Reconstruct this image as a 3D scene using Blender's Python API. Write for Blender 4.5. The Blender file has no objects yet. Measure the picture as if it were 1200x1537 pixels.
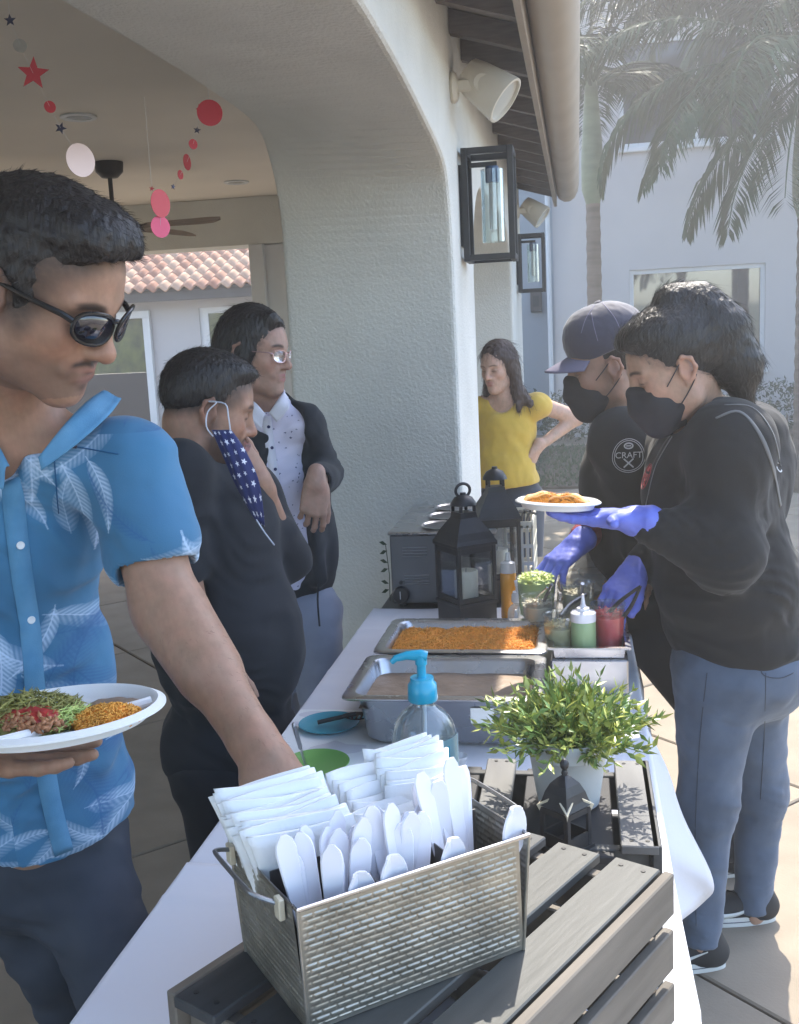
import bpy, bmesh, math, random
import numpy as np
from mathutils import Vector, Matrix, Euler
rnd = random.Random(7)
SC = bpy.context.scene
COL = SC.collection

# ------------------------------------------------------------------ camera
CF, CCX, CCY, CH = 1600.0, 600.0, 768.5, 1.60
def _n(v):
    v = np.array(v, float); return v / np.linalg.norm(v)
_dy = _n(((868 - CCX) / CF, (CCY - 490) / CF, -1)); _h = _n((1, .048, 0))
_up = _n(np.cross(_h, _dy)); _xx = np.cross(_dy, _up)
CM = np.array([_xx, _dy, _up])
cam_d = bpy.data.cameras.new('camera'); cam = bpy.data.objects.new('camera', cam_d); COL.objects.link(cam)
cam_d.sensor_fit = 'HORIZONTAL'; cam_d.sensor_width = 36; cam_d.lens = 36 * CF / 1200
cam_d.clip_start = 0.05; cam_d.clip_end = 400
cam.matrix_world = Matrix([list(CM[0]) + [0], list(CM[1]) + [0], list(CM[2]) + [CH], [0, 0, 0, 1]])
SC.camera = cam

# ------------------------------------------------------------------ light
SUN_AZ, SUN_EL = 9.0, 54.0        # azimuth measured from +Y toward +X
w = bpy.data.worlds.new('World'); SC.world = w; w.use_nodes = True
nt = w.node_tree; bg = nt.nodes['Background']
sky = nt.nodes.new('ShaderNodeTexSky'); sky.sky_type = 'NISHITA'; sky.sun_disc = False
sky.sun_elevation = math.radians(SUN_EL); sky.sun_rotation = math.radians(SUN_AZ)
sky.air_density = 1.0; sky.dust_density = 1.5; sky.ozone_density = 1.0
nt.links.new(sky.outputs[0], bg.inputs[0]); bg.inputs[1].default_value = 0.15
sl = bpy.data.lights.new('sun', 'SUN'); sl.energy = 2.0; sl.angle = math.radians(0.5); sl.color = (1, .93, .82)
sun = bpy.data.objects.new('sun', sl); COL.objects.link(sun)
_sd = Vector((math.sin(math.radians(SUN_AZ)) * math.cos(math.radians(SUN_EL)),
              math.cos(math.radians(SUN_AZ)) * math.cos(math.radians(SUN_EL)), math.sin(math.radians(SUN_EL))))
sun.rotation_euler = _sd.to_track_quat('Z', 'Y').to_euler()
SC.view_settings.view_transform = 'Standard'; SC.view_settings.look = 'None'
SC.view_settings.exposure = 2.28; SC.view_settings.gamma = 1; SC.view_settings.use_curve_mapping = False
SC.cycles.max_bounces = 8; SC.cycles.transparent_max_bounces = 12
SC.cycles.use_denoising = True
SC.cycles.volume_bounces = 0
SC.cycles.caustics_refractive = False; SC.cycles.caustics_reflective = False
SC.cycles.sample_clamp_indirect = 4

# ------------------------------------------------------------------ helpers
def ray(px, py):
    return CM @ np.array([(px - CCX) / CF, (CCY - py) / CF, -1.])
O = np.array([0, 0, CH])
def J(px, py, y):
    r = ray(px, py); return O + r * (y / r[1])
def JZ(px, py, z):
    r = ray(px, py); return O + r * ((z - CH) / r[2])
def JX(px, py, x):
    r = ray(px, py); return O + r * (x / r[0])

MATS = {}
def mat(name, col=(.5, .5, .5), rough=.6, metal=0., bump=0., bscale=200., var=0., vscale=8., spec=.5,
        trans=0., ior=1.45, sheen=0., sss=0., emit=None, attr=None, aniso=0., coat=0., rot=0., bdist=.002, vcol2=None, thick=None, tex='noise', stretch=None):
    m = bpy.data.materials.new(name); m.use_nodes = True; MATS[name] = m
    nt = m.node_tree; N = nt.nodes; L = nt.links; b = N['Principled BSDF']
    b.inputs['Base Color'].default_value = (*col, 1); b.inputs['Roughness'].default_value = rough
    b.inputs['Metallic'].default_value = metal; b.inputs['Specular IOR Level'].default_value = spec
    b.inputs['IOR'].default_value = ior; b.inputs['Transmission Weight'].default_value = trans
    b.inputs['Sheen Weight'].default_value = sheen; b.inputs['Coat Weight'].default_value = coat
    if sss:
        b.inputs['Subsurface Weight'].default_value = sss; b.inputs['Subsurface Radius'].default_value = (1, .35, .2)
        b.inputs['Subsurface Scale'].default_value = .006
    if emit: b.inputs['Emission Color'].default_value = (*emit[0], 1); b.inputs['Emission Strength'].default_value = emit[1]
    tc = N.new('ShaderNodeTexCoord'); src = tc.outputs['Object']
    if stretch:
        mp = N.new('ShaderNodeMapping'); mp.inputs['Scale'].default_value = stretch; L.new(src, mp.inputs[0]); src = mp.outputs[0]
        if rot:
            m0 = N.new('ShaderNodeMapping'); m0.inputs['Rotation'].default_value = (0, 0, rot); L.new(tc.outputs['Object'], m0.inputs[0]); L.new(m0.outputs[0], mp.inputs[0])
    cs = None
    if attr:
        a = N.new('ShaderNodeAttribute'); a.attribute_name = attr; cs = a.outputs['Color']; L.new(cs, b.inputs['Base Color'])
    if var:
        n1 = N.new('ShaderNodeTexNoise'); n1.inputs['Scale'].default_value = vscale; n1.inputs['Detail'].default_value = 6
        L.new(src, n1.inputs['Vector'])
        rp = N.new('ShaderNodeMapRange'); rp.inputs['From Min'].default_value = .3; rp.inputs['From Max'].default_value = .7
        rp.inputs['To Min'].default_value = 0; rp.inputs['To Max'].default_value = 1; L.new(n1.outputs['Fac'], rp.inputs['Value'])
        mx = N.new('ShaderNodeMix'); mx.data_type = 'RGBA'; L.new(rp.outputs[0], mx.inputs[0])
        c2 = vcol2 or tuple(c * (1 - var) for c in col)
        mx.inputs[6].default_value = (*[min(1, c * (1 + var * .4)) for c in col], 1) if not vcol2 else (*col, 1)
        mx.inputs[7].default_value = (*c2, 1)
        if cs:
            mm = N.new('ShaderNodeMix'); mm.data_type = 'RGBA'; mm.blend_type = 'MULTIPLY'; mm.inputs[0].default_value = 1
            mx.inputs[6].default_value = (1, 1, 1, 1); mx.inputs[7].default_value = (1 - var, 1 - var, 1 - var, 1)
            L.new(cs, mm.inputs[6]); L.new(mx.outputs[2], mm.inputs[7]); L.new(mm.outputs[2], b.inputs['Base Color'])
        else:
            L.new(mx.outputs[2], b.inputs['Base Color'])
        rr = N.new('ShaderNodeMapRange'); rr.inputs['To Min'].default_value = max(0.02, rough - .08); rr.inputs['To Max'].default_value = min(1, rough + .08)
        L.new(n1.outputs['Fac'], rr.inputs['Value']); L.new(rr.outputs[0], b.inputs['Roughness'])
    if bump:
        if tex == 'voronoi':
            n2 = N.new('ShaderNodeTexVoronoi'); n2.inputs['Scale'].default_value = bscale; o = n2.outputs['Distance']
        elif tex == 'wave':
            n2 = N.new('ShaderNodeTexWave'); n2.inputs['Scale'].default_value = bscale; n2.inputs['Distortion'].default_value = 1.5; o = n2.outputs['Fac']
        else:
            n2 = N.new('ShaderNodeTexNoise'); n2.inputs['Scale'].default_value = bscale; n2.inputs['Detail'].default_value = 8; o = n2.outputs['Fac']
        L.new(src, n2.inputs['Vector'])
        bp = N.new('ShaderNodeBump'); bp.inputs['Strength'].default_value = bump; bp.inputs['Distance'].default_value = bdist
        L.new(o, bp.inputs['Height']); L.new(bp.outputs[0], b.inputs['Normal'])
    return m

def glassy(name, tint=(.95, .97, .97), rough=.03, edge=.75, body=.10, milk=None, ior=1.4):
    """thin clear stuff that lets light through: transparent and glossy by angle, with an optional milky share"""
    m = bpy.data.materials.new(name); m.use_nodes = True; MATS[name] = m; N = m.node_tree.nodes; L = m.node_tree.links; N.clear()
    t = N.new('ShaderNodeBsdfTransparent'); t.inputs[0].default_value = (*tint, 1); g = N.new('ShaderNodeBsdfGlossy'); g.inputs['Roughness'].default_value = rough; g.inputs['Color'].default_value = (.95, .97, 1, 1)
    lw = N.new('ShaderNodeLayerWeight'); lw.inputs['Blend'].default_value = .25; mr = N.new('ShaderNodeMapRange'); mr.inputs['To Min'].default_value = body; mr.inputs['To Max'].default_value = edge; L.new(lw.outputs['Fresnel'], mr.inputs['Value'])
    mx = N.new('ShaderNodeMixShader'); L.new(mr.outputs[0], mx.inputs[0]); L.new(t.outputs[0], mx.inputs[1]); L.new(g.outputs[0], mx.inputs[2]); last = mx
    if milk:
        d = N.new('ShaderNodeBsdfPrincipled'); d.inputs['Base Color'].default_value = (*milk[0], 1); d.inputs['Roughness'].default_value = .35
        m2 = N.new('ShaderNodeMixShader'); m2.inputs[0].default_value = milk[1]; L.new(mx.outputs[0], m2.inputs[1]); L.new(d.outputs[0], m2.inputs[2]); last = m2
    o = N.new('ShaderNodeOutputMaterial'); L.new(last.outputs[0], o.inputs['Surface']); return m
def empty(name, loc, label=None, cat=None, group=None, kind=None, rz=0.):
    o = bpy.data.objects.new(name, None); COL.objects.link(o); o.location = [float(x) for x in loc]
    o.rotation_euler = (0, 0, rz); o.empty_display_size = .05
    return tag(o, label, cat, group, kind)
def tag(o, label=None, cat=None, group=None, kind=None):
    if label: o['label'] = label
    if cat: o['category'] = cat
    if group: o['group'] = group
    if kind: o['kind'] = kind
    return o
def link(name, me, m, parent=None, world=True):
    """object from mesh; vertices are in world coordinates when world is True"""
    o = bpy.data.objects.new(name, me); COL.objects.link(o)
    if m is not None and not me.materials:
        for q in (m if isinstance(m, (list, tuple)) else [m]): me.materials.append(MATS[q] if isinstance(q, str) else q)
    if parent is not None:
        o.parent = parent
        if world:
            bpy.context.view_layer.update() if False else None
            pm = world_matrix(parent)
            o.matrix_parent_inverse = pm.inverted()
    return o
def world_matrix(o):
    mb = Matrix.LocRotScale(o.location, o.rotation_euler, o.scale)
    if o.parent: return world_matrix(o.parent) @ o.matrix_parent_inverse @ mb
    return mb
def pydata(name, V, F, smooth=False):
    me = bpy.data.meshes.new(name)
    V = np.asarray(V, np.float32).reshape(-1, 3)
    if isinstance(F, np.ndarray):
        n = len(F); k = F.shape[1]
        me.vertices.add(len(V)); me.vertices.foreach_set('co', V.ravel())
        me.loops.add(n * k); me.loops.foreach_set('vertex_index', F.astype(np.int32).ravel())
        me.polygons.add(n); me.polygons.foreach_set('loop_start', np.arange(0, n * k, k, dtype=np.int32))
        me.polygons.foreach_set('loop_total', np.full(n, k, np.int32)); me.update(calc_edges=True)
    else:
        me.from_pydata(V.tolist(), [], F)
    if smooth: me.polygons.foreach_set('use_smooth', np.ones(len(me.polygons), bool))
    return me
class MB:
    """collects simple solids in one mesh"""
    def __init__(s): s.V = []; s.F = []; s.sm = False
    def add(s, V, F):
        k = len(s.V); s.V += [tuple(float(c) for c in v) for v in V]; s.F += [[i + k for i in f] for f in F]; return s
    def box(s, lo, hi, R=None, c=None, bev=0.):
        x0, y0, z0 = lo; x1, y1, z1 = hi
        if bev <= 0:
            V = [(x, y, z) for x in (x0, x1) for y in (y0, y1) for z in (z0, z1)]
            F = [(0, 1, 3, 2), (4, 6, 7, 5), (0, 4, 5, 1), (2, 3, 7, 6), (0, 2, 6, 4), (1, 5, 7, 3)]
        else:
            b = min(bev, (x1 - x0) * .49, (y1 - y0) * .49, (z1 - z0) * .49); V = []
            for i, x in enumerate((x0, x1)):
                for j, y in enumerate((y0, y1)):
                    for k, z in enumerate((z0, z1)):
                        sx = b if i == 0 else -b; sy = b if j == 0 else -b; sz = b if k == 0 else -b
                        V += [(x, y + sy, z + sz), (x + sx, y, z + sz), (x + sx, y + sy, z)]
            def I(i, j, k, a): return (i * 4 + j * 2 + k) * 3 + a
            F = []
            F += [(I(0,0,0,0), I(0,0,1,0), I(0,1,1,0), I(0,1,0,0)), (I(1,0,0,0), I(1,1,0,0), I(1,1,1,0), I(1,0,1,0))]
            F += [(I(0,0,0,1), I(1,0,0,1), I(1,0,1,1), I(0,0,1,1)), (I(0,1,0,1), I(0,1,1,1), I(1,1,1,1), I(1,1,0,1))]
            F += [(I(0,0,0,2), I(0,1,0,2), I(1,1,0,2), I(1,0,0,2)), (I(0,0,1,2), I(1,0,1,2), I(1,1,1,2), I(0,1,1,2))]
            for j in (0, 1):
                for k in (0, 1): F.append((I(0,j,k,1), I(1,j,k,1), I(1,j,k,2), I(0,j,k,2)))
            for i in (0, 1):
                for k in (0, 1): F.append((I(i,0,k,0), I(i,1,k,0), I(i,1,k,2), I(i,0,k,2)))
            for i in (0, 1):
                for j in (0, 1): F.append((I(i,j,0,0), I(i,j,1,0), I(i,j,1,1), I(i,j,0,1)))
            for i in (0, 1):
                for j in (0, 1):
                    for k in (0, 1): F.append((I(i,j,k,0), I(i,j,k,1), I(i,j,k,2)))
        if R is not None: V = [tuple(np.asarray(c) + R @ np.array(v)) for v in V]
        return s.add(V, F)
    def lathe(s, prof, c=(0, 0, 0), n=24, R=None, cap=True):
        """profile of (r, z)"""
        V = []; F = []
        for r, z in prof:
            for i in range(n):
                a = 2 * math.pi * i / n; v = np.array([r * math.cos(a), r * math.sin(a), z])
                if R is not None: v = R @ v
                V.append(np.asarray(c) + v)
        for k in range(len(prof) - 1):
            for i in range(n):
                j = (i + 1) % n; F.append((k * n + i, k * n + j, (k + 1) * n + j, (k + 1) * n + i))
        if cap:
            F.append(tuple(range(n))[::-1]); F.append(tuple((len(prof) - 1) * n + i for i in range(n)))
        return s.add(V, F)
    def tube(s, pts, r, n=8, closed=False, cap=True):
        pts = [np.asarray(p, float) for p in pts]; m = len(pts); V = []; F = []
        rs = r if isinstance(r, (list, tuple, np.ndarray)) else [r] * m
        prev = None
        for i, p in enumerate(pts):
            if closed: t = pts[(i + 1) % m] - pts[i - 1]
            else: t = pts[min(i + 1, m - 1)] - pts[max(i - 1, 0)]
            t = t / (np.linalg.norm(t) + 1e-9)
            if prev is None:
                a = np.array([0, 0, 1.]) if abs(t[2]) < .9 else np.array([1., 0, 0])
                u = np.cross(t, a)
            else: u = prev - t * (prev @ t)
            u /= np.linalg.norm(u) + 1e-9; prev = u; v = np.cross(t, u)
            for k in range(n):
                a = 2 * math.pi * k / n; V.append(p + rs[i] * (u * math.cos(a) + v * math.sin(a)))
        for i in range(m if closed else m - 1):
            for k in range(n):
                j = (k + 1) % n; i2 = (i + 1) % m
                F.append((i * n + k, i * n + j, i2 * n + j, i2 * n + k))
        if cap and not closed: F.append(tuple(range(n))[::-1]); F.append(tuple((m - 1) * n + k for k in range(n)))
        return s.add(V, F)
    def prism(s, poly, z0, z1, T=None):
        n = len(poly); V = [(x, y, z0) for x, y in poly] + [(x, y, z1) for x, y in poly]
        if T is not None: V = [T(v) for v in V]
        return s.add(V, [tuple(range(n))[::-1], tuple(range(n, 2 * n))] + [(i, (i + 1) % n, n + (i + 1) % n, n + i) for i in range(n)])
    def me(s, name='m', smooth=None):
        me = bpy.data.meshes.new(name); me.from_pydata(s.V, [], s.F); me.update()
        bm = bmesh.new(); bm.from_mesh(me); bmesh.ops.recalc_face_normals(bm, faces=bm.faces); bm.to_mesh(me); bm.free()
        sm = s.sm if smooth is None else smooth
        if sm:
            me.polygons.foreach_set('use_smooth', np.ones(len(me.polygons), bool))
            try: me.set_sharp_from_angle(angle=math.radians(40))
            except Exception: pass
        return me
    def put(s, name, m, parent=None, smooth=None, world=True):
        return link(name, s.me(name, smooth), m, parent, world)
def grid_mesh(name, P, smooth=True, closed_u=False):
    """P: (nu, nv, 3) array of points"""
    nu, nv = P.shape[:2]; idx = np.arange(nu * nv).reshape(nu, nv)
    a = idx[:-1, :-1]; b = idx[1:, :-1]; c = idx[1:, 1:]; d = idx[:-1, 1:]
    F = np.stack([a, b, c, d], -1).reshape(-1, 4)
    if closed_u:
        a = idx[-1, :-1]; b = idx[0, :-1]; c = idx[0, 1:]; d = idx[-1, 1:]
        F = np.concatenate([F, np.stack([a, b, c, d], -1)])
    return pydata(name, P.reshape(-1, 3), F, smooth)
def copy_tree(o, parent=None):
    c = o.copy(); COL.objects.link(c)
    if parent is not None: c.parent = parent
    for ch in list(o.children): copy_tree(ch, c)
    return c
def rotz(a): return np.array([[math.cos(a), -math.sin(a), 0], [math.sin(a), math.cos(a), 0], [0, 0, 1.]])
def frame(fwd, upv=(0, 0, 1)):
    """columns: forward(x), left(y), up(z)"""
    f = _n(fwd); l = _n(np.cross(upv, f)); u = np.cross(f, l); return np.array([f, l, u]).T
def solidify(o, t, off=0.):
    md = o.modifiers.new('thick', 'SOLIDIFY'); md.thickness = t; md.offset = off; return o

# ------------------------------------------------------------------ SDF sculpting
class Noise:
    def __init__(s, seed, scale, n=7, warp=.6, stretch=(1, 1, 1)):
        r = np.random.RandomState(seed); d = r.normal(size=(n, 3)); d /= np.linalg.norm(d, axis=1)[:, None]
        s.k = (d * r.uniform(.6, 1.6, (n, 1)) / scale * 2 * math.pi * np.array(stretch)).astype(np.float32); s.p = r.uniform(0, 6.28, n); s.w = min(warp, .45); s.n = n
    def __call__(s, X, Y, Z):
        out = 0; prev = 0
        for i in range(s.n):
            prev = np.sin(s.k[i, 0] * X + s.k[i, 1] * Y + s.k[i, 2] * Z + s.p[i] + s.w * prev * 2); out = out + prev
        return out / s.n * 1.6
class Sculpt:
    def __init__(s): s.ops = []; s.T = None; s.sc = 1.
    def frame(s, o, R, sc=1.): s.T = (np.asarray(o, float), np.asarray(R, float)); s.sc = sc; return s
    def world(s): s.T = None; s.sc = 1.; return s
    def _p(s, p):
        p = np.asarray(p, float)
        return p if s.T is None else s.T[0] + s.T[1] @ (p * s.sc)
    def cap(s, a, b, ra, rb=None, k=.02, mode='u', raw=False):
        a = s._p(a); b = s._p(b); rb = ra if rb is None else rb; ra *= s.sc; rb *= s.sc; k *= s.sc
        m = max(ra, rb) + k + .012
        s.ops.append(('cap', np.minimum(a, b) - m, np.maximum(a, b) + m, k, mode, (a, b, ra, rb))); return s
    def chain(s, pts, rs, k=.02, mode='u'):
        for i in range(len(pts) - 1): s.cap(pts[i], pts[i + 1], rs[i], rs[i + 1], k, mode)
        return s
    def ell(s, c, r, R=None, k=.02, mode='u'):
        c = s._p(c); r = np.asarray(r, float) * s.sc; k *= s.sc
        Q = np.eye(3) if R is None else np.asarray(R, float)
        if s.T is not None: Q = s.T[1] @ Q
        ext = np.sqrt(((Q * r) ** 2).sum(1)) + k + .012
        s.ops.append(('ell', c - ext, c + ext, k, mode, (c, r, Q))); return s
    def box(s, c, h, rd=.01, R=None, k=.02, mode='u'):
        c = s._p(c); h = np.asarray(h, float) * s.sc; k *= s.sc; rd *= s.sc
        Q = np.eye(3) if R is None else np.asarray(R, float)
        if s.T is not None: Q = s.T[1] @ Q
        ext = np.abs(Q) @ h + rd + k + .012
        s.ops.append(('box', c - ext, c + ext, k, mode, (c, h, rd, Q))); return s
    def field(s, xs, ys, zs):
        F = np.full((len(xs), len(ys), len(zs)), .2, np.float32)
        for kind, lo, hi, k, mode, a in s.ops:
            i0, i1 = np.searchsorted(xs, lo[0]), np.searchsorted(xs, hi[0])
            j0, j1 = np.searchsorted(ys, lo[1]), np.searchsorted(ys, hi[1])
            k0, k1 = np.searchsorted(zs, lo[2]), np.searchsorted(zs, hi[2])
            if i0 >= i1 or j0 >= j1 or k0 >= k1: continue
            X = xs[i0:i1, None, None].astype(np.float32); Y = ys[None, j0:j1, None].astype(np.float32); Z = zs[None, None, k0:k1].astype(np.float32)
            if kind == 'cap':
                A, B, ra, rb = a; d = B - A; L2 = float(d @ d) + 1e-12
                t = ((X - A[0]) * d[0] + (Y - A[1]) * d[1] + (Z - A[2]) * d[2]) / L2
                t = np.clip(t, 0, 1)
                D = np.sqrt((X - A[0] - t * d[0]) ** 2 + (Y - A[1] - t * d[1]) ** 2 + (Z - A[2] - t * d[2]) ** 2) - (ra + (rb - ra) * t)
            else:
                c, r = a[0], a[1]; Q = a[-1]
                x, y, z = X - c[0], Y - c[1], Z - c[2]
                u = x * Q[0, 0] + y * Q[1, 0] + z * Q[2, 0]; v = x * Q[0, 1] + y * Q[1, 1] + z * Q[2, 1]; w_ = x * Q[0, 2] + y * Q[1, 2] + z * Q[2, 2]
                if kind == 'ell':
                    k0_ = np.sqrt((u / r[0]) ** 2 + (v / r[1]) ** 2 + (w_ / r[2]) ** 2)
                    k1_ = np.sqrt((u / r[0] ** 2) ** 2 + (v / r[1] ** 2) ** 2 + (w_ / r[2] ** 2) ** 2) + 1e-6
                    D = k0_ * (k0_ - 1) / k1_
                else:
                    rd = a[2]; qx = np.abs(u) - r[0] + rd; qy = np.abs(v) - r[1] + rd; qz = np.abs(w_) - r[2] + rd
                    D = np.sqrt(np.maximum(qx, 0) ** 2 + np.maximum(qy, 0) ** 2 + np.maximum(qz, 0) ** 2) + np.minimum(np.maximum(qx, np.maximum(qy, qz)), 0) - rd
            S = F[i0:i1, j0:j1, k0:k1]; D = D.astype(np.float32)
            if mode == 'u':
                h = np.maximum(k - np.abs(S - D), 0) / max(k, 1e-6); F[i0:i1, j0:j1, k0:k1] = np.minimum(S, D) - h * h * k * .25
            elif mode == 's':
                D = -D; h = np.maximum(k - np.abs(S - D), 0) / max(k, 1e-6); F[i0:i1, j0:j1, k0:k1] = np.maximum(S, D) + h * h * k * .25
        return F
    def bounds(s):
        lo = np.min([o[1] for o in s.ops if o[4] == 'u'], 0); hi = np.max([o[2] for o in s.ops if o[4] == 'u'], 0); return lo, hi
    def mesh(s, h=.006, lo=None, hi=None, post=None, name='sculpt'):
        l, u = s.bounds(); lo = l if lo is None else np.maximum(l, lo); hi = u if hi is None else np.minimum(u, hi)
        xs, ys, zs = [np.arange(lo[i], hi[i] + h, h) for i in range(3)]
        F = s.field(xs, ys, zs)
        if post is not None: F = post(F, xs[:, None, None].astype(np.float32), ys[None, :, None].astype(np.float32), zs[None, None, :].astype(np.float32))
        return surface_nets(F, xs, ys, zs)
def var_mesh(S, coarse, regions):
    lo, hi = S.bounds(); ax = []
    for a in range(3):
        x = lo[a]; out = [x]
        while x < hi[a]:
            h = coarse
            for (hh, l, u) in regions:
                if l[a] - coarse < x < u[a]: h = min(h, hh)
            h = min(h, out[-1] - out[-2] + .0012) if len(out) > 1 else h
            x += h; out.append(x)
        ax.append(np.array(out))
    return surface_nets(S.field(*ax), *ax)
def surface_nets(F, xs, ys, zs):
    S = F < 0; n = F.shape
    c = [S[i:n[0] - 1 + i, j:n[1] - 1 + j, k:n[2] - 1 + k] for i in (0, 1) for j in (0, 1) for k in (0, 1)]
    cnt = sum(q.astype(np.int8) for q in c); act = (cnt > 0) & (cnt < 8)
    I, Jn, K = np.nonzero(act); m = len(I)
    acc = np.zeros((m, 3)); num = np.zeros(m)
    co = [(i, j, k) for i in (0, 1) for j in (0, 1) for k in (0, 1)]
    vals = {q: F[I + q[0], Jn + q[1], K + q[2]] for q in co}
    for q in co:
        for ax in range(3):
            if q[ax] == 0:
                r = list(q); r[ax] = 1; r = tuple(r)
                a, b = vals[q], vals[r]; x = (a < 0) != (b < 0)
                t = np.where(x, a / (a - b + 1e-12), 0)
                p = np.array(q, float)[None] + np.zeros((m, 3)); p[:, ax] += t
                acc += np.where(x[:, None], p, 0); num += x
    acc /= np.maximum(num, 1)[:, None]
    V = np.stack([xs[I] + acc[:, 0] * (xs[I + 1] - xs[I]), ys[Jn] + acc[:, 1] * (ys[Jn + 1] - ys[Jn]), zs[K] + acc[:, 2] * (zs[K + 1] - zs[K])], 1)
    idx = np.full(act.shape, -1, np.int64); idx[I, Jn, K] = np.arange(m)
    Q = []
    for ax in range(3):
        o1, o2 = [(1, 2), (2, 0), (0, 1)][ax]
        sl0 = [slice(None)] * 3; sl1 = [slice(None)] * 3
        sl0[ax] = slice(0, n[ax] - 1); sl1[ax] = slice(1, n[ax])
        for o in (o1, o2): sl0[o] = slice(1, n[o] - 1); sl1[o] = slice(1, n[o] - 1)
        a = S[tuple(sl0)]; b = S[tuple(sl1)]; E = np.array(np.nonzero(a != b)).T
        if not len(E): continue
        fl = a[tuple(E.T)]
        B = E.copy(); B[:, o1] += 1; B[:, o2] += 1
        def g(d1, d2):
            C = B.copy(); C[:, o1] -= d1; C[:, o2] -= d2; return idx[C[:, 0], C[:, 1], C[:, 2]]
        q = np.stack([g(1, 1), g(0, 1), g(0, 0), g(1, 0)], 1)
        q = np.where(fl[:, None], q, q[:, ::-1]); Q.append(q)
    Q = np.concatenate(Q); Q = Q[(Q >= 0).all(1)]
    return V, Q
def join(parts):
    V = []; F = []; k = 0
    for v, f in parts:
        if len(v): V.append(v); F.append(f + k); k += len(v)
    return np.concatenate(V), np.concatenate(F)
def relax(V, F, it=1, lam=.5):
    for _ in range(it):
        acc = np.zeros_like(V); cnt = np.zeros(len(V))
        for i in range(4):
            a = F[:, i]; b = F[:, (i + 1) % 4]
            np.add.at(acc, a, V[b]); np.add.at(cnt, a, 1); np.add.at(acc, b, V[a]); np.add.at(cnt, b, 1)
        V = V + lam * (acc / np.maximum(cnt, 1)[:, None] - V)
    return V
def sculpt_obj(name, V, F, m, parent=None, paint=None, smooth_it=1):
    if smooth_it: V = relax(V, F, smooth_it)
    me = pydata(name, V, F, True)
    if paint is not None:
        c = np.ones((len(V), 4), np.float32); c[:, :3] = paint(V)
        at = me.attributes.new('Col', 'FLOAT_COLOR', 'POINT'); at.data.foreach_set('color', c.ravel())
    return link(name, me, m, parent)
# ------------------------------------------------------------------ setting materials
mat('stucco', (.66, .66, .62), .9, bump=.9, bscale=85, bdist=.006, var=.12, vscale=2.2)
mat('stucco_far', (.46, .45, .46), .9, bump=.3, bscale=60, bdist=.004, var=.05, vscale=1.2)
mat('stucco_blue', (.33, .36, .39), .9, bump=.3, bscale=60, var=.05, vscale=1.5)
mat('ceiling', (.74, .69, .62), .9, bump=.25, bscale=90, var=.06, vscale=1.5)
mat('concrete', (.285, .235, .175), .85, bump=.35, bscale=120, bdist=.002, var=.16, vscale=5)
mat('joint', (.10, .085, .07), .95)
mat('soil', (.09, .07, .05), .95, bump=.6, bscale=30, bdist=.02, var=.3)
mat('grass', (.045, .085, .03), .7, var=.4, vscale=20)
mat('eave_wood', (.13, .11, .10), .7, bump=.3, bscale=60, var=.25, vscale=12, stretch=(1, 8, 8))
mat('fascia', (.30, .26, .22), .6, bump=.2, bscale=50, var=.12, vscale=4)
mat('gutter', (.36, .31, .25), .45, var=.08, vscale=3)
mat('tile_a', (.52, .28, .18), .8, bump=.3, bscale=60, var=.2, vscale=9)
mat('tile_b', (.60, .38, .25), .8, bump=.3, bscale=60, var=.2, vscale=9)
mat('tile_c', (.44, .21, .13), .8, bump=.3, bscale=60, var=.2, vscale=9)
mat('dark_trim', (.07, .06, .055), .7)
mat('white_trim', (.62, .64, .66), .5, var=.04)
mat('pane', (.03, .035, .045), .04, spec=1.0, ior=1.8)
mat('pane_upper', (.012, .016, .026), .06, spec=.6)
mat('roof_slab', (.30, .2, .15), .9)
mat('black_metal', (.018, .018, .02), .45, var=.2, vscale=30)
glassy('clear_glass', (.90, .93, .93), body=.05, edge=.55)
mat('beige_plastic', (.56, .52, .44), .4, var=.05)
mat('lens_plastic', (.50, .50, .46), .15, coat=.5)
mat('leaf', (.055, .095, .03), .55, var=.45, vscale=25, spec=.4)
mat('leaf_dark', (.03, .055, .022), .6, var=.45, vscale=10)
mat('palm_leaf', (.036, .066, .030), .6, var=.4, vscale=6, spec=.25)
mat('palm_shaft', (.13, .16, .10), .5, var=.3, vscale=4, stretch=(1, 1, 3))
mat('palm_trunk', (.16, .13, .11), .9, bump=.6, bscale=12, bdist=.02, var=.3, stretch=(.3, .3, 3))
mat('red_foil', (.42, .04, .06), .35, metal=.3)
mat('rose_foil', (.50, .38, .36), .35, metal=1.)
mat('pink_foil', (.85, .12, .25), .4)
mat('silver_foil', (.8, .8, .8), .2, metal=1.)
mat('dark_foil', (.05, .05, .09), .3, metal=.6)
mat('pane_reflection', (.13, .15, .05), .1, var=.6, vscale=6, vcol2=(.04, .05, .03))  # patchy green reflection painted into the glass colour
mat('hill', (.10, .12, .07), .95, var=.4, vscale=.2)
mat('sky_far', (.5, .5, .5), .9)

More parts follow.
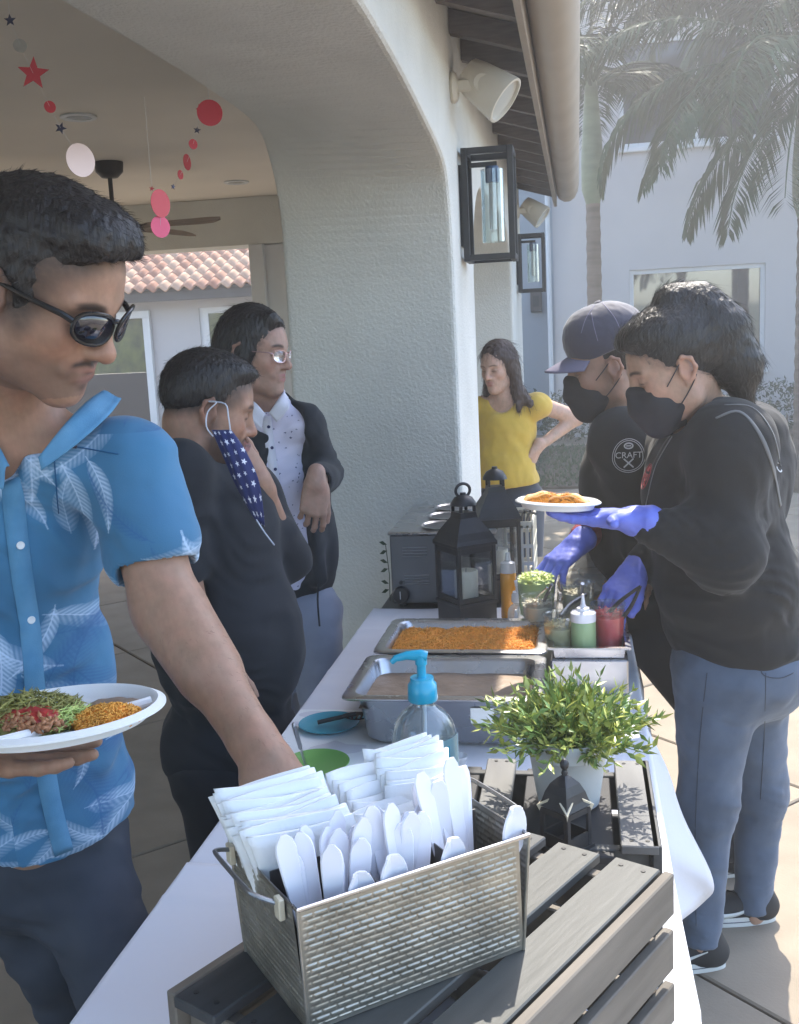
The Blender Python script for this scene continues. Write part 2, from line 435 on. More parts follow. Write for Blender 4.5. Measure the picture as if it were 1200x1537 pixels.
# ------------------------------------------------------------------ ground
b = MB(); b.add([(-90, -90, -.016), (90, -90, -.016), (90, 90, -.016), (-90, 90, -.016)], [(0, 1, 2, 3)])
tag(b.put('ground', 'concrete'), kind='structure')
patio = tag(MB().add([(-7, -1, -.012), (4.5, -1, -.012), (4.5, 10.75, -.012), (-7, 10.75, -.012)], [(0, 1, 2, 3)]).put('patio', 'joint'), kind='structure')
P_ = 1.12
slab_me = MB().box((-P_ / 2 + .005, -P_ / 2 + .005, -.04), (P_ / 2 - .005, P_ / 2 - .005, 0), bev=.005).me('slab'); slab_me.materials.append(MATS['concrete'])
c0 = np.array([.76, 3.59]); d1 = np.array([1, -1]) / math.sqrt(2); d2 = np.array([1, 1]) / math.sqrt(2)
for i in range(-14, 15):
    for j in range(-14, 15):
        c = c0 + d1 * P_ * (i + .5) + d2 * P_ * (j + .5)
        if -6.4 < c[0] < 3.9 and -.2 < c[1] < 10.2:
            o = link('slab', slab_me, None, patio, world=False); o.location = (c[0], c[1], rnd.uniform(-.0015, .0015)); o.rotation_euler = (0, 0, -math.pi / 4)
# lawn
r_ = np.random.RandomState(3)
n_ = 9000; gx = r_.uniform(-3.2, 1.35, n_); gy = r_.uniform(10.8, 14.6, n_); gh = r_.uniform(.03, .07, n_)
a_ = r_.uniform(0, 6.28, n_); tx = r_.normal(0, .02, (n_, 2)); wv = np.stack([np.cos(a_), np.sin(a_)], 1) * .012
V = np.zeros((n_, 3, 3)); V[:, 0, :2] = np.stack([gx, gy], 1) - wv; V[:, 1, :2] = np.stack([gx, gy], 1) + wv
V[:, 2, :2] = np.stack([gx, gy], 1) + tx; V[:, 2, 2] = gh
tag(MB().box((-3.2, 10.8, -.02), (1.35, 14.6, .012)).put('lawn_bed', 'soil'), kind='structure')
tag(link('grass', pydata('grass', V.reshape(-1, 3), np.arange(n_ * 3).reshape(-1, 3)), 'grass'), label='dark green lawn in the shade beyond the patio', cat='grass', kind='stuff')
tag(MB().box((1.6, 14.3, -.02), (6, 15.85, .1)).put('planting_bed', 'soil'), kind='structure')

# ------------------------------------------------------------------ pavilion
pav = empty('pavilion', (-.8, 4.4, 0), 'cream stucco pavilion with wide arches, dark eave boards and a beige gutter', 'pavilion')
XO, XI = -.45, -1.15
def smoothcurve(pts, k=6):
    pts = np.array(pts, float); out = []
    for i in range(len(pts) - 1):
        p0 = pts[max(i - 1, 0)]; p1 = pts[i]; p2 = pts[i + 1]; p3 = pts[min(i + 2, len(pts) - 1)]
        for t in np.linspace(0, 1, k, endpoint=False):
            out.append(.5 * ((2 * p1) + (-p0 + p2) * t + (2 * p0 - 5 * p1 + 4 * p2 - p3) * t * t + (-p0 + 3 * p1 - 3 * p2 + p3) * t ** 3))
    out.append(pts[-1]); return np.array(out)
arch_o = smoothcurve([(4.05, 0), (4.05, .9), (4.05, 1.5), (4.045, 1.85), (4.0, 2.06), (3.87, 2.19), (3.42, 2.252), (2.93, 2.296), (2.4, 2.318), (1.6, 2.31), (.6, 2.24), (-.3, 2.15), (-.75, 1.9), (-.85, 1.4), (-.85, 0)])
arch_i = smoothcurve([(4.2, 0), (4.2, .9), (4.2, 1.5), (4.205, 1.9), (4.19, 2.10), (4.10, 2.27), (3.92, 2.378), (3.36, 2.398), (2.7, 2.39), (1.8, 2.36), (.6, 2.3), (-.3, 2.2), (-.75, 1.9), (-.85, 1.4), (-.85, 0)])
arch2 = smoothcurve([(7.75, 0), (7.75, 1.5), (7.72, 1.95), (7.5, 2.2), (7.0, 2.3), (5.6, 2.3), (5.1, 2.2), (4.86, 1.95), (4.83, 1.5), (4.83, 0)])
ZT = 2.80
def outline(a1):
    return [(8.95, 0), (8.95, ZT), (-1.6, ZT), (-1.6, 0)] + [tuple(p) for p in a1[::-1]] + [tuple(p) for p in arch2[::-1]]
lo_, li_ = outline(arch_o), outline(arch_i); n_ = len(lo_)
V = [(XO, y, z) for y, z in lo_] + [(XI, y, z) for y, z in li_]
F = [tuple(range(n_)), tuple(range(n_, 2 * n_))[::-1]] + [(i, n_ + i, n_ + (i + 1) % n_, (i + 1) % n_) for i in range(n_)]
bm = bmesh.new(); vs = [bm.verts.new(v) for v in V]
for f in F:
    try: bm.faces.new([vs[i] for i in f])
    except ValueError: pass
bmesh.ops.recalc_face_normals(bm, faces=bm.faces)
me = bpy.data.meshes.new('arch_wall'); bm.to_mesh(me); bm.free()
o = link('arch_wall', me, 'stucco', pav)
bv = o.modifiers.new('soft', 'BEVEL'); bv.width = .022; bv.segments = 3; bv.limit_method = 'ANGLE'; bv.angle_limit = math.radians(50)
for p in me.polygons: p.use_smooth = False
MB().box((-6.5, -1.6, 2.76), (XI, 8.95, 2.80)).put('ceiling', 'ceiling', pav)
MB().box((-6.5, 8.6, 2.385), (XI - .003, 8.95, 2.757)).put('end_beam', 'stucco', pav)
MB().box((-6.8, -1.6, 0), (-6.5, 8.95, 2.80)).put('back_wall', 'stucco', pav)
pb = MB(); pb.box((-2.60, 8.62, 0), (-2.18, 8.9, 2.382), bev=.01); pb.box((-2.62, 8.55, 0), (-2.50, 8.617, 2.38), bev=.006)
pb.put('end_post', 'white_trim', pav)
# roof, eave
MB().box((-6.9, -1.7, 2.83), (-.18, 9.05, 2.95)).put('roof', 'roof_slab', pav)
def zs(x): return 2.775 + (x - XO) * -.30
bd = 0
for k in range(25):      # soffit boards, laid along the slope
    y0 = -1.2 + k * .412
    MB().add([(XO + .003, y0 + .004, zs(XO)), (-.178, y0 + .004, zs(-.178)), (-.178, y0 + .406, zs(-.178)), (XO + .003, y0 + .406, zs(XO)),
              (XO + .003, y0 + .004, zs(XO) + .02), (-.178, y0 + .004, zs(-.178) + .02), (-.178, y0 + .406, zs(-.178) + .02), (XO + .003, y0 + .406, zs(XO) + .02)],
             [(0, 1, 2, 3), (7, 6, 5, 4), (0, 4, 5, 1), (1, 5, 6, 2), (2, 6, 7, 3), (3, 7, 4, 0)]).put('soffit_board', 'eave_wood', pav)
for k in range(24):
    y0 = -.80 + k * .412
    z0, z1 = zs(XO) - .085, zs(-.178) - .085
    MB().add([(XO + .002, y0, z0), (-.179, y0, z1), (-.179, y0 + .05, z1), (XO + .002, y0 + .05, z0),
              (XO + .002, y0, z0 + .083), (-.179, y0, z1 + .083), (-.179, y0 + .05, z1 + .083), (XO + .002, y0 + .05, z0 + .083)],
             [(0, 1, 2, 3), (7, 6, 5, 4), (0, 4, 5, 1), (1, 5, 6, 2), (2, 6, 7, 3), (3, 7, 4, 0)]).put('rafter', 'eave_wood', pav)
MB().box((-.176, -1.6, 2.575), (-.150, 9.1, 2.80), bev=.003).put('fascia', 'fascia', pav)
prof = [(-.147, 2.80), (-.147, 2.66), (-.13, 2.625), (-.09, 2.603), (-.045, 2.603), (-.005, 2.63), (.02, 2.68), (.03, 2.74), (.03, 2.81), (-.04, 2.82)]
b = MB(); b.prism(prof, 0, 1, T=lambda v: (v[0], -1.6 + v[2] * 10.65, v[1])); b.sm = True
b.put('gutter', 'gutter', pav)
b = MB(); b.box((-.185, -1.6, 2.823), (.02, 9.07, 2.845)); b.put('roof_edge', 'roof_slab', pav)

# recessed ceiling lights
for (px, py, lb) in ((118, 175, 'round white recessed ceiling light near the fan and silver disc'), (355, 273, 'round white recessed ceiling light farther back by the arch')):
    c = JZ(px, py, 2.757); e = empty('recessed_light', (c[0], c[1], 2.757), lb, 'ceiling light')
    b = MB(); b.sm = True; b.lathe([(.062, 2.7595), (.09, 2.7595), (.092, 2.752), (.085, 2.748), (.066, 2.750), (.062, 2.756)], (c[0], c[1], 0), 28, cap=False); b.put('trim_ring', 'white_trim', e)
    b = MB(); b.lathe([(.0615, 2.756), (.0615, 2.7585)], (c[0], c[1], 0), 24); b.put('lens', 'lens_plastic', e)

# ceiling fan
fc = JZ(163, 243, 2.76); fan = empty('ceiling_fan', (fc[0], fc[1], 2.76), 'dark bronze ceiling fan hanging in the pavilion with broad brown blades', 'ceiling fan')
mat('fan_metal', (.045, .038, .035), .45); mat('fan_blade', (.27, .21, .17), .5, var=.2, stretch=(1, 6, 1))
b = MB(); b.sm = True; b.lathe([(.01, 2.66), (.05, 2.665), (.085, 2.70), (.09, 2.752), (.09, 2.759)], (fc[0], fc[1], 0), 24); b.put('canopy', 'fan_metal', fan)
b = MB(); b.sm = True; b.lathe([(.014, 2.40), (.014, 2.665)], (fc[0], fc[1], 0), 12); b.put('downrod', 'fan_metal', fan)
b = MB(); b.sm = True; b.lathe([(.02, 2.29), (.09, 2.30), (.13, 2.33), (.14, 2.37), (.10, 2.41), (.03, 2.43)], (fc[0], fc[1], 0), 28); b.put('motor', 'fan_metal', fan)
b = MB(); b.sm = True; b.lathe([(.005, 2.215), (.06, 2.225), (.10, 2.255), (.11, 2.288)], (fc[0], fc[1], 0), 28); b.put('light_bowl', 'lens_plastic', fan)
for k in range(5):
    a = math.radians(-4 + 72 * k); R = rotz(a) @ np.array([[1, 0, 0], [0, math.cos(.34), -math.sin(.34)], [0, math.sin(.34), math.cos(.34)]])
    b = MB(); pts = [(.19, -.055), (.62, -.075), (.70, -.06), (.725, 0), (.70, .06), (.62, .075), (.19, .055)]
    b.prism(pts, -.004, .004, T=lambda v, R=R: np.array([fc[0], fc[1], 2.36]) + R @ np.array(v)); b.put('blade', 'fan_blade', fan)
    b = MB(); b.box((.10, -.02, -.006), (.22, .02, .004), R=R, c=(fc[0], fc[1], 2.362)); b.put('blade_bracket', 'fan_metal', fan)

# garlands
def star_poly(r, n=5, q=.42, ph=0.3):
    return [(r * (1 if k % 2 == 0 else q) * math.sin(ph + math.pi * k / n), r * (1 if k % 2 == 0 else q) * math.cos(ph + math.pi * k / n)) for k in range(2 * n)]
def ornament(parent, kind, px, py, y, size, m, yaw=0., ph=.2):
    c = J(px, py, y); r = size / 2 / CF * y
    poly = star_poly(r, ph=ph) if kind == 'star' else [(r * math.cos(a), r * math.sin(a)) for a in np.linspace(0, 2 * math.pi, 26)[:-1]]
    R = rotz(yaw)
    b = MB(); b.prism(poly, -.0006, .0006, T=lambda v: c + R @ np.array([v[0], v[2], v[1]])); return b.put('star' if kind == 'star' else 'disc', m, parent)
def garland(label, items, y0, y1):
    e = empty('garland', J(items[0][1], items[0][2], y0), label, 'garland', 'foil garlands under the pavilion ceiling')
    n = len(items); pts = []
    for i, it in enumerate(items):
        y = y0 + (y1 - y0) * i / max(1, n - 1); pts.append(J(it[1], it[2], y))
        ornament(e, it[0], it[1], it[2], y, it[3], it[4], it[5], it[6] if len(it) > 6 else .2)
    top = pts[0].copy(); top[2] += .25
    b = MB(); b.tube([top] + pts, .0005, 4); b.put('thread', 'white_trim', e)
garland('garland of a large red star, dark stars and silver discs at the upper left', [('star', 15, 30, 19, 'dark_foil', .2, 0), ('disc', 30, 68, 20, 'silver_foil', .55), ('star', 50, 110, 50, 'red_foil', .2, .12),
        ('disc', 75, 160, 18, 'red_foil', .8), ('star', 91, 192, 19, 'dark_foil', .3, .4), ('disc', 121, 240, 50, 'rose_foil', 1.0)], 2.7, 2.9)
garland('garland of red discs and small dark pieces hanging beside the arch', [('disc', 315, 169, 38, 'red_foil', .4), ('star', 301, 163, 15, 'red_foil', .5, .9), ('star', 296, 195, 12, 'dark_foil', .3), ('disc', 290, 216, 15, 'red_foil', .9),
        ('disc', 281, 243, 24, 'red_foil', 1.45), ('disc', 271, 262, 14, 'red_foil', 1.3), ('star', 260, 280, 9, 'dark_foil', 1.0), ], 3.1, 3.3)
garland('short garland of one tall red disc and one bright pink disc below the fan', [('star', 228, 283, 9, 'red_foil', .3), ('disc', 241, 305, 42, 'red_foil', 1.2), ('disc', 241, 340, 33, 'pink_foil', .9)], 3.0, 3.0)

# ------------------------------------------------------------------ wall lanterns
def wall_lantern(y, label):
    e = empty('wall_lantern', (XO, y, 1.88), label, 'wall lantern', 'black framed lanterns on the pavilion wall')
    xa, xb, ya, yb, za, zb = XO + .012, XO + .215, y - .10, y + .10, 1.875, 2.305; t = .024
    MB().box((XO + .0005, ya + .02, za + .06), (XO + .012, yb - .02, zb - .06)).put('back_plate', 'black_metal', e)
    for (x0, x1, y0, y1) in ((xa, xa + t, ya, ya + t), (xb - t, xb, ya, ya + t), (xa, xa + t, yb - t, yb), (xb - t, xb, yb - t, yb)):
        MB().box((x0, y0, za), (x1, y1, zb), bev=.002).put('upright', 'black_metal', e)
    for z0, z1 in ((za + .001, za + t), (zb - t, zb - .001)):
        b = MB()
        b.box((xa + t, ya, z0), (xb - t, ya + t, z1)); b.box((xa + t, yb - t, z0), (xb - t, yb, z1))
        b.box((xa, ya + t, z0), (xa + t, yb - t, z1)); b.box((xb - t, ya + t, z0), (xb, yb - t, z1)); b.put('frame_ring', 'black_metal', e)
    xc, yc = (xa + xb) / 2 + .012, (ya + yb) / 2
    b = MB(); b.box((xa + t, yc - .012, zb - .062), (xc + .02, yc + .012, zb - .045)); b.put('arm', 'black_metal', e)
    b = MB(); b.sm = True; b.lathe([(.025, zb - .125), (.027, zb - .12), (.027, zb - .063)], (xc, yc, 0), 20); b.put('socket', 'socket', e)
    b = MB(); b.sm = True; b.lathe([(.046, za + .075), (.046, zb - .075), (.0435, zb - .075), (.0435, za + .075)], (xc, yc, 0), 28, cap=False); b.F += [(i, (i + 1) % 28, 3 * 28 + (i + 1) % 28, 3 * 28 + i) for i in range(28)]
    b.put('glass_cylinder', 'clear_glass', e)
    b = MB(); b.sm = True; b.lathe([(.004, za + .12), (.014, za + .125), (.016, za + .2), (.015, zb - .126)], (xc, yc, 0), 16); b.put('bulb', 'frosted', e)
mat('socket', (.03, .07, .16), .35, metal=.3); mat('frosted', (.8, .78, .72), .3, trans=.5)
wall_lantern(4.40, 'large black framed wall lantern with glass tube, nearest on the pavilion')
wall_lantern(8.35, 'black framed wall lantern farther down, above the small black box')
# the small box under the second lantern, fixed to the far wall
# floodlights
def floodlight(y, label, zc=2.50):
    e = empty('floodlight', (XO, y, zc), label, 'floodlight', 'beige floodlights on the pavilion wall')
    b = MB(); b.sm = True; b.lathe([(.055, 0), (.058, .01), (.05, .022), (.03, .028)], (XO + .001, y, zc), 24, R=np.array([[0, 0, 1], [0, 1, 0], [-1, 0, 0]])); b.put('base_plate', 'beige_plastic', e)
    b = MB(); b.sm = True; b.box((XO + .02, y - .028, zc - .022), (XO + .13, y - .012, zc + .022), bev=.006); b.lathe([(.032, -.012), (.034, 0), (.03, .012)], (XO + .12, y - .03, zc), 20, R=np.array([[1, 0, 0], [0, 0, 1], [0, -1, 0]])); b.put('arm', 'beige_plastic', e)
    ax = _n((.78, -.15, -.62)); R = frame(ax, (0, 1, .2))   # x along the beam
    Rl = np.array([R[:, 1], R[:, 2], R[:, 0]]).T
    c = np.array([XO + .115, y + .035, zc + .01])
    prof = [(.03, -.075), (.062, -.07), (.072, -.03), (.082, .04), (.090, .095), (.090, .112), (.081, .113), (.079, .10)]
    b = MB(); b.sm = True; b.lathe(prof, c, 28, R=Rl, cap=False); b.F.append(list(range(28))); b.put('head', 'beige_plastic', e)
    b = MB(); b.sm = True; b.lathe([(.079, .10), (.05, .095), (.01, .092)], c, 28, R=Rl, cap=True); b.put('lens', 'lens_plastic', e)
floodlight(4.16, 'large beige floodlight on an arm, above the nearest lantern')
floodlight(8.45, 'small looking beige floodlight farther down under the end of the eave', 2.49)

# ------------------------------------------------------------------ far white house
fh = empty('white_house', (2, 16, 0), 'two storey white house behind the palms with a wide window', 'house')
def wall_with_holes(name, x0, x1, z0, z1, y, holes, m, parent, th=.25):
    xs = sorted({x0, x1} | {h[0] for h in holes} | {h[1] for h in holes}); zs_ = sorted({z0, z1} | {h[2] for h in holes} | {h[3] for h in holes})
    b = MB()
    for i in range(len(xs) - 1):
        for j in range(len(zs_) - 1):
            cx, cz = (xs[i] + xs[i + 1]) / 2, (zs_[j] + zs_[j + 1]) / 2
            if any(h[0] < cx < h[1] and h[2] < cz < h[3] for h in holes): continue
            b.box((xs[i], y, zs_[j]), (xs[i + 1], y + th, zs_[j + 1]))
    bmx = bmesh.new(); mm = b.me(); bmx.from_mesh(mm); bmesh.ops.remove_doubles(bmx, verts=bmx.verts, dist=1e-4)
    seen = {}
    for f in list(bmx.faces):
        k = tuple(sorted(v.index for v in f.verts))
        seen.setdefault(k, []).append(f)
    bmesh.ops.delete(bmx, geom=[f for v in seen.values() if len(v) > 1 for f in v], context='FACES')
    bmesh.ops.recalc_face_normals(bmx, faces=bmx.faces); bmx.to_mesh(mm); bmx.free()
    return link(name, mm, m, parent)
H1 = (.742, 2.62, .90, 2.36); H2 = (.63, 2.75, 4.05, 5.5)
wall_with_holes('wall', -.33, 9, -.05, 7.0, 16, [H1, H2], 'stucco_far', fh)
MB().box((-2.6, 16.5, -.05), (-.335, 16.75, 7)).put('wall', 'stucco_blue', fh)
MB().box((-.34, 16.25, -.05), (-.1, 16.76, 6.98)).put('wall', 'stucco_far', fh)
for H, pm in ((H1, 'pane'), (H2, 'pane_upper')):
    fr = MB(); x0, x1, z0, z1 = H; y = 16.04; t = .06
    fr.box((x0, y, z0), (x0 + t, y + .1, z1)); fr.box((x1 - t, y, z0), (x1, y + .1, z1)); fr.box((x0 + t, y, z0), (x1 - t, y + .1, z0 + t)); fr.box((x0 + t, y, z1 - t), (x1 - t, y + .1, z1))
    if H is H2: fr.box(((x0 + x1) / 2 - .02, y + .01, z0 + t), ((x0 + x1) / 2 + .02, y + .09, z1 - t))
    wf = fr.put('window', 'white_trim', fh)
    MB().box((x0 + t, y + .05, z0 + t), (x1 - t, y + .06, z1 - t)).put('pane', pm, wf)
    MB().box((x0 - .04, 15.93, z0 - .07), (x1 + .04, 16.03, z0 - .003), bev=.01).put('sill', 'white_trim', wf)
b = MB(); b.box((-.9, 14.9, 6.75), (9.5, 16.0, 6.98)); b.put('eave', 'dark_trim', fh)
b = MB(); b.box((-.95, 14.85, 7.0), (9.6, 22, 7.2)); b.put('roof', 'roof_slab', fh)
b = MB(); b.sm = True; b.tube([(-.40, 15.94, 0), (-.40, 15.94, 6.7)], .035, 12); b.put('downspout', 'white_trim', fh)
# small dark box on the grey wall
c1 = J(801, 436, 16.4); c2 = J(812, 468, 16.4)
e = empty('meter_box', (c1[0], 16.48, c2[2]), 'small dark box fixed on the grey blue wall under the far lantern', 'wall box')
b = MB(); b.box((c1[0] - .05, 16.40, c2[2]), (c2[0] + .02, 16.498, c1[2]), bev=.01); b.put('housing', 'dark_trim', e)
b = MB(); b.box((c1[0] - .01, 16.392, c2[2] + .08), (c2[0] - .02, 16.399, c1[2] - .08)); b.put('cover', 'black_metal', e)

# ------------------------------------------------------------------ left house with tiled roof
lh = empty('tiled_house', (-5, 14, 0), 'low white house with a terracotta barrel tile roof and a glazed door', 'house')
wall_with_holes('wall', -10, -3.3, -.05, 2.30, 14.3, [(-7.6, -5.95, -.05, 2.0), (-5.15, -4.35, 0, 2.1)], 'stucco_far', lh)
b = MB(); b.box((-7.7, 14.22, 0), (-7.6, 14.29, 2.1)); b.box((-5.95, 14.22, 0), (-5.85, 14.29, 2.0)); b.box((-7.6, 14.22, 2.003), (-5.85, 14.29, 2.1)); wf = b.put('patio_door', 'white_trim', lh)
MB().box((-7.6, 14.42, 0), (-5.95, 14.43, 1.25)).put('pane', 'pane_upper', wf); MB().box((-7.6, 14.42, 1.253), (-5.95, 14.43, 2.0)).put('pane', 'pane_reflection', wf)  # upper pane carries the painted green reflection
b = MB(); b.box((-5.15, 14.33, 0), (-5.03, 14.38, 2.1)); b.box((-4.72, 14.33, 0), (-4.35, 14.38, 2.1)); b.box((-5.03, 14.33, 2.02), (-4.72, 14.38, 2.1)); b.box((-5.03, 14.33, 0), (-4.72, 14.38, .35))
dr = b.put('door', 'white_trim', lh); MB().box((-5.03, 14.35, .35), (-4.72, 14.36, 2.02)).put('pane', 'pane_reflection', dr)
MB().box((-4.56, 14.31, 0), (-4.535, 14.328, 2.1)).put('door_gap', 'dark_trim', dr)
MB().box((-10.2, 13.86, 2.20), (-3.2, 13.92, 2.36)).put('fascia', 'dark_trim', lh)
MB().box((-10.2, 13.92, 2.30), (-3.3, 14.6, 2.33)).put('soffit', 'white_trim', lh)
sl = math.radians(21); TW, TL = .175, .30
def tile_mesh():
    n = 10; V = []; F = []
    for k, v in enumerate((0, .34)):
        for i in range(n + 1):
            u = i / n; z = .032 * math.sin(u * 2 * math.pi) + .004 - k * .012; V.append((u * TW * 1.04, v, z + .02))
    for k, v in enumerate((0, .34)):
        for i in range(n + 1):
            u = i / n; z = .032 * math.sin(u * 2 * math.pi) + .004 - k * .012; V.append((u * TW * 1.04, v, z - .004))
    m_ = n + 1
    for i in range(n):
        F += [(i, i + 1, m_ + i + 1, m_ + i), (2 * m_ + i, 3 * m_ + i, 3 * m_ + i + 1, 2 * m_ + i + 1), (i, 2 * m_ + i, 2 * m_ + i + 1, i + 1)]
    return V, F
tv, tf = tile_mesh(); tms = []
for q in 'abc':
    me = pydata('tile', tv, tf, True); me.materials.append(MATS['tile_' + q]); tms.append(me)
MB().add([(-8, 13.84, 2.32), (-3.2, 13.84, 2.32), (-3.2, 18.4, 2.32 + 4.56 * math.tan(sl)), (-8, 18.4, 2.32 + 4.56 * math.tan(sl))], [(0, 1, 2, 3)]).put('roof_deck', 'dark_trim', lh)
for j in range(10):
    for i in range(16):
        o = link('tile', tms[rnd.choice((0, 1, 1, 2, 0))], None, lh, world=False)
        o.matrix_parent_inverse = Matrix.Translation(-lh.location)
        v = j * TL; o.location = (-6.6 + i * TW + rnd.uniform(-.003, .003), 13.80 + v * math.cos(sl), 2.345 + v * math.sin(sl)); o.rotation_euler = (sl + rnd.uniform(-.01, .01), 0, rnd.uniform(-.01, .01))

# ------------------------------------------------------------------ plants beyond
def leaf_cluster(c, R, n, size, seed, squash=(1, 1, 1)):
    r = np.random.RandomState(seed); d = r.normal(size=(n, 3)); d /= np.linalg.norm(d, axis=1)[:, None]
    lump = 1 + .28 * np.sin(d[:, 0] * 5 + seed) * np.sin(d[:, 1] * 4 + 2) + .2 * np.sin(d[:, 2] * 7 + seed * 2)
    P = np.array(c) + d * (R * r.uniform(.45, 1., n) ** .5 * lump)[:, None] * np.array(squash)
    u = r.normal(size=(n, 3)); u /= np.linalg.norm(u, axis=1)[:, None]; v = np.cross(u, r.normal(size=(n, 3))); v /= np.linalg.norm(v, axis=1)[:, None]
    s = size * r.uniform(.6, 1.3, n)[:, None]
    V = np.stack([P - u * s, P + v * s * .38, P + u * s, P - v * s * .38], 1).reshape(-1, 3)
    return V, np.arange(n * 4).reshape(-1, 4)
sh = 0
for k, (x, y, r) in enumerate([(-2.6, 15.5, .45), (-1.75, 15.4, .5), (-.95, 15.45, .48), (-.2, 15.4, .42), (2.15, 15.2, .42), (2.75, 15.0, .5), (3.4, 15.0, .55), (4.1, 15.1, .5)]):
    e = empty('shrub', (x, y, 0), {-2.6: 'dark shrub at the foot of the grey wall, hidden deepest behind the pavilion', -1.75: 'dark shrub at the foot of the grey wall behind the yellow dressed woman', -.95: 'dark shrub at the foot of the grey wall behind the raised elbow', -.2: 'dark shrub at the corner below the downspout', 2.15: 'dark shrub below the window, nearest to its middle', 2.75: 'dark shrub below the right end of the window', 3.4: 'tall dark shrub just beyond the far right palm trunk', 4.1: 'dark shrub outermost at the right end of the bed'}[x], 'shrub', ['shrubs at the foot of the grey wall', 'shrubs in the bed below the window'][x > 1])
    V, F = leaf_cluster((x, y, r * .78), r, 1100, .035, k, (1, .8, .8)); link('foliage', pydata('foliage', V, F), 'leaf_dark', e)
    b = MB(); b.tube([(x, y, 0), (x, y, r * .6)], [.03, .015], 6); b.put('stem', 'palm_trunk', e)
def frond_mesh(L, az, el, droop, n=44, ll=.42, seed=0, twist=0., hang=.55):
    r = np.random.RandomState(seed); m = 26; pts = []; p = np.zeros(3); a = el
    for i in range(m):
        pts.append(p.copy()); a -= droop / m * (0.5 + 1.3 * i / m); p = p + np.array([math.cos(a) * math.cos(az), math.cos(a) * math.sin(az), math.sin(a)]) * L / m
    pts = np.array(pts); b = MB(); b.tube(list(pts[::3]), list(np.linspace(.02, .004, len(pts[::3]))), 5)
    V = list(map(tuple, b.V)); F = [tuple(f) for f in b.F]
    side = np.array([-math.sin(az), math.cos(az), 0]); side = side * math.cos(twist) + np.array([0, 0, 1]) * math.sin(twist)
    for i in range(n):
        t = .14 + .86 * i / n; q = t * (m - 1); k = min(int(q), m - 2); P = pts[k] + (pts[k + 1] - pts[k]) * (q - k)
        tn = _n(pts[k + 1] - pts[k]); l = ll * (math.sin(math.pi * min(1, .12 + t * .86)) ** .6) * r.uniform(.85, 1.1)
        for s in (-1, 1):
            d = _n(side * s + tn * .55 + np.array([0, 0, -.12]) + r.normal(0, .05, 3)); w_ = .013
            wd = _n(np.cross(d, (0, 0, 1)) + r.normal(0, .25, 3)) * w_
            P1 = P + d * l * .5 + np.array([0, 0, -hang * l * .18]); P2 = P + d * l * .86 + np.array([0, 0, -hang * l * .75])
            k0 = len(V); V += [tuple(P), tuple(P1 - wd), tuple(P1 + wd), tuple(P2)]; F += [(k0, k0 + 1, k0 + 2), (k0 + 1, k0 + 3, k0 + 2)]
    return V, F
def palm(x, y, H, r0, shaft, fr, label, lean=0.):
    e = empty('palm_tree', (x, y, 0), label, 'palm tree', 'palms in front of the white house')
    b = MB(); b.sm = True; zt = H - shaft; prof = []
    for i in range(40):
        z = zt * i / 39; prof.append((r0 * (1 + .10 * (i % 2)) * (1.12 - .2 * i / 39), z))
    b.lathe(prof, (x, y, 0), 18); b.put('trunk', 'palm_trunk', e)
    b = MB(); b.sm = True; b.lathe([(r0 * .95, zt), (r0 * 1.5, zt + shaft * .12), (r0 * 1.55, zt + shaft * .35), (r0 * 1.2, zt + shaft * .7), (r0 * .8, zt + shaft * 1.02)], (x, y, 0), 20); b.put('crownshaft', 'palm_shaft', e)
    for (az, el, L, dr, tw) in fr:
        V, F = frond_mesh(L, math.radians(az), math.radians(el), dr, seed=int(abs(az * 7 + el)), twist=tw, n=78, ll=.52)
        V = np.array(V) + np.array([x, y, H - .05]); link('frond', pydata('frond', V, F), 'palm_leaf', e)
rp = random.Random(5)
def rfr(n, L=2.3, els=(20, 75)):
    return [(360 * i / n + rp.uniform(-14, 14), rp.uniform(*els), L * rp.uniform(.85, 1.1), rp.uniform(1.2, 2.0), rp.uniform(-.25, .25)) for i in range(n)]
pt = J(893, 450, 11.2)
palm(pt[0], 11.2, 3.95, .072, 1.15, rfr(18, 2.2, (30, 80)), 'king palm with a swollen green crownshaft beside the eave')
palm(2.02, 10.2, 3.75, .085, 1.3, rfr(9, 2.4, (40, 80)) + [(172, 22, 2.5, 1.9, .1), (196, -2, 2.0, 1.2, .1), (235, 30, 2.2, 2.4, 0), (185, 42, 2.8, 1.9, 0), (176, 58, 2.7, 1.7, .1), (250, -25, 1.8, .9, 0), (205, -42, 1.7, .7, .2), (160, -30, 1.8, .8, .1), (215, 12, 2.2, 1.6, 0)], 'palm with long drooping fronds at the far right, over the window')
palm(2.72, 13.4, 5.6, .085, 1.1, rfr(28, 3.0, (-15, 75)), 'taller palm behind the far right one, its fronds crossing the upper window')
palm(2.95, 11.0, 4.9, .085, 1.1, rfr(28, 2.9, (-10, 75)), 'tall palm partly beyond the right edge of the picture')

# hills with houses behind the camera, seen in the window glass
hx = np.linspace(-120, 120, 40); hy = np.linspace(-60, -150, 14); P = np.zeros((40, 14, 3))
for i, x in enumerate(hx):
    for j, y in enumerate(hy): P[i, j] = (x, y, -.5 + 4.0 * (j / 13) ** .8 * (1 + .35 * math.sin(x * .05) + .2 * math.sin(x * .13 + 1)))
tag(link('hills', grid_mesh('hills', P), 'hill'), kind='structure')
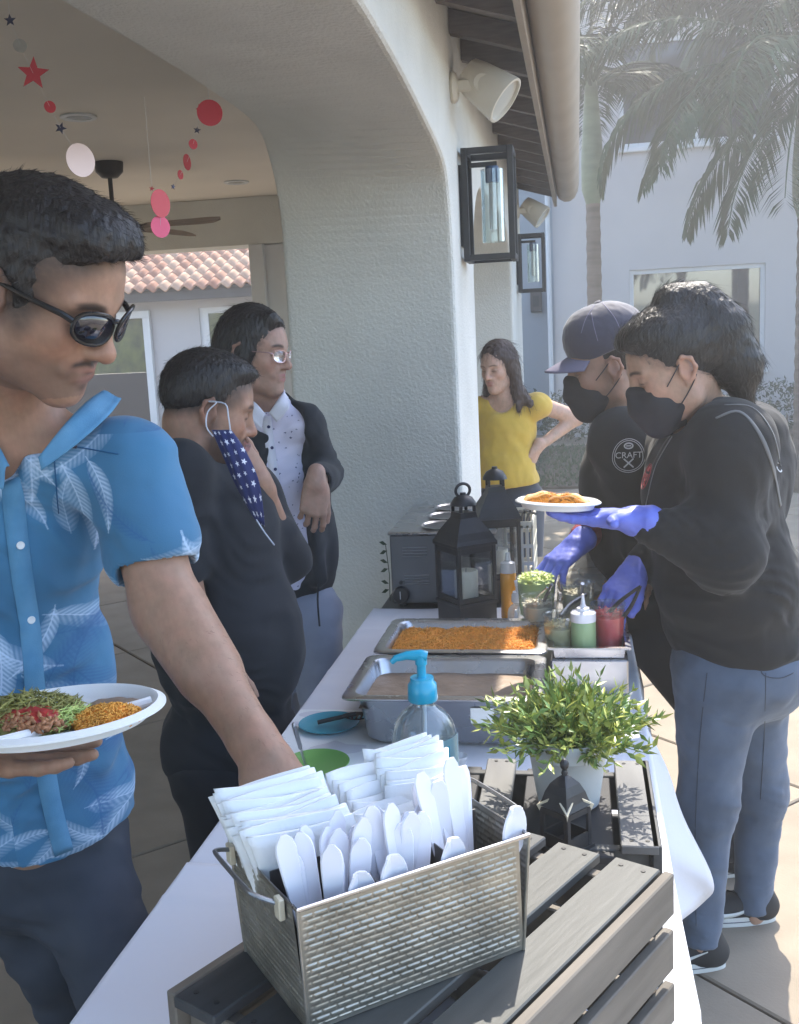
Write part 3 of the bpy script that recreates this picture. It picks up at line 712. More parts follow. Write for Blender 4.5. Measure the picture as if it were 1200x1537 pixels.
# ================================================================== tables and the things on them
mat('cloth', (.64, .64, .68), .85, bump=.25, bscale=9, bdist=.01, sheen=.2)
mat('cloth_weave', (.70, .70, .76), .85, bump=.35, bscale=22, bdist=.004)
mat('steel', (.55, .55, .56), .28, metal=1., bump=.1, bscale=40, bdist=.001, var=.1, vscale=12)
mat('steel_dull', (.30, .31, .33), .4, metal=1., var=.15, vscale=6)
mat('steel_dark', (.16, .165, .18), .45, metal=.8, var=.15, vscale=6)
mat('black_plastic', (.02, .02, .022), .4)
mat('rice', (.90, .42, .07), .6, var=.35, vscale=60)
mat('rice_base', (.75, .30, .04), .8)
mat('beans', (.30, .215, .15), .5, bump=.5, bscale=45, bdist=.006, var=.25, vscale=20)
mat('turquoise', (.015, .36, .55), .3, coat=.3)
mat('turq_clear', (.02, .45, .65), .2, trans=.35)
mat('teal_plate', (.03, .28, .38), .35, coat=.3)
mat('green_plate', (.16, .36, .09), .4)
glassy('gel', (.84, .91, .92), body=.10, edge=.85, milk=((.62, .70, .72), .14))
glassy('label_clear', (.75, .90, .95), rough=.2, body=.1, edge=.4, milk=((.35, .66, .74), .45))
mat('wood_black', rot=.496, col=(.028, .030, .032), rough=.62, bump=.6, bscale=30, bdist=.002, var=.35, vscale=55, stretch=(1, .10, 1), vcol2=(.055, .058, .06), spec=.6)
mat('wood_sunlit', rot=.496, col=(.040, .043, .040), rough=.55, bump=.35, bscale=110, bdist=.0015, var=.35, vscale=48, stretch=(1, .12, 1), vcol2=(.070, .072, .066), spec=.55)  # paler copy of wood_black, sunlight on the right-hand slats put into the colour
mat('wood_front', rot=.496, col=(.155, .135, .11), rough=.7, bump=.6, bscale=90, bdist=.0015, var=.3, vscale=40, stretch=(1, .12, 1))
mat('wood_dark', (.022, .023, .027), .6, bump=.4, bscale=30, var=.3, vscale=14, stretch=(1, .12, 1))
mat('wood_zebra', (.20, .20, .19), .6, bump=.5, bscale=20, bdist=.002, var=.7, vscale=14, stretch=(1, .18, 1), vcol2=(.10, .10, .10), spec=.5)
mat('galv', (.40, .385, .335), .42, metal=.85, var=.35, vscale=25, bump=.15, bscale=150, bdist=.001)
mat('galv_dark', (.17, .17, .17), .45, metal=.9, var=.3, vscale=25)
mat('napkin', (.80, .82, .82), .9, bump=.25, bscale=260, bdist=.0008, tex='voronoi')
mat('white_plastic', (.80, .80, .86), .22, coat=.3)
mat('pot', (.50, .51, .50), .55, bump=.15, bscale=40)
mat('leaf_bright', (.42, .46, .11), .4, var=.55, vscale=60, spec=.6)
mat('leaf_mid', (.19, .29, .08), .4, var=.5, vscale=60, spec=.6)
mat('candle', (.75, .72, .60), .5, sss=0)
mat('cream_metal', (.55, .5, .38), .5)
mat('paper_plate', (.80, .80, .78), .6)
mat('amber', (.75, .33, .04), .25)
mat('squeeze_green', (.30, .42, .22), .3)
glassy('tub', (.92, .94, .94), rough=.12, body=.03, edge=.25, milk=((.75, .78, .78), .05))
glassy('frost', (.90, .92, .93), rough=.2, body=.12, edge=.6, milk=((.78, .80, .82), .45))
mat('red_food', (.80, .02, .04), .35); mat('yellow_food', (.62, .55, .28), .6, bump=.5, bscale=120, bdist=.003)
mat('lettuce', (.55, .66, .20), .5); mat('cream_food', (.66, .60, .45), .6); mat('orange_food', (.85, .36, .05), .5)
mat('meat', (.20, .075, .035), .6, var=.5, vscale=120); mat('tortilla', (.80, .45, .17), .6, var=.3, vscale=60); mat('salsa', (.38, .03, .025), .4, var=.4, vscale=90, bump=.5, bscale=120)
mat('avocado', (.28, .26, .07), .5, var=.5, vscale=70); glassy('bag', (.93, .93, .90), rough=.12, body=.2, edge=.8, milk=((.72, .70, .62), .42))
mat('blue_cloth', (.05, .12, .42), .8); mat('white_crate', (.72, .66, .52), .6)
mat('lantern_black', (.022, .024, .028), .42, var=.3, vscale=20, bump=.2, bscale=60)
glassy('thin_glass', (.97, .98, .98), body=.05, edge=.6)
TZ = .75; TXL, TXR = -.655, .125

# folding tables
def folding_table(x0, x1, y0, y1, z, label):
    e = empty('folding_table', ((x0 + x1) / 2, (y0 + y1) / 2, 0), label, 'table')
    MB().box((x0, y0, z - .04), (x1, y1, z), bev=.006).put('tabletop', 'white_plastic' if z > .74 else 'black_plastic', e)
    for x in (x0 + .08, x1 - .08):
        for y in (y0 + .2, y1 - .2):
            b = MB(); b.sm = True; b.tube([(x, y, 0), (x, y, z - .041)], .014, 10); b.put('leg', 'steel_dark', e)
folding_table(TXL + .004, TXR - .004, .55, 3.205, TZ - .010, 'long folding table under the white tablecloths')
folding_table(-.645, .16, 3.24, 4.03, .738, 'second folding table beyond the first, under the countertop warmer')
# cloths
def tablecloth(y0, y1, z, drop, label, seed, x0=TXL, x1=TXR):
    r = np.random.RandomState(seed); nx, ny = 70, int((y1 - y0) / .012) + 2
    ys_ = np.linspace(y0, y1, ny); P = []
    W_ = x1 - x0; R = .006
    us = np.concatenate([np.linspace(-drop, -.012, 12), np.linspace(-.008, .008, 5), np.linspace(.03, W_ - .03, 24), np.linspace(W_ - .008, W_ + .008, 5), np.linspace(W_ + .012, W_ + drop, 12)])
    ph = r.uniform(0, 6, 6)
    for u in us:
        row = []
        for y in ys_:
            if u < 0: d = -u; x = x0 - .004 - .018 * min(1, d / .2) * (1 + .8 * math.sin(y * 19 + ph[0]) + .4 * math.sin(y * 31 + ph[1])); zz = z - d
            elif u > W_: d = u - W_; x = x1 + .004 + .018 * min(1, d / .2) * (1 + .8 * math.sin(y * 17 + ph[2]) + .4 * math.sin(y * 37 + ph[3])); zz = z - d
            else: x = x0 + u; zz = z + .0010 * math.sin(x * 23 + y * 9 + ph[4]) + .0009 * math.sin(y * 31 - x * 11 + ph[5]) + .0032 * math.exp(-(((y - .12) % .38 - .19) / .012) ** 2) + .0028 * math.exp(-((x + .27) / .012) ** 2) + .0010 * math.sin(y * 63 + 3 * math.sin(x * 17)) * math.sin(x * 41 + ph[0])
            row.append((x, y, zz))
        P.append(row)
    o = link('tablecloth', grid_mesh('tablecloth', np.array(P)), 'cloth', None); solidify(o, .0015, 1.)
    return tag(o, label, 'tablecloth', 'white tablecloths on the buffet table')
tablecloth(1.50, 3.22, TZ - .002, .30, 'white tablecloth on the far part of the table, under the food pans', 1)
near_cloth = tablecloth(.50, 1.56, TZ + .0025, .55, 'white tablecloth on the near part of the table, under the black crates', 2)
# blown corner of the far cloth
A0 = np.array([.128, 2.31, TZ - .003]); A1 = np.array([-.12, 1.75, .50])
hem = smoothcurve([(.135, 2.315, .72), (.175, 2.305, .615), (.215, 2.30, .51), JX(1068, 1320, .268), JX(1057, 1357, .252), (.12, 2.08, .33), (.02, 1.92, .32), (-.12, 1.76, .34)], 6)
P = np.zeros((len(hem), 16, 3))
for i in range(len(hem)):
    a = A0 + (A1 - A0) * (i / (len(hem) - 1)) ** 1.2
    for j in range(16):
        t = j / 15; q = a * (1 - t) + np.array(hem[i]) * t; q[0] -= .006 * math.sin(math.pi * t); q[0] += .004 * math.sin(i * .5 + t * 5) * t; P[i, j] = q
o = link('tablecloth_corner', grid_mesh('corner', P), 'cloth'); solidify(o, .001)
tag(o, 'lavender looking tablecloth corner blown outward beside the standing woman', 'tablecloth')

# ------------------------------------------------------------------ wooden crates
def crate(o, R, L, Wd, Hh, slats, label, side_n=4, mat_top='wood_sunlit', mat_side='wood_black'):
    """o: far right top corner; local -x across the slats, -y along them, -z down"""
    e = empty('wooden_crate', o - np.array([0, 0, Hh]), label, 'crate', 'wooden crates on the table')
    f = lambda lo, hi, nm, m, bev=.0015: MB().box(lo, hi, R=R, c=o, bev=bev).put(nm, m, e)
    for (a, b_, dz, m) in slats:
        j1, j2 = rnd.uniform(-.003, .003), rnd.uniform(-.003, .003)
        f((-b_, -L + j1, -.012 + dz), (-a, j2, dz), 'top_slat', m)
        for yy in (-.014, -L + .014):
            for xx in (-a - .014, -b_ + .014):
                bb = MB(); bb.lathe([(.0028, dz + .0002), (.0028, dz + .0008)], o + R @ np.array([xx, yy, 0]), 8); bb.put('nail', 'black_metal', e)
    ph = (Hh - .016 * (side_n - 1)) / side_n
    for k in range(side_n):
        z1 = -k * (ph + .016); z0 = z1 - ph
        f((-.010, -L, z0), (.002, .001 * (-1) ** k, z1 - .001 * k), 'side_slat', mat_side)
        f((-Wd, -L, z0), (-Wd + .012, 0, z1), 'side_slat', mat_side)
    for y0, y1 in ((-.030, -.014), (-L + .014, -L + .030)):
        for k in range(side_n):
            z1 = -.0135 - k * (ph + .012); f((-Wd + .014, y0, max(z1 - ph, -Hh + .002)), (-.012, y1, z1), 'end_board', mat_side)
    return e
C1o = np.array([.091, 1.126, 1.0]); C1R = rotz(-.496)
crate(C1o, C1R, .46, .305, .2455, [(.014, .069, 0, 'wood_sunlit'), (.087, .142, 0, 'wood_sunlit'), (.160, .215, 0, 'wood_black'), (.236, .292, 0, 'wood_black')],
      'black slatted wooden crate in front, turned at an angle, carrying the metal basket', 4, mat_side='wood_front')
# (mat wood_front is declared with the crate colours)
C2o = np.array([.090, 1.560, .95])
crate(C2o, np.eye(3), .275, .43, .195, [(.001, .049, 0, 'wood_zebra'), (.0565, .115, -.016, 'wood_dark'), (.121, .18, -.016, 'wood_dark'), (.196, .240, 0, 'wood_zebra'), (.25, .32, -.016, 'wood_dark'), (.33, .40, -.016, 'wood_dark')],
      'black slatted wooden crate behind, carrying the potted plant and the pump bottle', 3)
# ------------------------------------------------------------------ embossed metal basket
BO = np.array([-.245, .809, 1.1215]); BR = rotz(.679); BL, BW, BH = .243, .163, .1205
bsk = empty('metal_basket', BO + BR @ np.array([BL / 2, BW / 2, -BH]), 'embossed galvanised metal caddy full of napkins and plastic cutlery', 'basket')
def bpt(x, y, z): return BO + BR @ np.array([x, y, z])
def emboss_panel(P0, U, Vv, N, nu, nv, m, rows=22, cols=17, dep=.0010):
    """P0 origin, U & V full edge vectors, N outward"""
    u = np.linspace(0, 1, nu)[:, None]; v = np.linspace(0, 1, nv)[None, :]
    rw = v * rows; ri = np.floor(rw); fv = rw - ri; cu = u * cols + (ri % 2) * .5; fu = cu - np.floor(cu)
    def ss(x, a, b): t = np.clip((x - a) / (b - a), 0, 1); return t * t * (3 - 2 * t)
    jit = .7 + .3 * np.sin(np.floor(cu) * 12.9 + ri * 7.7)
    h = ss(fv, .04, .55) * ss(1 - fv, .02, .20) * ss(fu, .02, .14) * ss(1 - fu, .02, .12) * jit
    edge = ss(u, 0.01, .03) * ss(1 - u, .01, .03) * ss(v, .02, .05) * ss(1 - v, .03, .06)
    h = h * edge + .12 * np.sin(u * 23 + v * 9) * edge
    P = P0[None, None] + U[None, None] * u[..., None] + Vv[None, None] * v[..., None] + N[None, None] * (h * dep)[..., None]
    return link('embossed_panel', grid_mesh('panel', P), m, bsk)
tp = .006
cT = [bpt(0, 0, 0), bpt(BL, 0, 0), bpt(BL, BW, 0), bpt(0, BW, 0)]; cB = [bpt(tp, tp, -BH), bpt(BL - tp, tp, -BH), bpt(BL - tp, BW - tp, -BH), bpt(tp, BW - tp, -BH)]
for k in range(4):
    a, b2 = cB[k], cB[(k + 1) % 4]; N_ = BR @ [np.array([0, -1, 0]), np.array([1, 0, 0]), np.array([0, 1, 0]), np.array([-1, 0, 0])][k]
    emboss_panel(a, b2 - a, cT[k] - a, N_, 400 if k == 0 else 200, 260 if k in (0, 3) else 130, 'galv' if k != 3 else 'galv', 20, 16 if k % 2 == 0 else 11)
b = MB(); b.sm = True; b.tube(cT, .0022, 8, closed=True); b.put('rim', 'steel', bsk)
for k in range(4):
    b = MB(); b.sm = True; b.tube([cB[k], cT[k]], .0017, 8); b.put('corner_seam', 'galv', bsk)
b = MB(); b.add([tuple(p) for p in [bpt(tp + .001, tp + .001, -BH + .0005), bpt(BL - tp - .001, tp + .001, -BH + .0005), bpt(BL - tp - .001, BW - tp - .001, -BH + .0005), bpt(tp + .001, BW - tp - .001, -BH + .0005)]], [(0, 1, 2, 3)]); b.put('bottom', 'galv_dark', bsk)
b = MB(); b.box((.0085, .080, -BH + .004), (BL - .0085, .0815, -.002), R=BR, c=BO); b.put('divider', 'galv_dark', bsk)
for xx in (.083, .163):
    b = MB(); b.box((xx, .0085, -BH + .004), (xx + .0012, .0795, -.004), R=BR, c=BO); b.put('divider', 'galv_dark', bsk)
for sx, xx in ((-1, 0), (1, BL)):
    pts = [bpt(xx + sx * .001, .030, -.006), bpt(xx + sx * .006, .034, -.006), bpt(xx + sx * .020, .045, .000), bpt(xx + sx * .024, .06, .002), bpt(xx + sx * .024, .13, .002), bpt(xx + sx * .020, .143, .001), bpt(xx + sx * .006, .147, -.004), bpt(xx + sx * .001, .15, -.006)]
    b = MB(); b.sm = True; b.tube(smoothcurve(pts, 4), .0022, 8); b.put('handle', 'steel_dull', bsk)
    for yy in (.030, .15):
        b = MB(); b.box((xx + (-.007 if sx < 0 else .001), yy - .006, -.020), (xx + (-.001 if sx < 0 else .007), yy + .006, .000), R=BR, c=BO, bev=.001); b.put('clip', 'cream_metal', bsk)

# ------------------------------------------------------------------ napkins
def napkin(x0, x1, y, top, seed, lean=0., label='', group='', curl=0., bot=-.112, shear=0.):
    r = np.random.RandomState(seed); nu, nv = 12, 12; P = np.zeros((nu, nv, 3)); dx, dt = r.uniform(-.004, .004), r.uniform(-.004, .004)
    a, b_, c = r.uniform(0, 6, 3)
    for i in range(nu):
        for j in range(nv):
            u = i / (nu - 1); v = j / (nv - 1)
            z = bot + (top + dt - bot) * v + (.004 * math.sin(u * 2.5 + a) + .006 * (u - .5) * math.sin(c)) * v
            yy = y + lean * v * v + .0022 * math.sin(u * 5 + a) * v + curl * v * v * (.5 - u) ** 2 * 4
            P[i, j] = bpt(x0 + dx * v + shear * v * v + (x1 - x0) * u + .003 * math.sin(v * 4 + b_) * v, yy, z)
    o = link('napkin', grid_mesh('napkin', P), 'napkin'); solidify(o, .0034, 0)
    return tag(o, label, 'napkin', group)
gA = 'tall stack of white napkins at the left end of the caddy'
for k in range(17):
    napkin(.0105, .118, .086 + k * .0042, .034 + .0008 * k, 100 + k, lean=(k - 2) * .0011, shear=-.022, label='folded white napkin in the tall stack at the caddy end nearest the handle', group=gA, curl=.004 * (k % 3))
gB = 'lower napkins in the middle of the caddy'
for k in range(9):
    napkin(.108, .185, .086 + k * .0052, .014 + .003 * k, 200 + k, lean=.006 + k * .0025, label='folded white napkin leaning in the lower middle stack of the caddy', group=gB)
gC = 'sunlit napkins at the far end of the caddy'
for k in range(14):
    napkin(.150 + .0008 * k, .2335, .108 + k * .0037, .036 + .0010 * k, 300 + k, lean=(k - 3) * .0012, label='folded white napkin in the partly sunlit stack beside the pump bottle', group=gC, curl=.006)

# ------------------------------------------------------------------ plastic cutlery
def cutlery_me(kind):
    n = 22; V = []; F = []; L = .155
    prof = []
    for i in range(n + 1):
        t = i / n
        w_ = .0038 + .0066 * min(1, max(0, (t - .15) / .7)) ** .9
        prof.append([t * L, w_])
    if kind == 'pointed': prof[-1][1] = .0030; prof[-2][1] = .0085
    elif kind == 'round': prof[-1][1] = .0050; prof[-2][1] = .0090; prof[-3][1] = .0102
    elif kind == 'spoon':
        prof = [[t * .155, .0035 + (.0135 * math.sin(math.pi * min(1, max(0, (t - .68) / .33))) ** .6 if t > .68 else 0)] for t in np.linspace(0, .999, n + 1)]
    for z, w_ in prof:
        c = .0010 if kind != 'spoon' or z < .1 else .004
        V += [(-w_, 0, z), (-w_ * .55, c, z), (0, c * 1.25, z), (w_ * .55, c, z), (w_, 0, z), (w_ * .9, -.0016, z), (0, -.0012 + (c if kind == 'spoon' and z > .1 else 0), z), (-w_ * .9, -.0016, z)]
    for i in range(n):
        for k in range(8): F.append((i * 8 + k, i * 8 + (k + 1) % 8, (i + 1) * 8 + (k + 1) % 8, (i + 1) * 8 + k))
    F.append(tuple(range(8))[::-1]); F.append(tuple(n * 8 + k for k in range(8)))
    me = pydata('cutlery_' + kind, V, F, True)
    me.materials.append(MATS['white_plastic']); me.set_sharp_from_angle(angle=math.radians(35)); return me
CUT = {k: cutlery_me(k) for k in ('pointed', 'round', 'spoon')}
def cutlery(x, y, tx, ty, kind, label, group, top=.045, roll=0., L=.155):
    """foot at local x,y near the bottom, top displaced to tx,ty"""
    nm = {'pointed': 'plastic_fork', 'round': 'plastic_knife', 'spoon': 'plastic_spoon'}[kind]
    o = bpy.data.objects.new(nm, CUT[kind]); COL.objects.link(o)
    a = bpt(x, y, top - L * .96); b_ = bpt(tx, ty, top); z = _n(b_ - a); xa = BR @ np.array([math.cos(roll), math.sin(roll), 0]); xa = _n(xa - z * (xa @ z)); ya = np.cross(z, xa)
    M = Matrix([[xa[0], ya[0], z[0], a[0]], [xa[1], ya[1], z[1], a[1]], [xa[2], ya[2], z[2], a[2]], [0, 0, 0, 1]]); o.matrix_world = M
    return tag(o, label, 'plastic cutlery', group)
rc = random.Random(11)
g1 = 'white plastic forks in the caddy, bunch next to the tall napkins'; g2 = 'white plastic forks in the middle bunch'; g3 = 'white plastic knives in the far bunch'
for k in range(12):
    t = k / 11; cutlery(.030 + .035 * t, .022 + rc.uniform(0, .03), .010 + .076 * t, .020 + .045 * rc.random(), 'pointed', 'white plastic fork, handle up, in the bunch next to the tall napkins', g1, top=.030 + rc.uniform(-.012, .016), roll=rc.uniform(-.35, .5))
for k in range(9):
    t = k / 8; cutlery(.105 + .03 * t, .022 + rc.uniform(0, .03), .088 + .070 * t, .022 + .045 * rc.random(), 'pointed', 'white plastic fork, handle up, in the middle bunch of the caddy', g2, top=.034 + rc.uniform(-.010, .014), roll=rc.uniform(-.35, .35))
for k in range(8):
    t = k / 7; cutlery(.180 + .03 * t, .030 + rc.uniform(0, .03), .158 + .062 * t, .040 + .04 * rc.random(), 'round', 'white plastic knife, handle up, in the far bunch of the caddy', g3, top=.052 + rc.uniform(-.012, .014), roll=rc.uniform(-.2, .4))
for (x, tx, tpz, lb) in ((.075, .064, .006, 'white plastic spoon whose bowl just shows over the caddy rim, nearest the forks'), (.105, .098, .012, 'white plastic spoon bowl tilted at the rim below the middle forks'),
                   (.158, .162, .010, 'broad white plastic spoon bowl at the rim between forks and knives'), (.224, .233, .022, 'single white plastic spoon standing at the end corner of the caddy')):
    cutlery(x, .012, tx, .007, 'spoon', lb, 'white plastic spoons along the caddy rim', top=tpz, roll=.2)

# ------------------------------------------------------------------ pump bottle of gel
def pump_bottle(c, r, h, label, mb, mc, spout_ang, sc=1., gel=True, nm='pump_bottle'):
    e = empty(nm, c, label, 'bottle'); c = np.array(c)
    b = MB(); b.sm = True
    prof = [(r * .90, 0), (r, .004), (r, h * .55), (r * .98, h * .68), (r * .88, h * .80), (r * .68, h * .90), (r * .40, h * .965), (.0165 * sc, h), (.0165 * sc, h + .012 * sc)]
    b.lathe(prof, c, 40); b.put('bottle_body', mb, e)
    z0 = h + .004 * sc
    b = MB(); b.sm = True; b.lathe([(.0205 * sc, z0), (.0215 * sc, z0 + .002), (.0205 * sc, z0 + .024 * sc), (.017 * sc, z0 + .028 * sc), (.0165 * sc, z0 + .034 * sc)], c, 32); b.put('collar', mc, e)
    b = MB(); b.sm = True; b.lathe([(.0065 * sc, z0 + .030 * sc), (.0065 * sc, z0 + .052 * sc), (.0085 * sc, z0 + .053 * sc), (.0085 * sc, z0 + .068 * sc), (.005 * sc, z0 + .071 * sc)], c, 20); b.put('plunger', mc, e)
    d = np.array([math.cos(spout_ang), math.sin(spout_ang), 0])
    b = MB(); b.sm = True; b.tube([c + [0, 0, z0 + .064 * sc] - d * .009 * sc, c + [0, 0, z0 + .066 * sc], c + d * .02 * sc + [0, 0, z0 + .066 * sc], c + d * .036 * sc + [0, 0, z0 + .062 * sc], c + d * .042 * sc + [0, 0, z0 + .056 * sc]], [.0075 * sc, .0085 * sc, .0065 * sc, .005 * sc, .004 * sc], 12); b.put('spout', mc, e)
    b = MB(); b.sm = True; b.tube([c + [0, 0, .01], c + [.002, 0, h]], .0028 * sc, 8); b.put('dip_tube', 'white_trim', e)
    return e, c
e, c = pump_bottle((-.228, 1.435, .9345), .0475, .148, 'clear sanitizer bottle with a turquoise pump behind the napkins', 'gel', 'turquoise', math.pi * 1.02)
b = MB(); b.sm = True; P = np.array([[c + np.array([(.0482) * math.cos(a), .0482 * math.sin(a), z]) for z in np.linspace(.02, .105, 6)] for a in np.linspace(-1.2, .25, 16)])
link('label', grid_mesh('label', P), 'label_clear', e)
P = np.array([[c + np.array([(.0486) * math.cos(a), .0486 * math.sin(a), .083 + z]) for z in np.linspace(-.010, .012, 5)] for a in np.linspace(-1.0, -.62, 8)])
link('label_mark', grid_mesh('label_mark', P), 'turq_clear', e)

# ------------------------------------------------------------------ potted plant
pc = np.array([-.026, 1.44, .9345]); pe = empty('potted_plant', pc, 'bushy green artificial plant in a pale grey pot on the back crate', 'potted plant')
b = MB(); b.sm = True; b.lathe([(.038, 0), (.043, .004), (.050, .05), (.0535, .075), (.0565, .078), (.058, .100), (.0565, .103), (.052, .100), (.050, .085)], pc, 48, cap=False); b.F.append(list(range(48))[::-1]); b.put('pot', 'pot', pe)
b = MB(); b.lathe([(.0505, .084), (.03, .087), (.004, .09)], pc, 24); b.put('soil', 'soil', pe)
rl = np.random.RandomState(21); stems = MB(); LV = [[], []]; 
for k in range(260):
    az = rl.uniform(0, 2 * math.pi); el = rl.uniform(.05, 1.45); L = rl.uniform(.05, .104) * (1.08 - .22 * abs(el - .5))
    d = np.array([math.cos(az) * math.cos(el), math.sin(az) * math.cos(el), math.sin(el)]); p = pc + np.array([d[0] * .028, d[1] * .028, .088])
    pts = [p]; v = _n(d + [0, 0, .5])
    for i in range(7):
        v = _n(v + (d - v) * .2 + np.array([0, 0, -.07]) + rl.normal(0, .05, 3)); p = p + v * L / 7; pts.append(p)
    stems.tube(pts, list(np.linspace(.0011, .0006, 8)), 4, cap=False)
    for i in range(1, 8):
        for s in (0, 1):
            if rl.rand() < .12: continue
            q = pts[i]; dirn = _n(v * .75 + rl.normal(0, .55, 3) + [0, 0, .15]); l = rl.uniform(.012, .024); wv_ = _n(np.cross(dirn, rl.normal(size=3))) * l * rl.uniform(.13, .2); nrm = _n(np.cross(dirn, wv_)) * l * .08
            LV[0 if rl.rand() < .55 else 1].append([q, q + dirn * l * .35 + wv_ - nrm, q + dirn * l - nrm, q + dirn * l * .35 - wv_ - nrm, q + dirn * l * .5])
stems.put('stems', 'leaf_mid', pe)
for k, m in ((0, 'leaf_bright'), (1, 'leaf_mid')):
    V = np.array(LV[k]).reshape(-1, 3); n_ = len(LV[k]); i0 = np.arange(n_)[:, None] * 5
    F = np.concatenate([i0 + [0, 1, 4, 4], i0 + [1, 2, 4, 4], i0 + [2, 3, 4, 4], i0 + [3, 0, 4, 4]])[:, :3]
    tag(link('leaves', pydata('leaves', V, F), m, pe), kind='stuff')

# ------------------------------------------------------------------ small pointed lantern in front of the pot
sc_ = np.array([-.028, 1.305, .9345]); se = empty('small_lantern', sc_, 'small black pointed metal lantern standing in front of the plant pot', 'lantern')
R4 = rotz(math.pi / 4 + .08); s_ = .023
b = MB(); b.box((-s_ - .003, -s_ - .003, 0), (s_ + .003, s_ + .003, .006), R=R4, c=sc_); b.put('base', 'lantern_black', se)
for k in range(4):
    Rk = rotz(math.pi / 4 + .08 + k * math.pi / 2); b = MB()
    b.box((s_ - .003, -s_, .0062), (s_ + .0005, -s_ + .006, .058), R=Rk, c=sc_); b.box((s_ - .003, s_ - .006, .0062), (s_ + .0005, s_ - .0005, .058), R=Rk, c=sc_)
    b.box((s_ - .003, -s_ + .006, .0062), (s_, s_ - .006, .024), R=Rk, c=sc_); b.box((s_ - .003, -s_ + .006, .05), (s_, s_ - .006, .058), R=Rk, c=sc_); b.put('side', 'lantern_black', se)
pr = [(s_ * 1.36, .058), (s_ * 1.5, .060), (s_ * 1.30, .067), (s_ * 1.12, .078), (s_ * .82, .089), (s_ * .4, .097), (.004, .100)]
b = MB(); b.lathe([(r, z) for r, z in pr], sc_, 4, R=rotz(.08)); b.put('roof', 'lantern_black', se)
b = MB(); b.sm = True; b.lathe([(.003, .098), (.0045, .103), (.003, .107), (.0055, .111), (.006, .116), (.003, .121), (.0005, .122)], sc_, 14); b.put('finial', 'lantern_black', se)
for k in range(4):
    a = .08 + math.pi / 2 * k; q = sc_ + np.array([math.cos(a) * s_ * 1.52, math.sin(a) * s_ * 1.52, .0595]); b = MB()
    t = np.array([-math.sin(a), math.cos(a), 0]); u = np.array([math.cos(a), math.sin(a), 0])
    b.add([q + u * .002, q - u * .014 + t * .009 + [0, 0, .012], q - u * .014 - t * .009 + [0, 0, .012], q - u * .004 - [0, 0, .012]], [(0, 1, 2), (0, 1, 3), (0, 2, 3), (1, 2, 3)]); b.put('corner_tip', 'cream_metal', se)

# ------------------------------------------------------------------ two big candle lanterns
def candle_lantern(c, s, h, ang, label, ring=True):
    c = np.array(c, float); e = empty('candle_lantern', c, label, 'lantern', 'black candle lanterns on the buffet table'); R = rotz(ang); q = s / 2
    f = lambda lo, hi, nm, m='lantern_black', bev=.001: MB().box(lo, hi, R=R, c=c, bev=bev).put(nm, m, e)
    hb = h * .17; hg = h * .60
    f((-q - .004, -q - .004, 0), (q + .004, q + .004, hb), 'base')
    f((-q - .008, -q - .008, hb + .0005), (q + .008, q + .008, hb + .010), 'base_lip')
    for sx in (-1, 1):
        for sy in (-1, 1): f((sx * q - .006, sy * q - .006, hb + .0105), (sx * q + .006, sy * q + .006, hg), 'post')
    for k in range(4):
        Rk = R @ rotz(k * math.pi / 2)
        b = MB(); b.box((q - .001, -q + .0065, hb + .011), (q + .001, q - .0065, hg), R=Rk, c=c); b.put('glass', 'thin_glass', e)
        b = MB(); b.box((q - .003, -q + .0065, hg - .018), (q + .004, q - .0065, hg), R=Rk, c=c); b.put('crossbar', 'lantern_black', e); b = MB(); b.box((q - .003, -q + .0065, hb + .011), (q + .004, q - .0065, hb + .024), R=Rk, c=c); b.put('crossbar', 'lantern_black', e)
    f((-q - .010, -q - .010, hg + .0005), (q + .010, q + .010, hg + .010), 'eave')
    b = MB(); rt = math.sqrt(2); b.lathe([((q + .010) * rt, hg + .0105), ((q + .004) * rt, hg + h * .05), (q * .92 * rt, hg + h * .10), (q * .66 * rt, hg + h * .16), (q * .48 * rt, hg + h * .20), (q * .44 * rt, hg + h * .24)], c, 4, R=R @ rotz(math.pi / 4)); b.put('roof', 'lantern_black', e)
    z1 = hg + h * .24
    for sx in (-1, 1):
        for sy in (-1, 1): f((sx * q * .38 - .004, sy * q * .38 - .004, z1 + .0005), (sx * q * .38 + .004, sy * q * .38 + .004, z1 + h * .05), 'vent_post')
    b = MB(); b.sm = True; b.lathe([(q * .66, z1 + h * .05), (q * .62, z1 + h * .07), (q * .45, z1 + h * .105), (q * .16, z1 + h * .125), (q * .14, z1 + h * .14)], c, 20); b.put('cap', 'lantern_black', e)
    if ring:
        b = MB(); b.sm = True; cc = c + np.array([0, 0, z1 + h * .155]); b.tube([cc + R @ np.array([.024 * math.cos(a), 0, .02 * math.sin(a)]) for a in np.linspace(0, 2 * math.pi, 20, endpoint=False)], .0045, 8, closed=True); b.put('ring_handle', 'lantern_black', e)
    cd = empty('pillar_candle', c + [0, 0, hb + .0105], 'white pillar candle inside the ' + ('nearer' if s > .115 and ring else 'farther') + ' black lantern', 'candle', 'white pillar candles in the lanterns')
    b = MB(); b.sm = True; b.lathe([(.034, hb + .0105), (.035, hb + .013), (.035, hb + .09), (.033, hb + .094), (.02, hb + .090), (.004, hb + .088)], c, 32); b.put('wax', 'candle', cd)
    b = MB(); b.tube([c + [0, 0, hb + .088], c + [.001, 0, hb + .1]], .001, 5); b.put('wick', 'black_plastic', cd)
lc = JZ(706, 905, TZ)
candle_lantern((-.338, 3.04, TZ), .118, .40, .66, 'near black metal candle lantern with a ring handle, in front of the warmer')
candle_lantern((-.270, 3.36, .739), .120, .445, .25, 'taller black metal candle lantern standing just behind the other one', ring=False)

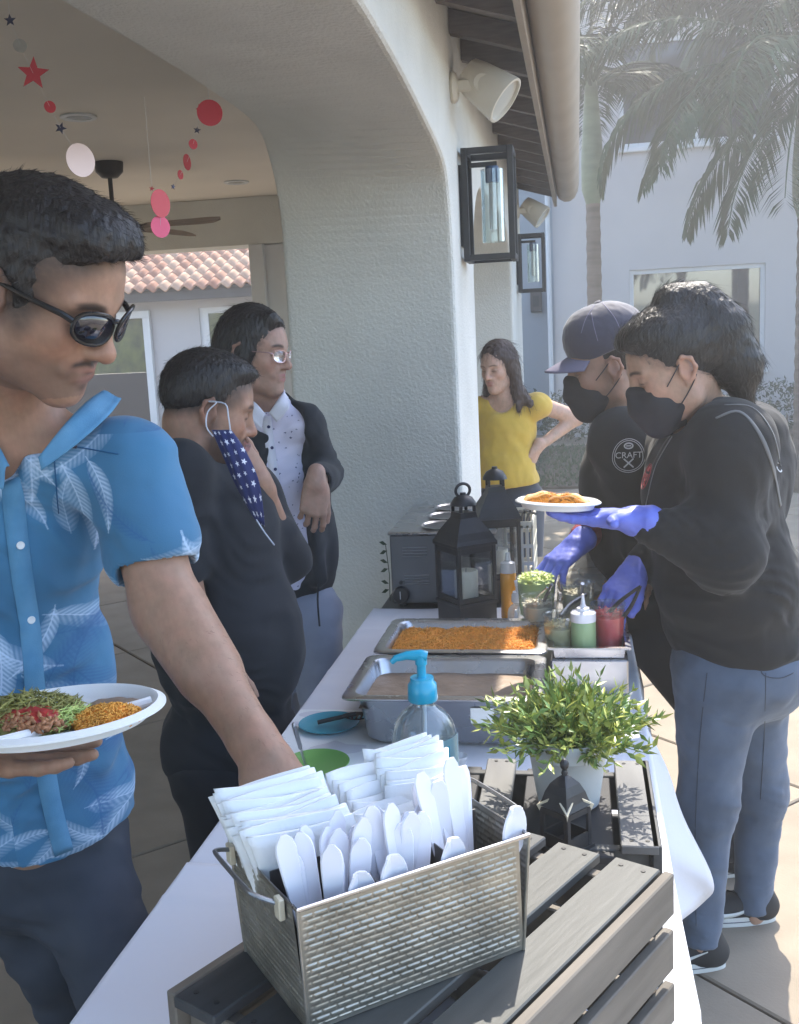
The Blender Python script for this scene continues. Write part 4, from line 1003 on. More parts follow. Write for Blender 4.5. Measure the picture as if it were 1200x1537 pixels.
# ------------------------------------------------------------------ countertop warmer
we = empty('food_warmer', (-.43, 3.5, .739), 'grey steel countertop warmer with round wells, louvres and a black knob', 'food warmer')
x0, x1, y0, y1, z0, z1 = -.603, -.27, 3.27, 3.80, .752, .975
MB().box((x0, y0, z0), (x1, y1, z1), bev=.004).put('housing', 'steel_dark', we)
MB().box((x0 - .006, y0 - .006, z1 + .0005), (x1 + .006, y1 + .006, z1 + .010), bev=.003).put('top_plate', 'steel', we)
for k in range(3):
    b = MB(); b.sm = True; cy = y0 + .09 + k * .175; b.lathe([(.074, z1 + .0105), (.080, z1 + .0165), (.076, z1 + .0175), (.068, z1 + .013)], ((x0 + x1) / 2, cy, 0), 32, cap=False); b.put('well_ring', 'steel', we)
    b = MB(); b.lathe([(.0675, z1 + .0105), (.0675, z1 + .0125)], ((x0 + x1) / 2, cy, 0), 28); b.put('well', 'galv_dark', we)
for gx, gz in ((-.563, .935), (-.560, .845)):
    for k in range(4):
        b = MB(); b.sm = True; b.tube([(gx, y0 - .0005, gz - k * .0095), (gx + .078, y0 - .0005, gz - k * .0095)], .0028, 8); b.put('louvre', 'steel_dull', we)
b = MB(); b.sm = True; Rk = np.array([[1, 0, 0], [0, 0, -1], [0, 1, 0]]).astype(float); b.lathe([(.0275, 0), (.0275, .012), (.024, .020), (.010, .022)], (-.573, y0 - .0005, .783), 28, R=Rk); b.put('knob', 'black_plastic', we)
b = MB(); b.box((-.574, y0 - .026, .772), (-.572, y0 - .0225, .797)); b.put('knob_mark', 'white_trim', we)
b = MB(); b.sm = True; b.lathe([(.006, 0), (.006, .006), (.002, .007)], (-.572, y0 - .0005, .822), 14, R=Rk); b.put('switch', 'black_plastic', we)
for x in (x0 + .03, x1 - .03):
    for y in (y0 + .03, y1 - .03):
        b = MB(); b.lathe([(.012, .739), (.012, .7515)], (x, y, 0), 12); b.put('foot', 'black_plastic', we)
sp = empty('leafy_sprig', (-.625, 3.35, .739), 'dark leafy sprig peeping out beside the warmer', 'plant')
b = MB(); b.tube([(-.628, 3.36, .739), (-.624, 3.35, .83), (-.630, 3.34, .93)], .0015, 5); b.put('stem', 'leaf_dark', sp)
for k, zz in enumerate((.78, .80, .85, .87, .91, .93)):
    d = np.array([-.026, -.004, .010 * (1 if k % 2 else -1)]); p = np.array([-.626, 3.345, zz]); b = MB(); b.add([p, p + d * .5 + [0, 0, .008], p + d, p + d * .5 - [0, 0, .006]], [(0, 1, 2, 3)]); b.put('leaf', 'leaf_dark', sp)

# ------------------------------------------------------------------ hotel pans with food
def hotel_pan(x0, x1, y0, y1, zr, depth, label, fill, fm, seed):
    e = empty('food_pan', ((x0 + x1) / 2, (y0 + y1) / 2, zr - depth), label, 'food pan', 'steel pans of hot food')
    def rr(x0, x1, y0, y1, r, z, n=6):
        out = []
        for cx, cy, a0 in ((x1 - r, y1 - r, 0), (x0 + r, y1 - r, 90), (x0 + r, y0 + r, 180), (x1 - r, y0 + r, 270)):
            for k in range(n + 1):
                a = math.radians(a0 + 90 * k / n); out.append((cx + r * math.cos(a), cy + r * math.sin(a), z))
        return out
    rings = [rr(x0, x1, y0, y1, .022, zr - .004), rr(x0, x1, y0, y1, .022, zr), rr(x0 + .004, x1 - .004, y0 + .004, y1 - .004, .02, zr + .002), rr(x0 + .022, x1 - .022, y0 + .022, y1 - .022, .03, zr + .001), rr(x0 + .027, x1 - .027, y0 + .027, y1 - .027, .03, zr - .006),
             rr(x0 + .040, x1 - .040, y0 + .040, y1 - .040, .035, zr - depth * .9), rr(x0 + .052, x1 - .052, y0 + .052, y1 - .052, .03, zr - depth)]
    n = len(rings[0]); V = [p for q in rings for p in q]; F = []
    for k in range(len(rings) - 1):
        for i in range(n): F.append((k * n + i, k * n + (i + 1) % n, (k + 1) * n + (i + 1) % n, (k + 1) * n + i))
    F.append(tuple((len(rings) - 1) * n + i for i in range(n)))
    b = MB(); b.V = V; b.F = F; b.sm = True; o = b.put('pan', 'steel', e); solidify(o, .0012)
    zf = zr - fill; k_ = .027 + .013 * (fill / depth); r = np.random.RandomState(seed)
    nx, ny = 60, 44; X = np.linspace(x0 + k_, x1 - k_, nx); Y_ = np.linspace(y0 + k_, y1 - k_, ny); P = np.zeros((nx, ny, 3)); nz = Noise(seed, .09, 6)
    GX, GY = np.meshgrid(X, Y_, indexing='ij'); H_ = zf + (.006 if fm == 'rice_base' else .0025) * nz(GX, GY, GX * 0)
    P[..., 0] = GX; P[..., 1] = GY; P[..., 2] = H_
    link('food', grid_mesh('food', P), fm, e)
    if fm == 'rice_base':
        n = 7000; gx = r.uniform(x0 + k_ + .002, x1 - k_ - .002, n); gy = r.uniform(y0 + k_ + .002, y1 - k_ - .002, n); gz = zf + .006 * nz(gx, gy, gx * 0) + r.uniform(-.001, .006, n)
        d = r.normal(size=(n, 3)); d[:, 2] *= .5; d /= np.linalg.norm(d, axis=1)[:, None]; l = r.uniform(.0034, .0052, n)[:, None]; u = np.cross(d, [0, 0, 1.]); u /= np.linalg.norm(u, axis=1)[:, None]; v = np.cross(d, u); C = np.stack([gx, gy, gz], 1); w_ = .0011
        V = np.stack([C - d * l, C + u * w_, C + v * w_, C - u * w_, C - v * w_, C + d * l], 1).reshape(-1, 3); i0 = np.arange(n)[:, None] * 6
        F = np.concatenate([i0 + a for a in ([0, 1, 2], [0, 2, 3], [0, 3, 4], [0, 4, 1], [5, 2, 1], [5, 3, 2], [5, 4, 3], [5, 1, 4])])
        tag(link('rice', pydata('rice', V, F, True), 'rice', e), kind='stuff')
    return e
hotel_pan(-.490, -.085, 2.36, 2.655, .870, .110, 'steel pan of orange rice, farther of the two food pans', .018, 'rice_base', 4)
bp_ = hotel_pan(-.497, -.085, 2.045, 2.345, .868, .112, 'steel pan of brown refried beans, nearer of the two food pans', .032, 'beans', 5)
tg = J(724, 1076, 2.066)
tag(MB().box((tg[0] - .024, 2.072, tg[2] - .017), (tg[0] + .024, 2.075, tg[2] + .016)).put('blank_card', 'napkin'), 'small blank white card on the front of the beans pan', 'card')

# ------------------------------------------------------------------ condiment tray and what is in it
te = empty('condiment_tray', (.01, 2.8, TZ), 'long open steel tray of taco toppings at the edge of the table', 'tray')
b = MB(); b.sm = True
def ring(x0, x1, y0, y1, z): return [(x0, y0, z), (x1, y0, z), (x1, y1, z), (x0, y1, z)]
rg = [ring(-.084, .106, 2.41, 3.19, .862), ring(-.084, .106, 2.41, 3.19, .866), ring(-.072, .094, 2.422, 3.178, .866), ring(-.068, .090, 2.428, 3.172, .838)]
b.V = [p for q in rg for p in q]; b.F = [(k * 4 + i, k * 4 + (i + 1) % 4, (k + 1) * 4 + (i + 1) % 4, (k + 1) * 4 + i) for k in range(3) for i in range(4)] + [(12, 13, 14, 15)]
MB().box((-.078, 2.418, TZ + .001), (.100, 3.184, .836), bev=.004).put('tray_body', 'steel', te)
o = b.put('tray_pan', 'steel', te, smooth=False); solidify(o, .0015)
def tub(px, py, y, r, h, label, fm, z0=.8405, fill=.6, seed=0, hn=0, nm='food_tub'):
    q = J(px, py, y); c = np.array([q[0], y, z0]); e = empty(nm, c, label, 'food tub')
    b = MB(); b.sm = True; b.lathe([(r * .86, 0), (r * .88, .001), (r * .98, h - .006), (r * 1.05, h - .004), (r * 1.05, h), (r * .97, h), (r * .86, .003), (.003, .003)], c, 32, cap=False); b.put('tub_wall', 'tub', e)
    b = MB(); b.sm = True; rr_ = np.random.RandomState(seed); b.lathe([(r * .84, .004), (r * (.86 + .1 * fill), h * fill), (r * .6, h * fill + .004), (.004, h * fill + .007)], c, 32); b.put('filling', fm, e)
    n = 260; a = rr_.uniform(0, 6.28, n); ra = r * .85 * np.sqrt(rr_.rand(n)); C = c + np.stack([ra * np.cos(a), ra * np.sin(a), h * fill + .004 + hn * (1 - ra / r) + rr_.uniform(0, .006, n)], 1)
    d = rr_.normal(size=(n, 3)); d[:, 2] *= .4; d /= np.linalg.norm(d, axis=1)[:, None]; u = np.cross(d, [0, 0, 1.]); u /= np.linalg.norm(u, axis=1)[:, None]; l = .008
    V = np.stack([C - d * l - u * .0015, C - d * l + u * .0015, C + d * l + u * .0015 + [0, 0, .002], C + d * l - u * .0015], 1).reshape(-1, 3)
    tag(link('shreds', pydata('shreds', V, np.arange(n * 4).reshape(-1, 4)), fm, e), kind='stuff'); return e
tub(842, 950, 2.50, .042, .085, 'clear tub of pale yellow salsa with a white spoon, beside the green squeeze bottle', 'yellow_food', seed=1, fill=.62)
tub(914, 950, 2.52, .040, .105, 'clear tub of bright red pickled topping with tongs in it', 'red_food', seed=2, fill=.70)
tub(806, 905, 2.80, .052, .105, 'clear tub heaped with pale green shredded lettuce', 'lettuce', seed=3, fill=.9, hn=.018)
tub(808, 920, 2.66, .040, .09, 'steel grey tub of cream sauce with two spoons behind the lettuce', 'cream_food', seed=4, fill=.7)
tub(868, 905, 2.80, .045, .09, 'clear tub of cream coloured topping behind the green squeeze bottle', 'cream_food', seed=5, fill=.7)
tub(893, 880, 2.98, .045, .08, 'clear tub of diced topping beside the tortilla bag', 'orange_food', seed=6, fill=.5)
def squeeze(px, y, r, h, label, mb, mc='white_plastic', z0=.8405, nz=.040, nm='squeeze_bottle'):
    q = J(px, 930, y); c = np.array([q[0], y, z0]); e = empty(nm, c, label, 'bottle')
    b = MB(); b.sm = True; b.lathe([(r * .93, 0), (r, .004), (r, h - .004), (r * .93, h)], c, 32); b.put('bottle_body', mb, e)
    b = MB(); b.sm = True; b.lathe([(r * 1.03, h + .0005), (r * 1.03, h + .020), (r * .9, h + .024), (r * .55, h + .026), (r * .52, h + .032), (r * .3, h + .034), (.0055, h + .04), (.003, h + .024 + nz), (.001, h + .025 + nz)], c, 32); b.put('cap', mc, e)
    return e
squeeze(876, 2.46, .0290, .078, 'squeeze bottle of green salsa with a white cap at the front of the tray', 'squeeze_green')
squeeze(775, 2.72, .030, .060, 'squeeze bottle with a white cone cap, just behind the rice pan', 'white_plastic', nz=.04, z0=.752)
q = J(762, 860, 3.10); e = empty('juice_bottle', (q[0] + .002, 3.10, TZ), 'amber filled bottle with a pale cap beside the far lantern', 'bottle'); c = np.array([q[0] + .002, 3.10, TZ])
b = MB(); b.sm = True; b.lathe([(.022, 0), (.024, .003), (.024, .135), (.022, .14)], c, 28); b.put('bottle_body', 'amber', e)
b = MB(); b.sm = True; b.lathe([(.0235, .1405), (.0215, .17), (.010, .175), (.006, .20), (.002, .201)], c, 28); b.put('cap', 'frost', e)
q = J(777, 880, 2.95); pump_bottle((q[0], 2.95, TZ + .001), .030, .085, 'small clear hand sanitizer with a white pump beside the lettuce', 'frost', 'white_plastic', .1, sc=.85)

def utensil(pts, r, label, m, nm, cat, bowl=None, flat=1.):
    e = empty(nm, pts[0], label, cat); b = MB(); b.sm = True; b.tube(smoothcurve(pts, 5), r, 8); b.put('handle', m, e)
    if bowl is not None:
        c, rr_, d = bowl; b = MB(); b.sm = True; b.lathe([(.001, -rr_ * .5), (rr_ * .7, -rr_ * .35), (rr_, 0), (rr_ * .95, .001), (rr_ * .65, -rr_ * .3), (.001, -rr_ * .42)], c, 20, R=frame(d, (0, 1, 0)) @ np.array([[0, 0, 1], [0, 1, 0], [-1, 0, 0]]).astype(float), cap=False); b.put('bowl', m, e)
    return e
utensil([J(838, 975, 2.50) + [0, 0, .01], J(846, 958, 2.50), J(853, 930, 2.47)], .0045, 'white plastic spoon handle leaning in the pale salsa tub', 'white_plastic', 'serving_spoon', 'spoon')
utensil([J(810, 925, 2.68), J(818, 900, 2.66), J(829, 877, 2.62)], .0045, 'dark serving spoon handle standing in the cream sauce, nearer one', 'steel_dark', 'serving_spoon', 'spoon')
utensil([J(790, 918, 2.70), J(805, 898, 2.70), J(822, 882, 2.68)], .003, 'thin steel spoon handle leaning across the lettuce tub', 'steel', 'serving_spoon', 'spoon')
utensil([J(870, 918, 2.78), J(873, 890, 2.76), J(875, 876, 2.74)], .005, 'steel ladle handle with a bright tip behind the green bottle', 'steel', 'ladle', 'ladle')
utensil([J(842, 925, 2.66), J(856, 908, 2.70), J(880, 893, 2.74)], .006, 'grey plastic ladle handle lying across the middle tub', 'steel_dull', 'ladle', 'ladle')
def tongs(a, b1, b2, label, m='black_plastic'):
    e = empty('tongs', a, label, 'tongs'); a = np.array(a)
    for t in (b1, b2):
        t = np.array(t); mid = (a + t) / 2 + _n(t - (np.array(b1) + np.array(b2)) / 2 + 1e-6) * .006; b = MB(); b.sm = True; b.tube(smoothcurve([a, mid, t], 6), list(np.linspace(.0035, .006, 13)), 8); b.put('arm', m, e)
    return e
tongs(J(962, 880, 2.50), J(906, 930, 2.52), J(925, 940, 2.52), 'black tongs leaning in the red topping, held by the gloved hand')
# tortilla bag
rb = np.random.RandomState(8); S = Sculpt(); q = J(880, 872, 3.02)
S.ell((q[0] - .005, 3.02, .875), (.075, .10, .045), k=.03); S.ell((q[0] + .01, 3.10, .915), (.05, .05, .05), k=.04); S.cap((q[0] + .005, 3.12, .93), (q[0] - .01, 3.15, .98), .03, .012, k=.03)
nb = Noise(9, .05, 8, 1.2)
V, F = S.mesh(.005, post=lambda F, X, Y, Z: F + .005 * nb(X, Y, Z))
o = sculpt_obj('tortilla_bag', V, F, 'bag', None); tag(o, 'crumpled clear plastic bag of tortillas on the tray', 'bag')
e = empty('tortilla_stack', (q[0] - .005, 3.02, .842), 'pile of pale tortillas showing through the plastic bag', 'tortillas')
for k in range(6):
    b = MB(); b.sm = True; b.lathe([(.058, .842 + k * .006), (.060, .8445 + k * .006), (.056, .847 + k * .006), (.004, .848 + k * .006)], (q[0] - .008 + rb.uniform(-.004, .004), 3.02 + rb.uniform(-.004, .004), 0), 26); b.put('tortilla', 'cream_food', e)

# ------------------------------------------------------------------ plates and servers on the cloth
def plate(c, r, label, m, h=.010, nm='plate', R=None, cat='plate'):
    e = empty(nm, c, label, cat); b = MB(); b.sm = True; b.lathe([(r * .62, 0), (r * .66, .0005), (r * .97, h), (r, h + .001), (r * .99, h + .0022), (r * .95, h + .001), (r * .66, .0028), (r * .05, .0025)], c, 48, R=R); b.put('dish', m, e); return e
tz = TZ + .0012
tag(MB().box((-.655, 1.905, TZ), (-.40, 2.30, TZ + .0008)).put('paper_liner', 'napkin'), 'white paper sheet under the teal and green plates', 'paper')
plate((-.560, 2.19, tz), .068, 'round teal plate with a black slotted spoon, beside the beans pan', 'teal_plate')
plate((-.536, 1.97, tz), .068, 'round green plate with a steel server, nearer than the teal plate', 'green_plate')
plate((-.250, 2.045 - .05, tz), .018, 'tiny clear dish in front of the beans pan', 'frost', h=.018, nm='small_dish', cat='dish')
e = utensil([(-.50, 2.20, tz + .028), (-.54, 2.195, tz + .020), (-.585, 2.185, tz + .012)], .005, 'black slotted serving spoon lying on the teal plate', 'black_plastic', 'slotted_spoon', 'spoon')
b = MB(); b.sm = True; S_ = []
P = np.array([[(-.498 + .034 * math.cos(a) * r, 2.20 + .022 * math.sin(a) * r, tz + .024 - .008 * (1 - r * r)) for r in np.linspace(.05, 1, 5)] for a in np.linspace(0, 2 * math.pi, 25)])
o = link('bowl', grid_mesh('bowl', P), 'black_plastic', e); solidify(o, .0015)
for k in range(4):
    b = MB(); b.box((-.516 + k * .010, 2.193, tz + .0185), (-.512 + k * .010, 2.209, tz + .0215)); b.put('slot', 'teal_plate', e)
e = empty('steel_server', (-.51, 1.96, tz + .01), 'steel serving knife standing with its handle up at the green plate', 'server')
a_, b_ = J(462, 1158, 1.93), J(441, 1088, 1.86); Rr = frame(b_ - a_, (1, .2, 0)); Ln = np.linalg.norm(b_ - a_)
b = MB(); b.box((0, -.008, -.001), (Ln * .5, .008, .001), R=Rr, c=a_, bev=.0005); b.put('blade', 'steel', e)
b = MB(); b.box((Ln * .5 + .0005, -.0065, -.0035), (Ln * 1.02, .0065, .0035), R=Rr, c=a_, bev=.003); b.put('handle', 'steel_dull', e)

# ------------------------------------------------------------------ on the second table: perforated crate, tongs, blue cloth
e = empty('perforated_crate', (-.25, 3.75, .739), 'cream perforated plastic basket holding black utensils behind the lanterns', 'basket')
for (x0, x1, y0, y1) in ((-.335, -.165, 3.60, 3.606), (-.335, -.165, 3.894, 3.90), (-.335, -.329, 3.606, 3.894), (-.171, -.165, 3.606, 3.894)):
    b = MB(); horiz = (x1 - x0) > .05; a0, a1 = (x0, x1) if horiz else (y0, y1); n = 9 if horiz else 14
    st = (a1 - a0) / n
    for k in range(n + 1):
        s0 = a0 + k * st - .004; s1 = s0 + .008; s0 = max(s0, a0); s1 = min(s1, a1)
        b.box((s0, y0, .762), (s1, y1, .938)) if horiz else b.box((x0, s0, .762), (x1, s1, .938))
    for zz in (.740, .80, .86, .93):
        b.box((x0, y0, zz), (x1, y1, zz + .022), ) if zz in (.740, .93) else b.box((x0 - .0006, y0 - .0006, zz), (x1 + .0006, y1 + .0006, zz + .012))
    b.put('basket_wall', 'white_crate', e)
MB().box((-.329, 3.606, .740), (-.171, 3.894, .744)).put('basket_floor', 'white_crate', e)
for k in range(7):
    x = -.32 + k * .020; utensil([(x, 3.88, .90), (x + .02, 3.72, .962 + .004 * (k % 3)), (x + .05, 3.56 - .02 * (k % 2), .985 + .006 * (k % 3))], .005, 'black handled utensil lying across the cream perforated basket', 'black_plastic' if k % 3 else 'steel_dark', 'kitchen_utensil', 'utensil')
for o in COL.objects:
    if o.get('category') == 'utensil': o['group'] = 'black utensils lying across the perforated basket'
S = Sculpt(); q = J(808, 822, 3.5)
S.box((q[0] + .01, 3.50, .753), (.075, .10, .010), .006, k=.01); S.box((q[0], 3.52, .764), (.055, .07, .006), .005, k=.01); S.ell((q[0] + .03, 3.45, .766), (.03, .04, .012), k=.02)
nb2 = Noise(10, .07, 6)
V, F = S.mesh(.005, post=lambda F, X, Y, Z: F + .003 * nb2(X, Y, Z)); o = sculpt_obj('folded_towel', V, F, 'blue_cloth'); tag(o, 'folded blue towel on the second table', 'towel')
# ================================================================== people: tools
from mathutils.bvhtree import BVHTree
mat('skin', (1, 1, 1), .5, attr='Col', bump=.18, bscale=420, bdist=.0008, var=.16, vscale=55, sss=.08, spec=.42)
mat('hair_black', (.012, .011, .012), .42, bump=.9, bscale=90, bdist=.004, stretch=(2, 2, .35), spec=.55)
mat('hair_dark', (.022, .017, .015), .45, bump=.9, bscale=90, bdist=.004, stretch=(2, 2, .35), spec=.5)
mat('hair_brown', (.045, .024, .018), .45, bump=.8, bscale=90, bdist=.004, stretch=(2, 2, .35), spec=.5)
mat('cloth_black', (.013, .015, .020), .85, bump=.35, bscale=500, bdist=.0008, sheen=.06, var=.12)
mat('cloth_hoodie', (.011, .011, .012), .9, bump=.4, bscale=350, bdist=.001, sheen=.08, var=.15)
mat('denim', (.085, .115, .17), .85, bump=.4, bscale=600, bdist=.0008, var=.3, vscale=9, sheen=.2)
mat('denim_light', (.24, .26, .33), .85, bump=.4, bscale=600, bdist=.0008, var=.2, vscale=9, sheen=.2)
mat('denim_dark', (.032, .045, .07), .85, bump=.4, bscale=600, bdist=.0008, var=.25, vscale=9, sheen=.2)
mat('trouser', (.048, .055, .072), .85, bump=.3, bscale=500, bdist=.0006, var=.18, vscale=5)
mat('glove', (.15, .19, .66), .45, bump=.35, bscale=110, bdist=.0015, var=.15, vscale=30, spec=.5)
mat('yellow_knit', (.56, .37, .05), .8, bump=.35, bscale=260, bdist=.001, var=.12, vscale=14, sheen=.2)
mat('mask_black', (.022, .022, .028), .8, bump=.3, bscale=500, bdist=.0005)
mat('lens_dark', (.010, .009, .018), .06, spec=.9, coat=.6)
mat('frame_dark', (.018, .016, .015), .25)
mat('shoe_black', (.02, .02, .022), .7, bump=.3, bscale=300, bdist=.0006); mat('rubber_white', (.62, .62, .60), .5)
mat('red_knit', (.22, .02, .035), .8, bump=.4, bscale=250); mat('cap_navy', (.035, .035, .062), .75, bump=.4, bscale=420, bdist=.0008, sheen=.4); mat('cap_brim', (.17, .16, .24), .7, bump=.3, bscale=400, bdist=.0008)
mat('white_cotton', (.62, .62, .70), .8, bump=.3, bscale=400, bdist=.0006); mat('print_white', (.55, .55, .56), .7); mat('print_red', (.35, .05, .06), .7)
mat('stripe_grey', (.13, .13, .13), .75); mat('elastic', (.55, .58, .66), .7); mat('silver', (.6, .6, .6), .25, metal=1.); mat('rose_metal', (.75, .5, .48), .2, metal=.7)
mat('button', (.75, .78, .80), .3); mat('navy_cotton', (.025, .03, .10), .85)

def folds(F, X, Y, Z, lst):
    """lst: (centre, axis, wavelength, amplitude, radius)"""
    for c, ax, wl, am, rd in lst:
        ax = _n(ax); s = (X - c[0]) * ax[0] + (Y - c[1]) * ax[1] + (Z - c[2]) * ax[2]; d2 = (X - c[0]) ** 2 + (Y - c[1]) ** 2 + (Z - c[2]) ** 2
        ph = c[0] * 37 + c[2] * 23; t = np.sin(2 * math.pi * s / (wl * 1.35) + 2.2 * np.sin(X * 14 + Z * 19 + ph) + 1.9 * np.sin(Y * 23 - Z * 11 + X * 8)); g = .55 + .45 * np.sin(X * 31 + Y * 27 + Z * 17 + ph); F = F + (am * .8 * g * np.exp(-d2 / rd ** 2) * (np.abs(t) * 1.7 - .8)).astype(np.float32)
    return F
def finger_chain(S, base, d, n, y, lens, r0, curls, k):
    """d: pointing, n: back of hand; curls bend toward the palm"""
    p = base; a = 0; rs = [r0, r0 * .93, r0 * .85, r0 * .74]
    for i in range(3):
        a += curls[i]; v = d * math.cos(a) - n * math.sin(a); q = p + v * lens[i]; S.cap(p, q, rs[i], rs[i + 1], k); p = q
    return p
def hand(S, wrist, dirv, back, side, curls=(.25, .35, .25), sc=1., thumb=(.5, .3), grow=0., spread=.10, wr=.026):
    """side=+1: thumb toward cross(back, dir)"""
    d = _n(dirv); n = _n(np.array(back) - d * (np.array(back) @ d)); y = np.cross(n, d) * side; w0 = np.array(wrist, float)
    P = lambda a, b_, c: w0 + (d * a + y * b_ + n * c) * sc
    g = grow
    S.cap(P(-.03, 0, 0), P(.01, 0, 0), wr * sc + g, (.026) * sc + g, .02)
    mc = [(.088, .031), (.092, .010), (.088, -.011), (.079, -.030)]
    for (mx, my) in mc:
        S.cap(P(.008, my * .55, 0), P(mx, my, 0), .0155 * sc + g, .0108 * sc + g, .014)
    S.ell(P(.045, 0, -.003), (.045 * sc + g, .036 * sc + g, .013 * sc + g), R=np.array([d, y, n]).T, k=.014)
    S.ell(P(.032, .026, -.010), (.032 * sc + g, .017 * sc + g, .015 * sc + g), R=np.array([d, y, n]).T, k=.014)
    L = [(.043, .026, .021), (.047, .030, .022), (.043, .028, .022), (.034, .021, .019)]; RR = [.0092, .0094, .0089, .0080]
    cs = curls if hasattr(curls[0], '__len__') else [curls] * 4
    tips = []
    for i, (mx, my) in enumerate(mc):
        dd = _n(d + y * spread * (1 - i * .66)); tips.append(finger_chain(S, P(mx, my, 0), dd, n, y, [l * sc for l in L[i]], RR[i] * sc + g, cs[i], .005))
    t0 = P(.022, .026, -.008); v = _n(d * math.cos(thumb[0]) + y * math.sin(thumb[0]) - n * .25); t1 = t0 + v * .042 * sc
    v2 = _n(v + (d * .8 - y * .35) * thumb[1] - n * .15 * thumb[1]); t2 = t1 + v2 * .030 * sc; v3 = _n(v2 + (d * .8 - y * .35) * thumb[1]); t3 = t2 + v3 * .026 * sc
    S.cap(t0, t1, .0135 * sc + g, .0108 * sc + g, .012); S.cap(t1, t2, .0108 * sc + g, .0102 * sc + g, .004); S.cap(t2, t3, .0102 * sc + g, .0085 * sc + g, .004)
    return tips

def head(S, c, R, sc=1., jaw=1., ears=True, nose=1., female=False, lids=True, fat=0.):
    S.frame(c, R, sc)
    S.ell((-.018, 0, .048), (.097, .076, .083), k=.02)
    S.ell((.030, 0, .020), (.062, .062, .080), k=.03)
    S.ell((.018, 0, -.038), (.064, .058 * jaw + fat, .076), k=.03)
    for s in (-1, 1):
        S.cap((-.018, s * .056, -.035), (-.008, s * (.052 + fat), -.068), .016, .017, k=.03)
        S.cap((-.008, s * (.052 + fat), -.068), (.062, s * .014, -.102), .016, .015, k=.03)
        S.ell((.054, s * .040, -.022), (.024, .020, .022), k=.022)
        S.cap((.070, s * .046, .026), (.084, s * .014, .026), .007, .009, k=.016)
    S.ell((.074, 0, -.101), (.018, .021, .016), k=.025)
    S.ell((.060, 0, -.062), (.030, .030, .030), k=.03)
    for s in (-1, 1): S.ell((.096, s * .032, .004), (.017, .019, .012), k=.018, mode='s')
    for s in (-1, 1):
        S.ell((.0715, s * .032, .004), (.0135, .0150, .0125), k=.004)
        if lids: S.cap((.0835, s * .020, .0005), (.0800, s * .046, .0008), .0016, .0014, k=.003)
    S.cap((.086, 0, .018), (.109 * nose, 0, -.024), .0075, .0090, k=.014)
    S.ell((.107 * nose, 0, -.029), (.0125, .0120, .0110), k=.010)
    for s in (-1, 1):
        S.ell((.095, s * .0125, -.032), (.0110, .0070, .0080), k=.007)
        S.ell((.103, s * .0062, -.040), (.0055, .0032, .0030), k=.003, mode='s')
        S.cap((.086, s * .020, -.034), (.079, s * .030, -.060), .004, .004, k=.012)
    S.cap((.0885, -.017, -.0590), (.0950, 0, -.0560), .0035, .0050, k=.006); S.cap((.0950, 0, -.0560), (.0885, .017, -.0590), .0050, .0035, k=.006)
    S.cap((.0880, -.014, -.0690), (.0885, .014, -.0690), .0062, .0062, k=.008)
    S.cap((.1000, -.020, -.0630), (.1000, .020, -.0630), .0018, .0018, k=.004, mode='s')
    if ears:
        for s in (-1, 1):
            Re = np.array([[.95, -.3 * s, 0], [.3 * s, .95, 0], [0, 0, 1.]])
            S.ell((-.012, s * .0765, -.004), (.0185, .0065, .0300), R=Re, k=.008)
            S.chain([(.000, s * .077, .018), (-.010, s * .086, .028), (-.026, s * .090, .018), (-.030, s * .090, -.004), (-.018, s * .083, -.024), (-.006, s * .077, -.034)], [.0042, .0044, .0046, .0044, .0048, .0062], k=.006)
            S.ell((-.010, s * .0880, .000), (.0085, .0075, .0140), k=.006, mode='s')
            S.cap((.004, s * .080, -.004), (.002, s * .079, -.012), .0042, .0042, k=.004)
    S.world()
_sk1, _sk2 = Noise(301, .035, 7, .4), Noise(302, .010, 7, .4)
